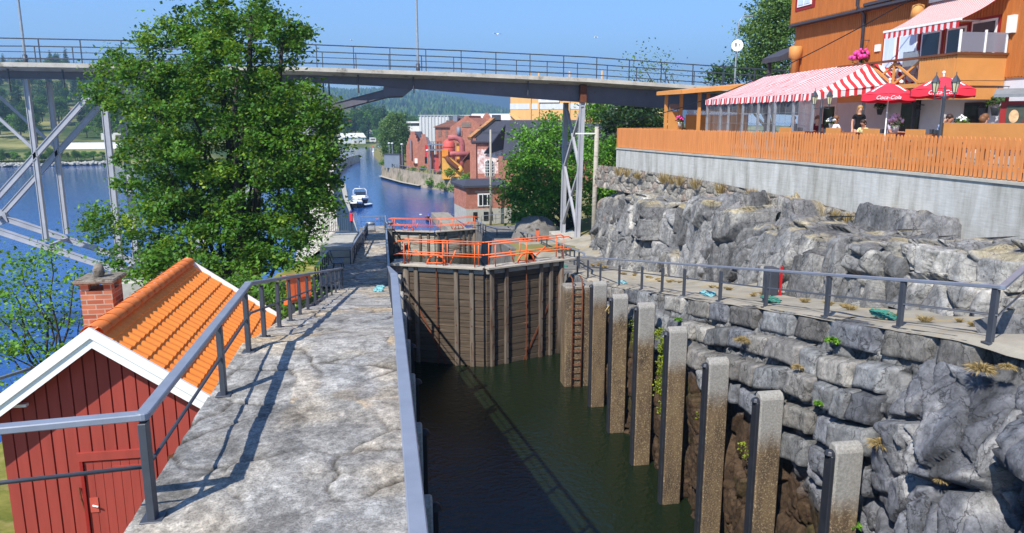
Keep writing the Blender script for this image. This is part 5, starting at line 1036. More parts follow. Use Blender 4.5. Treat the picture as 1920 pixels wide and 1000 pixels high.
limbs('trunk', base, [(L3[0][0], .34, .25), (L3[1][0], .3, .3), (L3[2][0], .26, .4), (L3[7][0], .3, .3)]+[(L3[k][0], .12, .35) for k in (4, 5, 9, 8, 12, 14, 16, 18, 19, 22, 24, 26, 30, 31, 32)], tr, seed=4)
# ---- young tree at the left edge and smaller shrubs
def small_tree(name, lobes, dscale, base, label, m_, leaf, per, cat='tree', seed=1, trunk=.07, clump=.3, shell=.3, group=None, nclump=None):
    t = thing(name, base, label, cat, group); L_ = []
    for px, py, r_, d in lobes: p = atd(px, py, d); rr = r_*d/1400; L_.append(((p.x, p.y, p.z), (rr, rr, rr*dscale)))
    leaves('crown' if cat == 'tree' else 'foliage', crown_points(L_, per, seed, clump, shell, nclump), M[m_], leaf, t, seed=seed)
    limbs('trunk' if cat == 'tree' else 'stems', base, [(l[0], trunk, .15) for l in L_], t, seed=seed); return t
p = atd(110, 720, 19.5); 
small_tree('young_tree', [(95, 475, 34, 20), (40, 495, 40, 20), (140, 520, 34, 20), (20, 540, 34, 20), (75, 545, 40, 20), (120, 575, 30, 20), (25, 595, 40, 19.5), (85, 610, 30, 20), (150, 600, 20, 20), (60, 650, 36, 19.5), (120, 660, 34, 19.5), (150, 690, 22, 19.5), (15, 655, 30, 19.5), (-30, 560, 50, 20), (-30, 650, 50, 20)], .55, (p.x, p.y, p.z-.6), 'airy light green young tree at the left edge beyond the shed chimney', 'leaf_light', .115, 1250, seed=11, trunk=.045, clump=.26, shell=.2, nclump=9)
p = atd(30, 740, 18.5)
small_tree('shrub', [(20, 715, 24, 19), (60, 712, 16, 19), (-20, 725, 30, 19), (95, 700, 16, 19.5)], .8, (p.x, p.y, p.z-.3), 'low light green shrub under the handrail left of the shed', 'leaf_light', .09, 700, 'shrub', 12, .03, .18)
p = atd(510, 640, 21.5)
small_tree('shrub', [(505, 560, 34, 22), (545, 590, 28, 21), (470, 545, 34, 23), (525, 545, 26, 24), (590, 545, 20, 25), (430, 520, 40, 25), (380, 500, 40, 26)], .9, (p.x, p.y, p.z-.8), 'green shrub between the shed roof and the left walkway railing', 'leaf_maple', .15, 420, 'shrub', 13, .04, .25)
p = atd(615, 470, 48)
small_tree('shrub', [(607, 430, 13, 50), (615, 410, 10, 50), (598, 455, 12, 48)], 1.3, (p.x, p.y, p.z-1), 'feathery green shrub on the stony bank beside the lower walkway', 'leaf_light', .16, 300, 'shrub', 14, .03, .3)
# ---- trees right of the canal
small_tree('broadleaf_tree', [(1000, 270, 42, 60), (1040, 250, 36, 61), (985, 310, 36, 58), (1020, 330, 60, 59), (974, 368, 32, 58), (1000, 390, 46, 57), (1045, 385, 40, 60), (992, 345, 36, 57), (1060, 320, 44, 62), (946, 352, 10, 58)], .9, (15.2, 58.5, 5.5), 'bright green tree between the brick hut and the bridge pylon', 'leaf_bright', .25, 620, seed=21, trunk=.2, clump=.5)
small_tree('broadleaf_tree', [(1120, 300, 44, 66), (1140, 350, 36, 64), (1105, 365, 34, 64), (1150, 290, 34, 64), (1100, 265, 30, 68), (1130, 400, 30, 62)], .9, (20, 63, 8), 'green tree just right of the grey bridge pylon', 'leaf_bright', .28, 500, seed=22, trunk=.2, clump=.5)
small_tree('broadleaf_tree', [(1195, 215, 46, 66), (1160, 240, 40, 66), (1230, 230, 34, 68), (1180, 205, 40, 70), (1150, 215, 26, 68), (1205, 180, 30, 72)], .8, (27, 64, 11), 'dark green tree in front of the yellow gabled house', 'leaf_dark', .3, 420, seed=23, trunk=.2, clump=.5)
small_tree('broadleaf_tree', [(1130, 195, 30, 78), (1110, 215, 24, 78), (1150, 180, 20, 80)], 1.0, (27, 74, 10), 'yellow-green tree top beside the orange silo building', 'leaf_light', .32, 330, seed=24, trunk=.15, clump=.5)
small_tree('birch_tree', [(1200, 115, 26, 82), (1240, 120, 28, 82), (1215, 140, 30, 82), (1260, 140, 20, 82), (1190, 140, 16, 82)], 1.0, (32, 76, 12), 'thin sparse birch top showing above the bridge railing', 'leaf_birch', .26, 45, seed=25, trunk=.12, clump=.7)
small_tree('birch_tree', [(1450, 10, 50, 66), (1440, 60, 48, 66), (1465, 90, 45, 66), (1425, 85, 36, 66), (1470, 40, 40, 66), (1415, 110, 24, 66), (1460, 125, 40, 66), (1480, -20, 50, 66)], 1.1, (42, 58, 11), 'tall pale green birch beside the ochre house', 'leaf_birch', .26, 420, seed=26, trunk=.22, clump=.55)
small_tree('broadleaf_tree', [(1370, 135, 26, 95), (1400, 125, 24, 95), (1345, 145, 20, 95), (1425, 140, 20, 95)], .8, (48, 86, 12), 'round green tree behind the right end of the bridge', 'leaf_far', .4, 300, seed=27, trunk=.2, clump=.6)
# ---- weeds, fern clump and dry grass on the walls (countable tufts are things)
def tuft(name, c, r, label, m_, n=160, leaf=.05, up=1.0, cat='plant', seed=1, blade=True, hang=0):
    g = np.random.default_rng(seed); c = Vector(c); V = []; Fq = []; T = []
    for k in range(n):
        a = g.uniform(0, 2*math.pi); q = r*g.random()**.6; b = Vector((c.x+q*.3*math.cos(a), c.y+q*.3*math.sin(a), c.z)); tip = Vector((c.x+q*1.1*math.cos(a), c.y+q*1.1*math.sin(a), c.z+r*up*g.uniform(.5, 1.2)-hang*q)); wd = leaf*g.uniform(.5, 1.1)
        s = (tip-b).cross(Vector((g.normal(), g.normal(), g.normal()))).normalized()*wd; mid = b.lerp(tip, .5)+Vector((0, 0, r*.15)); i = len(V)
        V += [b-s*.3, b+s*.3, mid+s, mid-s, tip]; Fq += [(i, i+1, i+2, i+3), (i+3, i+2, i+4, i+4)]; T += [g.uniform(.0, 1)]*5
    fq = [f if len(set(f)) == 4 else f[:3] for f in Fq]; me = bpy.data.meshes.new(name); me.from_pydata([Vector(v)-c for v in V], [], fq)
    at_ = me.color_attributes.new('tint', 'FLOAT_COLOR', 'POINT'); at_.data.foreach_set('color', np.repeat(np.array(T)[:, None], 4, 1).astype(np.float32).ravel())
    o = link(name, me, None, M[m_]); o.location = c; ROOT[o.name] = c; return tag(o, label, cat)
M['dry_grass'] = leafmat('dry_grass', [S(122, 100, 62), S(156, 132, 86), S(186, 164, 116)], .2, .8)
M['fern'] = leafmat('yellow_green_fern', [S(92, 110, 24), S(140, 154, 40), S(176, 184, 62)], .4)
def wallfern(c, w_, h_, n, label, seed):
    t = thing('fern_clump', c, label, 'fern'); g = np.random.default_rng(seed); L_ = [((c[0]-.02+g.normal()*.04, c[1]+g.normal()*w_*.35, c[2]-h_*k/6), (.16, w_*(1-.08*k), h_*.14)) for k in range(7)]
    leaves('fronds', crown_points(L_, n/7/.05, seed, .05, .3, 12, .05), M['fern'], .07, t, seed=seed); return t
wallfern((7.86, 19.65, 8.9), .42, 1.5, 1500, 'large yellow-green fern clump hanging between two fender piles', 31)
wallfern((7.95, 19.6, 7.2), .26, .7, 500, 'lower part of the hanging fern growth, bright moss green', 32)
wallfern((7.9, 22.1, 8.8), .32, .7, 700, 'yellowish fern clump between the second and third fender piles', 33)
wallfern((7.95, 16.9, 7.6), .2, .4, 260, 'small green fern patch on the brown wall left of the wide-headed pile', 35)
wallfern((7.95, 14.6, 7.9), .2, .4, 260, 'small green fern patch on the brown wall between the nearer piles', 36)
tuft('grass_tuft', (7.95, 24.5, 8.65), .36, 'straw-coloured grass tuft hanging beside the ladder side fender pile', 'dry_grass', 260, .03, .5, seed=34, hang=1.3)
k = 40
def onwall(px, py):   # a point on the right lock wall face
    for x in np.linspace(9.4, 6.6, 60):
        p = atX(px, py, x); 
        if x < 8.66-.46*min(1.24, float(zR(p.y))-p.z)-.02*max(0, float(zR(p.y))-p.z-1.24)-.25*max(0, min(1, (10.6-p.y)/1.2)): return p
    return atX(px, py, 8.3)
for px, py, r_, lb, mt in ((1565, 640, .2, 'small bright green weed high on the masonry above the rock', 'leaf_light'), (1845, 695, .3, 'hanging straw-coloured grass tuft at the top of the leaning outcrop', 'dry_grass'), (1895, 690, .16, 'small rusty grass tuft at the far right of the leaning outcrop', 'dry_grass'), (1655, 835, .3, 'dry yellow grass tuft in the cleft below the masonry corner', 'dry_grass'), (1740, 860, .25, 'yellow-green grass tuft low on the right rock face', 'dry_grass'), (1770, 900, .18, 'withered grass tuft lowest on the right rock face', 'dry_grass'),
                         (1395, 640, .3, 'long straw-coloured grass tuft on the ledge below the coping', 'dry_grass'), (1605, 985, .2, 'green weed beside the nearest fender pile', 'leaf_light'), (1355, 775, .2, 'small green weed on the brown wall beside the fender piles', 'leaf_light'), (1540, 757, .13, 'tiny green weed in the masonry joint', 'leaf_light'), (1275, 600, .16, 'small green weed under the coping stones', 'leaf_light'), (1500, 690, .18, 'small orange-tinged grass tuft in the masonry', 'dry_grass')):
    p = onwall(px, py); k += 1; tuft('grass_tuft' if mt == 'dry_grass' else 'weed', (p.x-.05, p.y, p.z), r_*.8, lb, mt, 420 if mt == 'dry_grass' else 130, .007 if mt == 'dry_grass' else .04, .6, seed=k, hang=.5)
rg = random.Random(5)
for q in range(26):   # dry stalks along the foot of the terrace wall
    y = rg.uniform(13, 40); x = interp(y, [(16, 15.4), (20.4, 15.3), (25.8, 14.95), (32.8, 13.8), (41, 12.75)]); z = interp(y, [(16, 11.45), (20, 11.7), (25.5, 11.9), (32.5, 12.1), (40.5, 12.1)])
    o = tuft('dry_stalks', (x-.15, y, z-.1), rg.uniform(.2, .4), 'withered straw stalks along the foot of the concrete terrace wall', 'dry_grass', 80, .012, 1.4, seed=100+q); o['group'] = 'withered stalks along the terrace wall'
for q in range(46):   # grass fringe at the foot of the rock
    y = rg.uniform(10.5, 36); x = interp(y, [(9.5, 10.3), (15.5, 10.6), (18.5, 10.95), (22.5, 11.6), (30, 11.8), (34, 11.1)])
    o = tuft('grass_tuft', (x-.35+rg.uniform(-.5, .15), y, zr(y)-.0), rg.uniform(.10, .19), 'low straw-coloured grass tuft at the foot of the rock by the path', 'dry_grass', 170, .006, .55, seed=140+q); o['group'] = 'grass tufts along the foot of the rock'
# ================================================================== FAR BANKS AND HILLS
def dirx(px): return ray(px, 225)
def farland(x, y):
    ysh = np.interp(x, [-700, -300, -107, -75, -52, -28, -20, 2, 8, 20, 40, 400], [150, 240, 272, 283, 320, 430, 444, 434, 420, 345, 330, 330])
    d = y-ysh; z = -1.2+np.clip(d/4, 0, 1)*2.6+np.clip(d-14, 0, 400)*np.interp(x, [-400, -60, -20, 30, 400], [.085, .085, .05, .02, .02])
    return z+np.clip(d-190, 0, 400)*np.interp(x, [-400, -120, -40, 400], [.075, .065, .02, .0])
M['farbank'] = mat('far_bank_grass', S(92, 110, 52), .95, .4, .04, 0, 1, .1, col2=S(160, 152, 96), kind='World', worn=(S(60, 78, 36), .5, .03))
terrain('far_bank', np.linspace(-420, 420, 150), np.concatenate([np.linspace(215, 470, 130), np.linspace(475, 1000, 40)]), farland, M['farbank'], .5, .05)
M['hill'] = mat('forested_hill', S(34, 56, 26), .95, .45, .012, 0, 1, .05, col2=S(62, 88, 40), kind='World', worn=(S(28, 44, 24), .5, .05))
def hillmat_rocks():
    m, t, b = base_mat('forested_hill_with_crags'); v = coords(t, 'World'); n = N(t, 'TexNoise', Scale=.012, Detail=10.0, Roughness=.7); t.links.new(v, n.inputs[0])
    n2 = N(t, 'TexNoise', Scale=.007, Detail=8.0, Roughness=.65); t.links.new(v, n2.inputs[0])
    c = ramp(t, n.outputs[0], [(.3, S(26, 46, 22)), (.7, S(64, 92, 42))]); k = ramp(t, n2.outputs[0], [(.60, (0,)*3), (.66, (1,)*3)]); c = mix(t, k, c, S(150, 128, 116))
    t.links.new(c, b.inputs['Base Color']); b.inputs['Roughness'].default_value = .95; return m
M['hill_crag'] = hillmat_rocks()
def ridge(name, pts, d0, d1, m, seed, rough=.05, n=220):
    """pts: (px, elevation above horizon in px) silhouette; land rises from d0 to the crest at d1"""
    pxs = np.linspace(pts[0][0], pts[-1][0], n); e = np.interp(pxs, [p[0] for p in pts], [p[1] for p in pts]); rows = []
    for k, t_ in enumerate(np.linspace(0, 1.25, 40)):
        d = lerp(d0, d1, t_); row = []
        for px, el in zip(pxs, e):
            h = (EYE+el/1427*d1)*(math.sin(min(t_, 1)*math.pi/2)**1.3 if t_ <= 1 else 1-(t_-1)*1.5); r = ray(px, 225); q = math.hypot(r.x, r.y); row.append((r.x/q*d, r.y/q*d, h))
        rows.append(row)
    V = np.array(rows).reshape(-1, 3); V[:, 2] += (fbm(V*np.array([.004, .004, 0]), seed, 5)-.5)*V[:, 2]*rough*3-4
    o = npmesh(name, V, gridfaces(40, n), m, None, None, True); struct(o); return V
hA = ridge('hill', [(440, 12), (520, 20), (600, 49), (660, 46), (740, 48), (800, 44), (860, 35), (910, 24), (960, 12), (1040, 0)], 900, 3000, M['hill_crag'], 500)
hB = ridge('hill', [(500, 30), (620, 40), (760, 52), (830, 56), (900, 53), (980, 40), (1150, 44), (1300, 30)], 3200, 4700, M['hill'], 510)
hC = ridge('hill', [(-260, 60), (-60, 78), (60, 84), (160, 80), (260, 76), (380, 84), (460, 60), (560, 44), (640, 28)], 1500, 3600, M['hill_crag'], 520)
# far-off woods on the hillsides: one mass
def woods(Vh, count, seed, hmin, hmax, lim=None):
    g = np.random.default_rng(seed); n = 40; rows = Vh.reshape(n, -1, 3); V = []; Fq = []; T = []
    for k in range(count):
        i = g.uniform(2, 33); j = g.uniform(0, rows.shape[1]-1.01); a = rows[int(i), int(j)]; b = rows[int(i)+1, int(j)+1]; p = a+(b-a)*np.array([g.random()]*3)
        if fbm(np.array([[p[0]*.006, p[1]*.006, 0]]), seed, 3)[0] < .42: continue
        h = g.uniform(hmin, hmax); r = h*g.uniform(.18, .36); s = len(V); m = 5; a0 = g.uniform(0, 6)
        for z, q in ((.1, .8), (.45, 1.0 if r/h > .27 else .75)): V += [(p[0]+r*q*math.cos(a0+6.283*k_/m), p[1]+r*q*math.sin(a0+6.283*k_/m), p[2]+h*z) for k_ in range(m)]
        V.append((p[0], p[1], p[2]+h)); T += [g.random()]*(2*m+1)
        for k_ in range(m): Fq += [(s+k_, s+(k_+1) % m, s+m+(k_+1) % m, s+m+k_), (s+m+k_, s+m+(k_+1) % m, s+2*m, s+2*m)]
    me = bpy.data.meshes.new('hill_forest'); me.from_pydata(V, [], [f if len(set(f)) == 4 else f[:3] for f in Fq]); at_ = me.color_attributes.new('tint', 'FLOAT_COLOR', 'POINT'); at_.data.foreach_set('color', np.repeat(np.array(T)[:, None], 4, 1).astype(np.float32).ravel())
    return tag(link('hill_forest', me, None, M['leaf_far']), None, None, None, 'stuff')
woods(hA, 9000, 1, 10, 19); woods(hC, 6000, 2, 12, 22)
# individual trees on the far banks
def proto_tree(name, label, group, m_, conif=False, seed=1, h=14.0, w=4.2, n=2600, leaf=.55):
    t = thing(name, (0, 0, 0), label, 'tree', group); g = np.random.default_rng(seed)
    if conif:
        L_ = [((0, 0, h*(.16+.8*k/9)), (w*(1-k/9.6)*.8, w*(1-k/9.6)*.8, h*.07)) for k in range(10)]
    else:
        L_ = [((g.normal()*w*.32, g.normal()*w*.32, h*g.uniform(.32, .86)), (w*g.uniform(.38, .62),)*2+(h*.13,)) for k in range(9)]+[((0, 0, h*.86), (w*.45, w*.45, h*.12))]
    tot = sum(np.mean(l[1])**2 for l in L_); leaves('crown', crown_points(L_, n/tot, seed, .5, .45), M[m_], leaf, t, seed=seed)
    mb = MB(); mb.tube([(0, 0, -1), (0, 0, h*.5), (0, 0, h*.9)], [.28, .18, .05], 7); mb.build('trunk', M['bark'], t, True); return t
GW = 'trees on the wooded slope across the river'; GC = 'trees on the far shore of the canal mouth'
protos = [proto_tree('broadleaf_tree', 'dark green broadleaf tree on the wooded slope across the river', GW, 'leaf_far', False, 1), proto_tree('broadleaf_tree', 'mid green broadleaf tree on the wooded slope across the river', GW, 'leaf_mid', False, 2, 12, 4.6),
          proto_tree('spruce_tree', 'dark pointed spruce on the wooded slope across the river', GW, 'leaf_dark', True, 3, 17, 3.0), proto_tree('broadleaf_tree', 'pale green bushy tree on the wooded slope across the river', GW, 'leaf_light', False, 4, 9, 4.4)]
rgt = random.Random(9); usedp = [0]*8
def plant(k, x, y, z, s, label=None, group=None):
    o = protos[k] if not usedp[k] else copy_tree(protos[k]); usedp[k] += 1; o.location = (x, y, z); o.scale = (s*rgt.uniform(.9, 1.15), s*rgt.uniform(.9, 1.15), s); o.rotation_euler.z = rgt.uniform(0, 6.28)
    if label: o['label'] = label
    if group: o['group'] = group
    return o
def fz(x, y): return float(farland(np.array([x]), np.array([y]))[0])
cnt = 0
while cnt < 210:
    px = rgt.uniform(-70, 420); d = rgt.uniform(300, 640)
    p = atd(px, 225, d)
    dd = p.y-float(np.interp(p.x, [-700, -300, -107, -75, -52, -28], [150, 240, 272, 283, 320, 430]))
    if dd < 6 or (50 < dd < 105 and px < 260 and rgt.random() < .5): continue
    if dd < 45 and 100 < px < 245 and rgt.random() < .85: continue
    k = rgt.choices((0, 1, 2, 3), (4, 3, 4, 2) if dd > 110 else (3, 4, 0, 5))[0]; plant(k, p.x, p.y, fz(p.x, p.y)-.3, rgt.uniform(.75, 1.25)*(.62 if dd < 45 else 1.0)); cnt += 1
for px, d, k, s in ((610, 455, 1, 1.2), (625, 470, 0, 1.5), (640, 480, 1, 1.35), (655, 475, 0, 1.2), (665, 490, 3, 1.7), (675, 480, 1, 1.7), (690, 485, 3, 2.0), (700, 480, 0, 1.6), (710, 470, 1, 1.5), (720, 468, 2, 1.35), (732, 462, 0, 1.3), (745, 460, 1, 1.2), (760, 470, 0, 1.2), (680, 455, 0, .8), (705, 452, 3, .9), (650, 462, 0, .9), (722, 446, 0, .9), (735, 445, 1, .9), (716, 440, 3, .8), (595, 470, 0, 1.4), (580, 480, 1, 1.4), (690, 520, 0, 1.6), (630, 520, 1, 1.6), (770, 480, 1, 1.2), (665, 520, 2, 1.5), (715, 515, 1, 1.6), (742, 500, 3, 1.7)):
    p = atd(px, 225, d); plant(k, p.x, p.y, fz(p.x, p.y)-.3, s, ['dark green broadleaf tree on the far shore beyond the canal', 'mid green broadleaf tree on the far shore beyond the canal', 'dark spruce on the far shore beyond the canal', 'pale green broadleaf tree on the far shore beyond the canal'][k], GC)
# willow on the factory quay
p = atd(740, 290, 216); wl = thing('willow_tree', (p.x, p.y, 2.8), 'big pale green weeping willow at the tip of the factory quay', 'tree'); L_ = []
for px, py, r_ in ((740, 222, 16), (728, 236, 15), (752, 236, 15), (724, 256, 12), (742, 252, 17), (758, 256, 12), (730, 272, 12), (748, 272, 14), (720, 270, 9), (760, 274, 8)):
    q = atd(px, py, 216); rr = r_*216/1400; L_.append(((q.x, q.y, q.z), (rr, rr, rr*1.1)))
leaves('crown', crown_points(L_, 560, 61, .5, .4, None, 1.3), M['leaf_birch'], .42, wl, seed=61); limbs('trunk', (p.x, p.y, 2.6), [(l[0], .3, .3) for l in L_[:5]], wl, seed=6)
# ================================================================== FACTORY
FXD = Vector((math.cos(YAW), -math.sin(YAW), 0)); FYD = Vector((math.sin(YAW), math.cos(YAW), 0))
M['brick_far'] = brickmat('factory_bricks', S(166, 90, 68), S(178, 106, 82), S(176, 150, 132), 1.0, bump=0); M['brick_white'] = brickmat('limewashed_bricks', S(196, 130, 116), S(210, 160, 148), S(204, 190, 180), 1.0, bump=0, worn=(S(222, 214, 208), .5))
M['sheet_white'] = mat('ribbed_white_cladding', S(206, 206, 202), .6, .1, .4, 0, 1, .3, stretch=(3, 3, .2)); M['sheet_orange'] = mat('ochre_cladding', S(222, 172, 110), .7, .08, .3, 0, 1, .25, stretch=(2, 2, .2)); M['roof_brown'] = mat('brown_tile_roof', S(120, 82, 66), .85, .2, .8, 0, 1, .15); M['roof_white'] = mat('pale_sheet_roof', S(216, 212, 204), .7, .1, .5, 0, 1, .2)
M['window_pale'] = mat('dusty_factory_window', S(122, 116, 104), .4, .2, 1); M['sheet_grey'] = mat('grey_sheet_metal', S(120, 128, 138), .5, .12, .5)
def W(px, d): p = atd(px, 225, d); return Vector((p.x, p.y, 0))
def zat(py, d): return atd(HX, py, d).z
class BL:
    """building in a frame with its front edge between two pixel columns at given distances"""
    def __init__(s, name, label, pL, dL, pR, dR, z0, cat='building', group=None):
        s.a = W(pL, dL); s.b = W(pR, dR); s.L = (s.b-s.a).length; s.e = (s.b-s.a)/s.L; s.n = Vector((-s.e.y, s.e.x, 0)); s.z0 = z0; s.t = thing(name, (s.a.x, s.a.y, z0), label, cat, group)
        s.rz = math.atan2(s.e.y, s.e.x); s.Mx = Matrix.Rotation(s.rz, 3, 'Z')
    def P(s, u, v, z): return s.a+s.e*u+s.n*v+Vector((0, 0, z))
    def box(s, name, u0, u1, v0, v1, z0, z1, m, par=None):
        mb = MB(); mb.box(s.P((u0+u1)/2, (v0+v1)/2, (z0+z1)/2), (abs(u1-u0), abs(v1-v0), abs(z1-z0)), M=s.Mx); return mb.build(name, m, par or s.t)
    def gable(s, name, u0, u1, v0, v1, ze, zr_, m, along='u', over=.3, th=.15, par=None):
        mb = MB()
        if along == 'u': A = [(u0-over, v0-over, ze), (u1+over, v0-over, ze), (u1+over, (v0+v1)/2, zr_), (u0-over, (v0+v1)/2, zr_)]; B_ = [(u0-over, (v0+v1)/2, zr_), (u1+over, (v0+v1)/2, zr_), (u1+over, v1+over, ze), (u0-over, v1+over, ze)]
        else: A = [(u0-over, v0-over, ze), ((u0+u1)/2, v0-over, zr_), ((u0+u1)/2, v1+over, zr_), (u0-over, v1+over, ze)]; B_ = [((u0+u1)/2, v0-over, zr_), (u1+over, v0-over, ze), (u1+over, v1+over, ze), ((u0+u1)/2, v1+over, zr_)]
        mb.slab([s.P(*q) for q in A], th); mb.slab([s.P(*q) for q in B_], th); return mb.build(name, m, par or s.t)
    def poly(s, name, pts, v0, v1, m, par=None):   # polygon in (u,z) extruded in depth
        mb = MB(); n = len(pts); vs = [s.P(u, v, z) for v in (v0, v1) for u, z in pts]; mb.add(vs, [tuple(range(n-1, -1, -1)), tuple(range(n, 2*n))]+[(i, (i+1) % n, n+(i+1) % n, n+i) for i in range(n)]); return mb.build(name, m, par or s.t)
    def win(s, u0, u1, z0, z1, m, fr='white_paint', v=0, bars=(0, 0), frame=.1):
        w_ = s.box('window', u0, u1, v-.06, v+.1, z0, z1, M[fr]); s.box('pane', u0+frame, u1-frame, v-.09, v-.05, z0+frame, z1-frame, M[m], w_)
        if bars != (0, 0):
            mb = MB()
            for k in range(1, bars[0]): mb.box(s.P(lerp(u0, u1, k/bars[0]), v-.11, (z0+z1)/2), (.07, .04, z1-z0), M=s.Mx)
            for k in range(1, bars[1]): mb.box(s.P((u0+u1)/2, v-.11, lerp(z0, z1, k/bars[1])), (u1-u0, .04, .06), M=s.Mx)
            mb.build('glazing_bars', M[fr], w_)
# small brick hut by the lock
h = BL('brick_hut', 'small red brick hut with dark roof and white three-light window beside the lower gate', 872, 82, 958, 83.5, 4.0)
h.box('base', 0, h.L, -.05, 6, 3.6, 5.35, M['concrete']); h.box('wall', 0, h.L, 0, 6, 5.35, 7.9, M['brick_far'])
mb = MB(); mb.slab([h.P(-.35, -.45, 7.95), h.P(h.L+.3, -.45, 7.95), h.P(h.L-.4, 3, 8.45), h.P(.8, 3, 8.45)], .22); mb.slab([h.P(-.35, -.45, 7.95), h.P(.8, 3, 8.45), h.P(.8, 3.4, 8.45), h.P(-.35, 6.4, 7.95)], .22); mb.build('roof', M['roof_dark'], h.t)
k_ = h.L/86.0; u_ = lambda px: (px-872)*k_
h.box('lintel', u_(889), u_(925), -.03, .05, zat(362, 82), zat(359, 82), M['concrete']); h.win(u_(894), u_(921), zat(388, 82), zat(364, 82), 'glass_dark', v=-.02, bars=(3, 1), frame=.14)
for a, b in ((885, 893), (905, 914), (917, 922)): h.box('basement_opening', u_(a), u_(b), -.09, -.04, 4.0, 5.0, M['glass_dark'])
# main brick hall with the arched window
m_ = BL('factory_hall', 'large red brick factory hall with dark slate roof and an arched white-barred window', 885, 143, 1010, 141, 3)
kk = m_.L/125.0; u_ = lambda px: (px-885)*kk
m_.box('wall', 0, m_.L, 0, 14, 2.5, 11.1, M['brick_far']); m_.box('limewashed_panel', u_(895), u_(958), -.05, 0, 5, 9.6, M['brick_white']); m_.box('pilaster', -.4, u_(893), -.35, 1, 2.5, 11.6, M['brick_far'])
mb = MB()
for k in range(26): mb.box(m_.P(1.1+k*.42, -.12, 10.55), (.2, .2, .4), M=m_.Mx)
mb.box(m_.P(6.4, -.15, 10.9), (11.5, .3, .3), M=m_.Mx); mb.build('cornice', M['brick_far'], m_.t)
mb = MB(); mb.slab([m_.P(-.2, -.6, 11.1), m_.P(m_.L+8, -.6, 11.1), m_.P(m_.L+8, 7, 15.0), m_.P(3.2, 7, 15.0)], .25); mb.slab([m_.P(3.2, 7, 15.0), m_.P(m_.L+8, 7, 15), m_.P(m_.L+8, 14.5, 11.1), m_.P(-.2, 14.5, 11.1)], .25); mb.build('roof', M['roof_dark'], m_.t)
mb = MB(); mb.bar(m_.P(-.4, -.5, 11.6), m_.P(3.0, 7, 15.4), .9, .55); mb.bar(m_.P(3.0, 7, 15.4), m_.P(-.4, 14.4, 11.6), .9, .55); mb.build('gable_coping', mat('weathered_coping', S(176, 122, 76), .9, .3, .8, worn=(S(110, 84, 62), .45, .7)), m_.t)
m_.box('roof_vent', 2.6, 4.2, 6.4, 7.6, 15.0, 16.0, M['steel_dark']); m_.box('snow_rail', 1.5, 9, 2.0, 2.08, 12.7, 12.85, M['steel_dark'])
wn = MB(); ua, ub, za, zb = u_(909), u_(927), zat(331, 142), zat(304, 142); uc = (ua+ub)/2
arc = [(ua, za), (ub, za), (ub, zb)]+[(uc+(ub-ua)/2*math.cos(a), zb+.45*math.sin(a)) for a in [math.pi*k/8 for k in range(1, 8)]]+[(ua, zb)]
fr_ = m_.poly('window', arc, -.2, -.05, M['white_paint']); arc2 = [(lerp(uc, u, .86), lerp((za+zb)/2, z, .93)) for u, z in arc]; m_.poly('pane', arc2, -.26, -.2, M['glass_dark'], fr_)
mb = MB()
for k in range(1, 4): mb.box(m_.P(lerp(ua, ub, k/4), -.29, (za+zb)/2+.2), (.08, .05, zb-za+.6), M=m_.Mx)
for k in range(1, 5): mb.box(m_.P(uc, -.29, lerp(za, zb, k/5)+.15), (ub-ua-.1, .05, .07), M=m_.Mx)
mb.build('glazing_bars', M['white_paint'], fr_); m_.box('sill', ua-.3, ub+2.8, -.3, 0, za-1.0, za-.7, M['white_paint'])
# front wing with steep dark roof
w2 = BL('factory_wing', 'dark slate roofed factory wing behind the bright green tree', 958, 128, 1220, 134, 3); w2.box('wall', 0, w2.L, 0, 10, 2.5, 8.5, M['brick_far'])
mb = MB(); mb.slab([w2.P(-1.6, -.6, 8.6), w2.P(w2.L+1, -.6, 8.6), w2.P(w2.L+1, 8, 14.4), w2.P(1.0, 8, 14.4)], .25); mb.slab([w2.P(1.0, 8, 14.4), w2.P(w2.L+1, 8, 14.4), w2.P(w2.L+1, 15, 9), w2.P(-1.6, 15, 9)], .25); mb.build('roof', M['roof_dark'], w2.t)
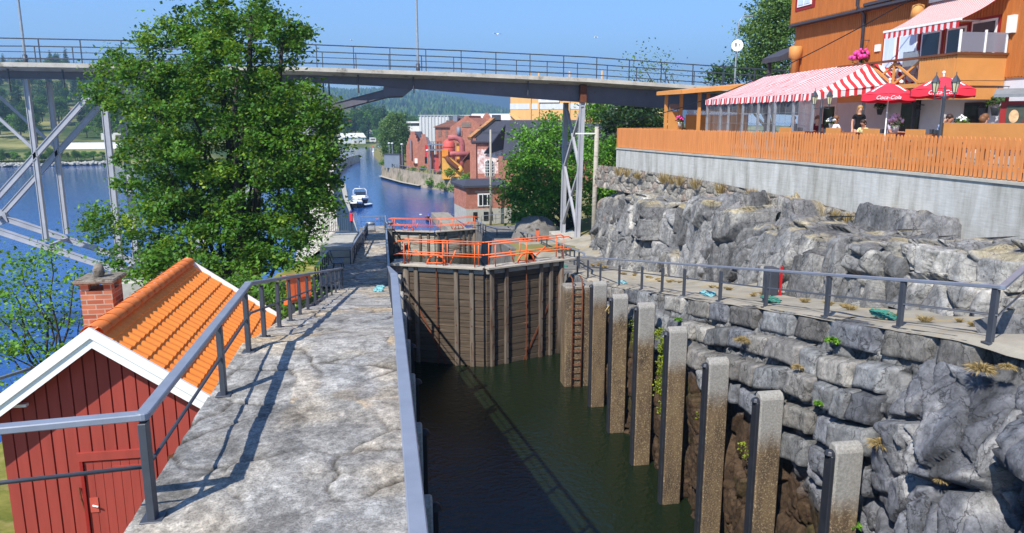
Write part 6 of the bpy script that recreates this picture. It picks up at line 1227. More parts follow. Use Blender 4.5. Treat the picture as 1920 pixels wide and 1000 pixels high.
# stepped brick houses on the quay
def stepped(b, u0, u1, z0, ze, zp, v0, v1, steps=5):
    pts = [(u0, z0), (u1, z0)]; uc = (u0+u1)/2; hw = (u1-u0)/2
    for k in range(steps):
        z = lerp(ze, zp, (k+1)/steps); u = lerp(u1, uc+hw*.14, k/steps); pts += [(u, lerp(ze, zp, k/steps)+.001), (u, z)] if k else [(u1, ze), (u1, z)]
    for k in range(steps-1, -1, -1):
        z = lerp(ze, zp, (k+1)/steps); u = lerp(u0, uc-hw*.14, k/steps); pts += [(u, z), (u, lerp(ze, zp, k/steps)+.001)]
    out = []
    for q in pts:
        if not out or abs(out[-1][0]-q[0])+abs(out[-1][1]-q[1]) > .01: out.append(q)
    return out
for pa, pb, d, yb, ye, yp, lab, gp_ in ((760, 786, 192, 300, 278, 247, 'left-hand brick house with a stepped gable on the factory quay', ''), (781, 805, 184, 312, 282, 252, 'right-hand brick house with a stepped gable and red stripe on the quay', '')):
    g_ = BL('gabled_house', lab, pa, d, pb, d, 3); g_.poly('gable_wall', stepped(g_, 0, g_.L, 2.5, zat(ye, d), zat(yp, d), 0, .6), 0, .6, M['brick_far']); g_.box('wall', .1, g_.L-.1, .6, 9, 2.5, zat(ye, d), M['brick_far']); g_.gable('roof', 0, g_.L, .7, 9, zat(ye, d), zat(yp+6, d), M['roof_white' if pa > 770 else 'roof_brown'], 'v', .1)
    if pa > 770: g_.box('door', g_.L*.62, g_.L*.8, -.08, 0, 6.2, zat(272, d), mat('red_door', S(206, 40, 44), .5)); g_.box('opening', g_.L*.58, g_.L*.78, -.08, 0, 4.6, 6.2, M['glass_dark'])
    else: g_.box('vent_pipe', g_.L*.33, g_.L*.4, -.4, -.1, 5.2, zat(263, d), M['sheet_grey']); g_.box('air_unit', g_.L*.62, g_.L*.95, -.6, 0, 4.2, 5.4, M['white_paint'])
# middle brick factory with gable
f_ = BL('factory_building', 'brick factory building with brown tiled roof and a broad gable behind the red tank', 816, 198, 902, 196, 3); kk = f_.L/86.0; u_ = lambda px: (px-816)*kk; d = 197
f_.box('wall', 0, u_(848), 0, 16, 2.5, zat(238, d), M['brick_far']); mb = MB(); mb.slab([f_.P(-.4, -.5, zat(238, d)), f_.P(u_(848), -.5, zat(238, d)), f_.P(u_(858), 8, zat(222, d)), f_.P(u_(842), 8, zat(222, d))], .2); mb.slab([f_.P(u_(842), 8, zat(222, d)), f_.P(u_(858), 8, zat(222, d)), f_.P(u_(858), 16, zat(238, d)), f_.P(-.4, 16, zat(238, d))], .2); mb.build('roof', M['roof_brown'], f_.t)
f_.poly('gable_wall', [(u_(846), 2.5), (u_(901), 2.5), (u_(901), zat(234, d)), (u_(881), zat(220, d)), (u_(881), zat(217, d)), (u_(873), zat(217, d)), (u_(873), zat(220, d)), (u_(846), zat(239, d))], -1.2, 14, M['brick_far'])
for a, b, c_, e_ in ((821, 828, 257, 244), (834, 840, 257, 244), (868, 885, 239, 229), (864, 869, 256, 245), (883, 889, 256, 245)): f_.win(u_(a), u_(b), zat(c_, d), zat(e_, d), 'window_pale', 'brick_far', v=-1.25 if a > 845 else 0, bars=(3, 3))
f_.poly('stepped_gable', stepped(f_, u_(880), u_(902), zat(232, d), zat(228, d), zat(211, d), 0, .5), 15, 15.6, M['brick_far']); f_.box('roof_cowl', u_(841), u_(849), 5, 8, zat(232, d), zat(216, d), M['sheet_grey'])
b_ = BL('warehouse', 'white ribbed metal warehouse behind the stepped gable houses', 786, 232, 842, 233, 3); b_.box('wall', 0, b_.L, 0, 30, 2.5, zat(217, 235), M['sheet_white']); b_.box('wall', b_.L, b_.L+6.5, 1, 30, 2.5, zat(218, 235), M['sheet_white'])
mb = MB()
for k in range(9): mb.box(b_.P(b_.L*(k+.5)/9, -.1, 9), (.3, .2, 15), M=b_.Mx)
mb.build('cladding_ribs', M['sheet_white'], b_.t); b_.box('window', b_.L*.9, b_.L+1.6, -.2, .1, zat(235, 235), zat(226, 235), M['window_pale']); b_.box('roof_edge', -.3, b_.L+6.5, -.3, 30, zat(217, 235), zat(216, 235), M['roof_white'])
b_ = BL('warehouse', 'long low building with pale sheet roof behind the brick factory', 880, 215, 990, 215, 3); b_.box('wall', 0, b_.L, 0, 14, 2.5, zat(226, 215), M['roof_white']); mb = MB(); mb.slab([b_.P(-.5, -.4, zat(228, 215)), b_.P(b_.L, -.4, zat(228, 215)), b_.P(b_.L-2, 14, zat(213, 220)), b_.P(0, 14, zat(213, 220))], .3); mb.build('roof', M['roof_white'], b_.t)
b_ = BL('office_block', 'low flat roofed white office block behind the willow', 764, 262, 788, 262, 3); b_.box('wall', 0, b_.L, 0, 12, 2.5, zat(232, 262), M['roof_white']); b_.box('window_band', -.1, b_.L, -.1, .2, zat(236, 262), zat(231, 262), M['glass_dark']); b_.box('roof', -.6, b_.L+.3, -.6, 12, zat(231, 262), zat(228, 262), M['roof_white'])
b_ = BL('shed', 'low white shed with dark roof under the willow', 762, 225, 786, 225, 3); b_.box('wall', 0, b_.L, 0, 8, 2.5, zat(262, 225), M['roof_white']); b_.gable('roof', 0, b_.L, 0, 8, zat(262, 225), zat(247, 225), M['roof_dark'])
# orange silo building
so_ = BL('silo_building', 'tall ochre industrial building with a grey band and white sign behind the pylon', 957, 180, 1240, 172, 3); kk = so_.L/283.0; u_ = lambda px: (px-957)*kk; d = 176
so_.box('wall', 0, so_.L, 0, 30, 2.5, zat(160, d), M['sheet_orange']); so_.box('grey_band', -.08, so_.L, -.08, 0, zat(205, d), zat(194, d), M['sheet_white']); mb = MB()
for px in (996, 1012, 1070, 1130): mb.box(so_.P(u_(px), -.15, 14), (.35, .3, 24), M=so_.Mx)
mb.build('cladding_seams', M['sheet_orange'], so_.t)
sg_ = so_.box('sign', u_(1012), u_(1051), -.35, -.2, zat(192, d), zat(168, d), M['white_paint']); so_.box('small_sign', u_(1052), u_(1057), -.3, -.2, zat(187, d), zat(183, d), mat('faded_orange_sign', S(206, 120, 80), .6))
mb = MB()
for a, b in ((1016.5, 1026), (1030, 1040.5), (1042, 1045)): mb.box(so_.P((u_(a)+u_(b))/2, -.37, zat(187.3, d)), (u_(b)-u_(a), .02, .22), M=so_.Mx)
mb.build('faded_lettering', mat('faded_grey_print', S(206, 210, 214), .7), sg_); mb = MB(); mb.tube([so_.P(u_(1029.5), -.38, zat(176, d)), so_.P(u_(1029.6), -.38, zat(181, d)), so_.P(u_(1031), -.38, zat(183, d)), so_.P(u_(1033), -.38, zat(183.2, d))], .12, 6); mb.build('emblem', M['ink'], sg_)
mb = MB()
for px in (1104, 1112, 1118): mb.bar(so_.P(u_(px), -1.2, 3), so_.P(u_(px), -1.2, 22), .25, .25)
for k in range(9): mb.bar(so_.P(u_(1104), -1.2, 5+2*k), so_.P(u_(1118), -1.2, 5+2*k), .2, .15)
mb.build('stair_tower', M['rust'], so_.t); b2 = so_
mb = MB(); p0 = W(956, 181); mb.bar(W(958, 180)+Vector((0, 0, zat(213, 180))), W(972, 178)+Vector((0, 0, zat(226, 178))), 1.2, .3); mb.build('conveyor', M['sheet_orange'], so_.t)
# red tank, orange hopper, pipes
d = 165; tk = thing('tank', W(841, d)+Vector((0, 0, 3)), 'round red steel tank with a domed top on the factory quay', 'tank'); c = W(841, d+2); M['tank_red'] = mat('faded_red_steel', S(206, 88, 76), .6, .15, .5, worn=(S(170, 70, 52), .35, .6)); M['pipe_pink'] = mat('rusty_pink_pipe', S(172, 96, 92), .6, .25, .5, worn=(S(124, 70, 60), .4, .8)); M['hopper'] = mat('ochre_steel', S(224, 164, 74), .6, .15, .4, worn=(S(176, 106, 50), .35, .6))
mb = MB(); mb.lathe([(1.35, 3), (1.35, zat(270, d)), (1.0, zat(265, d)), (.5, zat(262, d))], c, 20); mb.build('shell', M['tank_red'], tk, True); mb = MB(); mb.lathe([(1.4, zat(277, d)), (1.4, zat(276, d))], c, 20); mb.build('band', M['rust'], tk)
hp = thing('hopper', W(838, 160)+Vector((0, 0, 3)), 'ochre steel hopper with rusty chutes in front of the red tank', 'hopper'); hb = BL.__new__(BL); hb.a = W(826, 160); hb.e = FXD; hb.n = FYD; hb.Mx = Matrix.Rotation(-YAW, 3, 'Z'); hb.t = hp; kk = 160/1400
hb.box('upper_box', 1*kk, 13*kk, 0, 1.4, zat(294, 160), zat(281, 160), mat('orange_steel', S(226, 138, 40), .6, .15, .5)); hb.poly('body', [(1*kk, 2.6), (36*kk, 2.6), (36*kk, zat(312, 160)), (14*kk, zat(294, 160)), (1*kk, zat(294, 160))], .2, 3, M['hopper']); hb.box('column', 27*kk, 34*kk, 2.6, 3.4, 3, zat(270, 160), M['hopper'])
mb = MB(); mb.tube([hb.P(9*kk, -.3, zat(294, 160)), hb.P(17*kk, -.5, zat(304, 160)), hb.P(29*kk, -.6, zat(314, 160)), hb.P(34*kk, -.6, zat(317, 160))], .5, 10); mb.build('chute', M['rust'], hp, True); mb = MB(); mb.tube([hb.P(33*kk, -.5, zat(313, 160)), hb.P(37*kk, -.6, zat(318, 160)), hb.P(34*kk, -.7, zat(322, 160))], .55, 10); mb.build('outlet', M['hopper'], hp, True)
pp = thing('pipework', W(866, 162)+Vector((0, 0, 3)), 'thick pink pipes bending down beside the red tank with a grey stack', 'pipe')
mb = MB(); q = lambda px, py, v=0: W(px, 161+v)+Vector((0, 0, zat(py, 161+v))); mb.tube([q(840, 259, 1), q(852, 258, 1), q(860, 260, 1), q(865, 266, 1), q(866, 274, 1), q(866, 300, 1), q(866, 318, 1)], .62, 12); mb.build('bent_pipe', M['pipe_pink'], pp, True); mb = MB(); mb.tube([q(835, 291), q(846, 289), q(885, 289)], .58, 12); mb.build('cross_pipe', M['pipe_pink'], pp, True)
mb = MB(); mb.lathe([(.46, 0), (.46, 2.0)], q(860, 256, 1), 14); mb.build('stack', M['sheet_grey'], pp, True); mb = MB(); mb.lathe([(.42, -.5), (.42, 0)], q(860, 256, 1), 14); mb.build('stack_foot', M['hopper'], pp, True)
gt_ = thing('gantry', W(808, 172)+Vector((0, 0, 3)), 'rusty steel gantry with ladders left of the ochre hopper', 'gantry'); q = lambda px, py, d=172: W(px, d)+Vector((0, 0, zat(py, d)))
for px in (806, 812, 820, 826): mb = MB(); mb.bar(q(px, 326), q(px, 266), .22, .22); mb.build('post', M['rust' if px > 812 else 'sheet_grey'], gt_)
mb = MB(); mb.box(q(816, 281), (4, 3, .3), M=hb.Mx); mb.box(q(816, 271), (3.6, 3, .2), M=hb.Mx); mb.build('platform', M['sheet_grey'], gt_); mb = MB()
for k in range(7): mb.bar(q(805+3.4*k, 271), q(805+3.4*k, 266), .06, .06)
mb.bar(q(805, 266), q(827, 266), .08, .08); mb.build('guard_rail', M['rust'], gt_); mb = MB(); mb.bar(q(817, 322), q(817, 290), 1.0, .5); mb.build('machine_column', M['tank_red'], gt_)
b_ = BL('shed', 'rusty brown lean-to between the pipes and the brick hall', 868, 151, 887, 150.6, 3); b_.box('wall', 0, b_.L, 0, 6, 2.5, 7.2, M['rust']); mb = MB(); mb.slab([b_.P(-.2, -.4, 7.0), b_.P(b_.L, -.4, 9.6), b_.P(b_.L, 6, 9.6), b_.P(-.2, 6, 7.0)], .2); mb.build('roof', M['roof_brown'], b_.t)
# quay wall, grey box, lamps, quay railings
qy = thing('quay_wall', (5, 180, 0), 'old stone quay wall along the canal below the factory', 'wall'); qp = [(0.1, 203), (1.2, 198), (5.4, 181), (9, 171), (16.6, 156), (17, 149), (17.5, 120), (12, 96)]
mb = MB(); V = []
for k, (x, y) in enumerate(qp): z = 3.15 if k < 5 else 1.2; V.append([(x-.4, y-.4, -.6), (x-.1, y-.1, z*.6), (x, y, z), (x+1.2, y+.6, z+.02)])
mb.grid(V); mb.build('stone_face', mat('old_quay_stone', S(156, 142, 122), .95, .3, .8, 0, 1, .1, kind='World', worn=(S(96, 100, 70), .42, .35)), qy); mb = MB(); mb.grid([[(x-1.0, y-.9, .45), (x-.3, y-.3, .5), (x-.3, y-.3, -.4)] for x, y in qp[:4]]); mb.build('footing', M['concrete'], qy)
b_ = BL('utility_box', 'flat grey container at the tip of the factory quay', 718, 192, 747, 191, 3.1, 'container'); b_.box('body', 0, b_.L, 0, 3, 3.0, zat(291, 191), M['sheet_grey']); b_.box('lid', -.1, b_.L+.1, -.1, 3.1, zat(291, 191), zat(290, 191)+.1, M['steel_dark'])
qr = railing('railing', [(1.5, 198.5, 3.15), (5.6, 182, 3.15), (9.2, 172, 3.15), (15, 161, 3.15)], 'pale railing along the edge of the factory quay', posts=[Vector((1.5, 198.5, 3.15)).lerp(Vector((5.6, 182, 3.15)), k/7) for k in range(7)]+[Vector((5.6, 182, 3.15)).lerp(Vector((15, 161, 3.15)), k/12) for k in range(13)], h=1.0, w=.12, th=.1, pw=.18)
for px, py, d, lb in ((728, 310, 196, 'quay lamp post left of the willow'), (734, 310, 195, 'quay lamp post in front of the willow'), (752, 312, 188, 'quay lamp post in front of the left stepped gable'), (800, 324, 170, 'quay lamp post in front of the right stepped gable')):
    p = W(px, d); t = thing('street_lamp', (p.x, p.y, 3.0), 'slim '+lb, 'street lamp', 'lamp posts on the factory quay'); mb = MB(); mb.tube([(p.x, p.y, 3), (p.x, p.y, 9.0 if px < 790 else 8.2)], .09, 8); mb.build('pole', M['steel_grey'], t); mb = MB(); mb.blob((p.x, p.y, 9.1 if px < 790 else 8.3), (.35, .35, .2), 10, 6); mb.build('lamp_head', M['white_paint'], t, True)
for px, py, r_, d, lb in ((807, 342, 8, 166, 'green bush at the foot of the quay wall below the gantry'), (843, 322, 9, 158, 'green bush on the quay in front of the ochre hopper'), (868, 338, 11, 150, 'green bush on the bank left of the brick hall'), (880, 328, 9, 148, 'green bush against the corner of the brick hall'), (850, 352, 8, 152, 'low green bush at the waterline left of the brick hut'), (717, 305, 5, 200, 'small green bush at the tip of the quay'), (793, 315, 5, 174, 'small green bush by the quay railing'), (775, 316, 4, 180, 'tiny green bush on the quay wall'), (826, 348, 7, 160, 'yellow-green bush on the quay footing')):
    p = atd(px, py+r_, d); small_tree('bush', [(px, py, r_, d), (px+r_*.6, py+r_*.3, r_*.7, d), (px-r_*.6, py+r_*.35, r_*.7, d)], .9, (p.x, p.y, p.z-.3), lb, 'leaf_light', .3, 320, 'bush', int(px), .04, .35)
# yellow gabled house
y_ = BL('yellow_house', 'pale yellow gabled house behind the dark tree left of the terrace', 1195, 75.5, 1256, 75, 9); kk = y_.L/61.0; u_ = lambda px: (px-1195)*kk
y_.poly('wall', [(0, 8), (y_.L, 8), (y_.L, zat(218, 75)), (u_(1226), zat(183, 75)), (0, zat(214, 75))], 0, 9, mat('pale_yellow_boards', S(226, 206, 150), .7, .08, 1)); mb = MB(); mb.slab([y_.P(y_.L+.5, -.5, zat(222, 75)), y_.P(y_.L+.5, 9.5, zat(222, 75)), y_.P(u_(1226), 9.5, zat(182, 75)), y_.P(u_(1226), -.5, zat(182, 75))], .18); mb.slab([y_.P(u_(1226), -.5, zat(182, 75)), y_.P(u_(1226), 9.5, zat(182, 75)), y_.P(-.5, 9.5, zat(218, 75)), y_.P(-.5, -.5, zat(218, 75))], .18); mb.build('roof', M['roof_dark'], y_.t); y_.win(u_(1211), u_(1225), zat(223, 75), zat(204, 75), 'glass_dark', bars=(2, 2), frame=.12)
# far shore: white hall, caravan, cottages, dock
b_ = BL('boat_hall', 'low white hall on the far shore at the canal mouth', 641, 440, 684, 446, 1.5); b_.box('wall', 0, b_.L, 0, 12, 1, zat(258, 443), M['white_paint']); b_.gable('roof', 0, b_.L, 0, 12, zat(258, 443), zat(250, 443), M['roof_white'], 'u', .4); b_.box('door', b_.L*.45, b_.L*.7, -.2, 0, 1.2, 4.2, M['roof_white'])
b_ = BL('caravan', 'white caravan parked right of the white hall on the far shore', 692, 448, 704, 449, 1.8, 'caravan'); b_.box('body', 0, b_.L, 0, 2.4, 2.4, 4.8, M['white_paint']); b_.box('window', .5, b_.L-.6, -.1, 0, 3.4, 4.2, M['window_pale']); b_.box('wheels', 1.4, 2.2, -.05, .2, 1.8, 2.5, M['black'])
for px, d, w_, yb, ye, yr_, rm, lb in ((653, 485, 6, 232, 228, 222, 'orange_paint', 'tiny cottage with bright orange roof in the trees of the far shore'), (688, 500, 16, 242, 238, 234, 'red_trim', 'long dark red roofed house in the trees of the far shore'), (75, 430, 30, 222, 215, 205, 'roof_dark', 'white house with dark roof on the slope across the river'), (10, 430, 26, 214, 210, 198, 'roof_dark', 'dark roofed house at the left edge across the river'), (140, 440, 22, 216, 212, 203, 'roof_brown', 'white house half hidden by the bridge diagonal across the river'), (190, 420, 16, 226, 214, 207, 'roof_brown', 'narrow white gabled house beside the bridge column across the river')):
    b_ = BL('cottage', lb, px-w_/2, d, px+w_/2, d, zat(yb, d), 'house'); b_.box('wall', 0, b_.L, 0, 7, zat(yb, d)-3, zat(ye, d), M['white_paint']); b_.gable('roof', 0, b_.L, 0, 7, zat(ye, d), zat(yr_, d), M[rm], 'u' if px != 190 else 'v', .5)
    if w_ > 12: b_.win(b_.L*.2, b_.L*.32, zat(yb, d)+.6, zat(ye, d)-.5, 'glass_dark'); b_.win(b_.L*.62, b_.L*.74, zat(yb, d)+.6, zat(ye, d)-.5, 'glass_dark')
b_ = BL('quonset_hall', 'long white round-roofed hall on the bank across the river', 112, 292, 245, 300, 2); d = 296
arc = [(0, 1)]+[(b_.L*0+(8*(1-math.cos(a))), 2.0+(zat(268, d)-2.0)*math.sin(a)) for a in [math.pi*k/12 for k in range(13)]]
mb = MB(); n = len(arc); prof = [(8-8*math.cos(math.pi*k/14), (zat(268, d)-2)*math.sin(math.pi*k/14)+2.0) for k in range(15)]
mb.grid([[b_.P(u, v-2, z) for v, z in prof] for u in np.linspace(0, b_.L, 20)]); mb.add([b_.P(0, v-2, z) for v, z in prof], [tuple(range(15))]); mb.build('shell', M['roof_white'], b_.t, True); b_.box('end_door', -.15, 0, 3, 9, 2, 6, M['sheet_white'])
b_ = BL('boxy_hall', 'tall white boxy hall behind the round-roofed hall across the river', 186, 322, 228, 324, 2.5); b_.box('wall', 0, b_.L, 0, 10, 2, zat(250, 323), M['roof_white']); mb = MB()
for k in range(6): mb.box(b_.P(b_.L*(.68+.05*k), -.1, zat(259, 323)), (.5, .2, 2.6), M=b_.Mx)
mb.build('louvre_slots', M['window_pale'], b_.t)
for k in range(26):   # bushes and boulders on the opposite river bank
    px = rgt.uniform(60, 250); p = atd(px, 300, rgt.uniform(276, 290)); sh_ = float(np.interp(p.x, [-300, -107, -75, -52], [240, 272, 283, 320]))
    o = copy_tree(protos[3]) if k % 2 else copy_tree(protos[1]); o.location = (p.x, sh_+rgt.uniform(2.5, 9), 1.2); s = rgt.uniform(.28, .48); o.scale = (s, s, s*.9); o.rotation_euler.z = rgt.uniform(0, 6); o.name = 'bush'; o['label'] = 'low green bush along the waterline across the river'; o['category'] = 'bush'; o['group'] = 'bushes along the waterline across the river'
mb = MB(); rb_ = random.Random(4)
for k in range(240):
    px = rb_.uniform(50, 240); p = atd(px, 310, 280); sh_ = float(np.interp(p.x, [-300, -107, -75, -52], [240, 272, 283, 320])); r_ = rb_.uniform(.3, .9); mb.blob((p.x, sh_+rb_.uniform(-.5, 2.6), .3+rb_.uniform(0, .6)), (r_, r_, r_*.7), 6, 5, .25)
tag(mb.build('shore_rocks', M['concrete']), None, None, None, 'stuff')
# ================================================================== BOATS, FLOATS
M['hull_white'] = mat('white_gelcoat', S(240, 240, 238), .2, .03, 2, 0, 1, .5); M['hull_dark'] = mat('dark_hull_paint', S(34, 36, 44), .3, .1, 2, 0, 1, .5)
def boat(name, c, L, B, H, label, hull, rot=0, cabin=True, cat='boat'):
    t = thing(name, c, label, cat); Mx = Matrix.Rotation(rot, 3, 'Z'); P = lambda u, v, z: Vector(c)+Mx @ Vector((v, -u, z))   # +u towards the bow, bow at the camera side
    st = [(-.5, .92, 0), (-.25, 1, .02), (0, 1, .05), (.2, .9, .12), (.35, .66, .2), (.45, .34, .28), (.5, .04, .34)]
    rows = [[P(L*s, -B/2*w_*k, z_) for k, z_ in ((1, H*(1+r)), (.9, H*.35), (.55, -.25), (0, -.35), (-.55, -.25), (-.9, H*.35), (-1, H*(1+r)))] for s, w_, r in st]
    mb = MB(); mb.grid(rows); mb.add(rows[0], [tuple(range(7))]); mb.build('hull', M[hull], t, True)
    mb = MB(); mb.grid([[r_[0]+Vector((0, 0, .03)), (r_[0]+r_[6])/2+Vector((0, 0, .14)), r_[6]+Vector((0, 0, .03))] for r_ in rows]); mb.grid([[r_[0]+Vector((0, 0, .04)), r_[0]+Vector((0, 0, -.28*H))] for r_ in rows]); mb.grid([[r_[6]+Vector((0, 0, .04)), r_[6]+Vector((0, 0, -.28*H))] for r_ in rows]); mb.build('deck', M['hull_white'], t, True)
    if cabin:
        z1 = H*1.05; mb = MB(); poly = lambda s0, s1, w0, w1, za, zb: [P(L*s0, -B*w0, za), P(L*s0, B*w0, za), P(L*s1, B*w1, za), P(L*s1, -B*w1, za)]
        a_ = [P(-.25*L, -B*.36, z1), P(-.25*L, B*.36, z1), P(.22*L, B*.26, z1), P(.22*L, -B*.26, z1)]; b_ = [P(-.22*L, -B*.33, z1+.45), P(-.22*L, B*.33, z1+.45), P(.1*L, B*.25, z1+.42), P(.1*L, -B*.25, z1+.42)]
        mb.add(a_+b_, [(4, 5, 6, 7), (0, 1, 5, 4), (1, 2, 6, 5), (2, 3, 7, 6), (3, 0, 4, 7)]); mb.build('cabin', M['hull_white'], t)
        mb = MB(); mb.add([P(.09*L, -B*.3, z1+.42), P(.09*L, B*.3, z1+.42), P(-.04*L, B*.33, z1+1.0), P(-.04*L, -B*.33, z1+1.0)], [(0, 1, 2, 3)]); mb.build('windscreen', M['pane'], t)
        mb = MB()
        for s in (-1, 1): mb.tube([P(-.1*L, s*B*.42, H), P(-.16*L, s*B*.4, z1+1.2), P(-.18*L, s*B*.3, z1+1.5)], .05, 8)
        mb.tube([P(-.18*L, -B*.3, z1+1.5), P(-.18*L, B*.3, z1+1.5)], .07, 8); mb.tube([P(-.18*L, 0, z1+1.5), P(-.18*L, 0, z1+2.0)], .03, 6); mb.build('arch', M['hull_white'], t, True)
        mb = MB()
        for s in (-1, 1): mb.tube([P(L*q, s*B/2*w_*.95, H*(1+r)+.5) for q, w_, r in st[2:]], .025, 6)
        mb.build('bow_rail', M['steel_grey'], t)
    return t
boat('motorboat', (-4.0, 141, .0), 7.5, 3.0, .9, 'white motorboat with a windscreen arch moored behind the dark hulled boat', 'hull_dark', .1)
boat('motorboat', (-4.6, 134, .0), 5.6, 2.3, .85, 'white decked boat with dark hull moored nearest at the landing strip', 'hull_dark', .1, False)
boat('dinghy', (-2.7, 134.5, .0), 2.6, 1.1, .32, 'little black dinghy with outboard beside the moored boats', 'hull_dark', -.4, False)
boat('motorboat', (1.0, 424, 0), 5, 2, .8, 'small white motorboat at the far shore dock', 'hull_white', 1.4, False)
by = thing('buoy', (-3.5, 362.5, 0), 'small white and red buoy floating in the canal mouth', 'buoy'); mb = MB(); mb.lathe([(.5, -.2), (.55, .5), (.2, .8), (.15, 2.0), (.05, 2.2)], (-3.5, 362.5, 0), 12); mb.build('float', M['white_paint'], by, True); mb = MB(); mb.lathe([(.25, 2.2), (.25, 2.8), (.05, 3.0)], (-3.5, 362.5, 0), 10); mb.build('topmark', M['parasol_red'], by)
mb = MB(); mb.bb((-2.4, 436, .3), (3.2, 440, 2.2)); tag(mb.build('dock', M['masonry']), 'dark timber dock on the far shore below the white hall', 'dock')
mb = MB(); mb.slab([(7.3, 114.5, 1.1), (9.9, 114.2, 1.1), (11.0, 92, 1.1), (8.6, 92, 1.1)], 2.2); tag(mb.build('pier', mat('pier_planks', S(150, 140, 124), .9, .2, 1.2, .3, 20, .2, kind='World', worn=(S(112, 104, 92), .4, 1.0)), None, bevel=.06), 'long narrow concrete pier in the lower canal beyond the farther gate', 'pier')
# ---- lifebuoy stand, gates and litter on the lower walkway
ls_ = thing('lifebuoy_post', (-2.5, 61, 6.2), 'red lifebuoy locker on a post near the far end of the left walkway', 'lifebuoy'); mb = MB(); mb.bar((-2.5, 61, 6.2), (-2.5, 61, 7.9), .12, .12); mb.build('post', M['steel_dark'], ls_); mb = MB(); mb.box((-2.5, 60.9, 7.35), (.24, .2, .7)); mb.build('locker', M['parasol_red'], ls_, bevel=.05); mb = MB(); mb.blob((-2.5, 60.9, 7.78), (.13, .1, .14), 10, 6); mb.build('locker_top', mat('dark_blue_plastic', S(40, 60, 130), .5), ls_, True)
gt2 = thing('gate', (-3.9, 56, 7.0), 'light grey barred gate at the start of the guide wall', 'gate'); mb = MB()
for k in range(14): mb.bar((-4.3+.14*k, 53.5, 7.3), (-4.3+.14*k, 53.5, 8.4), .03, .03, up=(0, 1, 0))
for z in (7.3, 8.4): mb.bar((-4.35, 53.5, z), (-2.4, 53.5, z), .05, .05)
mb.build('bars', M['steel_grey'], gt2)
winch(-1.0, 60, 6.3, 'dark winch standing at the far end of the left walkway', 'gate winches')
winch(.45, 62.3, 6.0, 'winch with orange crank beside the left end of the farther gate', 'gate winches')
pb = thing('parking_post', (10.6, 50.6, 6.4), 'orange topped post behind the lock railing near the grass', 'post'); mb = MB(); mb.bar((10.6, 50.6, 6.2), (10.6, 50.6, 7.5), .16, .16); mb.build('post', M['orange_paint'], pb); mb = MB(); mb.box((10.6, 50.6, 7.52), (.24, .24, .05)); mb.build('cap', M['steel_dark'], pb)
lr = thing('driftwood', (11.4, 60, 5.4), 'grey tree stump with roots on the grass by the lower lock', 'stump'); mb = MB(); mb.tube([(10.9, 60, 5.6), (11.6, 60.3, 6.0), (12.7, 60.6, 6.3)], [.4, .35, .25], 10); mb.build('log', M['grey_wood'], lr, True); mb = MB()
for k in range(6): a = k*1.05; mb.tube([(10.9, 60, 5.6), (10.5+.3*math.cos(a), 60+.5*math.sin(a), 5.5+.5*math.sin(a*1.7)), (10.2+.6*math.cos(a), 60+.9*math.sin(a), 5.4+.7*math.sin(a*1.7))], [.15, .1, .04], 6)
mb.build('roots', M['grey_wood'], lr, True)
sb = thing('boulder', (11.4, 50.5, 6.5), 'dark shaded boulder left of the bridge pylon footing', 'boulder'); mb = MB(); mb.blob((11.0, 53.6, 6.3), (1.7, 1.3, 1.7), 18, 12, .12); mb.build('stone', M['masonry'], sb, True)
railing('railing', [(9.6, 73, 4.8), (13.8, 72, 5.3)], 'thin black railing in front of the brick hut', posts=[(9.6, 73, 4.8), (11, 72.7, 5.0), (12.4, 72.4, 5.1), (13.8, 72, 5.3)], w=.06, th=.05, pw=.06)
# ---- flowers and hanging baskets
M['petal_pink'] = mat('pink_petals', S(226, 70, 150), .6, .25, 8); M['petal_pale'] = mat('pale_pink_petals', S(226, 178, 200), .6, .15, 8); M['leafy'] = mat('trailing_greenery', S(50, 74, 36), .8, .3, 9)
M['petal_white'] = mat('white_petals', S(240, 238, 232), .6, .06, 8)
def flowers(c, r, label, mt, pot=True, cat='flowers', hang=False):
    c = Vector(c); t = thing('flower_pot' if pot else 'flower_basket', c-Vector((0, 0, r)), label, cat); rr = random.Random(label); mb = MB()
    for k in range(34):
        v = Vector((rr.gauss(0, 1), rr.gauss(0, 1), abs(rr.gauss(0, 1))*.9)).normalized()*r*rr.uniform(.7, 1); mb.blob(c+v, r*rr.uniform(.14, .26), 6, 4, .2)
    mb.build('blossom', M[mt], t, True); g = crown_points([((c.x, c.y, c.z), (r*.95, r*.95, r*.8))], 260/r**2, len(label), .05, .6, 20); leaves('foliage', g, M['leaf_mid'], .07, t, seed=3)
    mb = MB(); mb.lathe([(r*.35, -r*1.5), (r*.55, -r*.6), (r*.6, -r*.5)], c, 12); mb.build('pot', M['white_paint' if pot else 'steel_dark'], t, True)
    if hang: mb = MB(); mb.tube([c+Vector((.0, 0, r*1.9)), c], .012, 5); mb.tube([c+Vector((0, 0, r*1.9)), c+Vector((.5, 0, r*1.9))], .015, 5); mb.build('bracket', M['steel_dark'], t)
    return t
flowers((21.6, 31.9, 17.75), .42, 'bright pink flower basket hanging on the ochre facade above the tent ridge', 'petal_pink', False, 'flower basket', True)
flowers((17.1, 23.0, 14.95), .24, 'pale pink hydrangea pot on the table under the smaller red parasol', 'petal_pale')
flowers((16.95, 19.9, 14.98), .15, 'white hydrangea pot left of the front lantern post', 'petal_white')
flowers((16.9, 26.4, 14.95), .16, 'white flower pot behind the first lantern post', 'petal_white')
flowers((16.9, 41.2, 15.0), .24, 'deep pink flower pot at the pergola posts', 'petal_pink')
flowers((20.6, 28.0, 17.1), .2, 'pink and white flowers on the balcony behind the cross rails', 'petal_pale')
flowers((21.6, 23.8, 15.6), .3, 'leafy hanging basket in the shade under the balcony', 'leafy', False, 'flower basket', True)
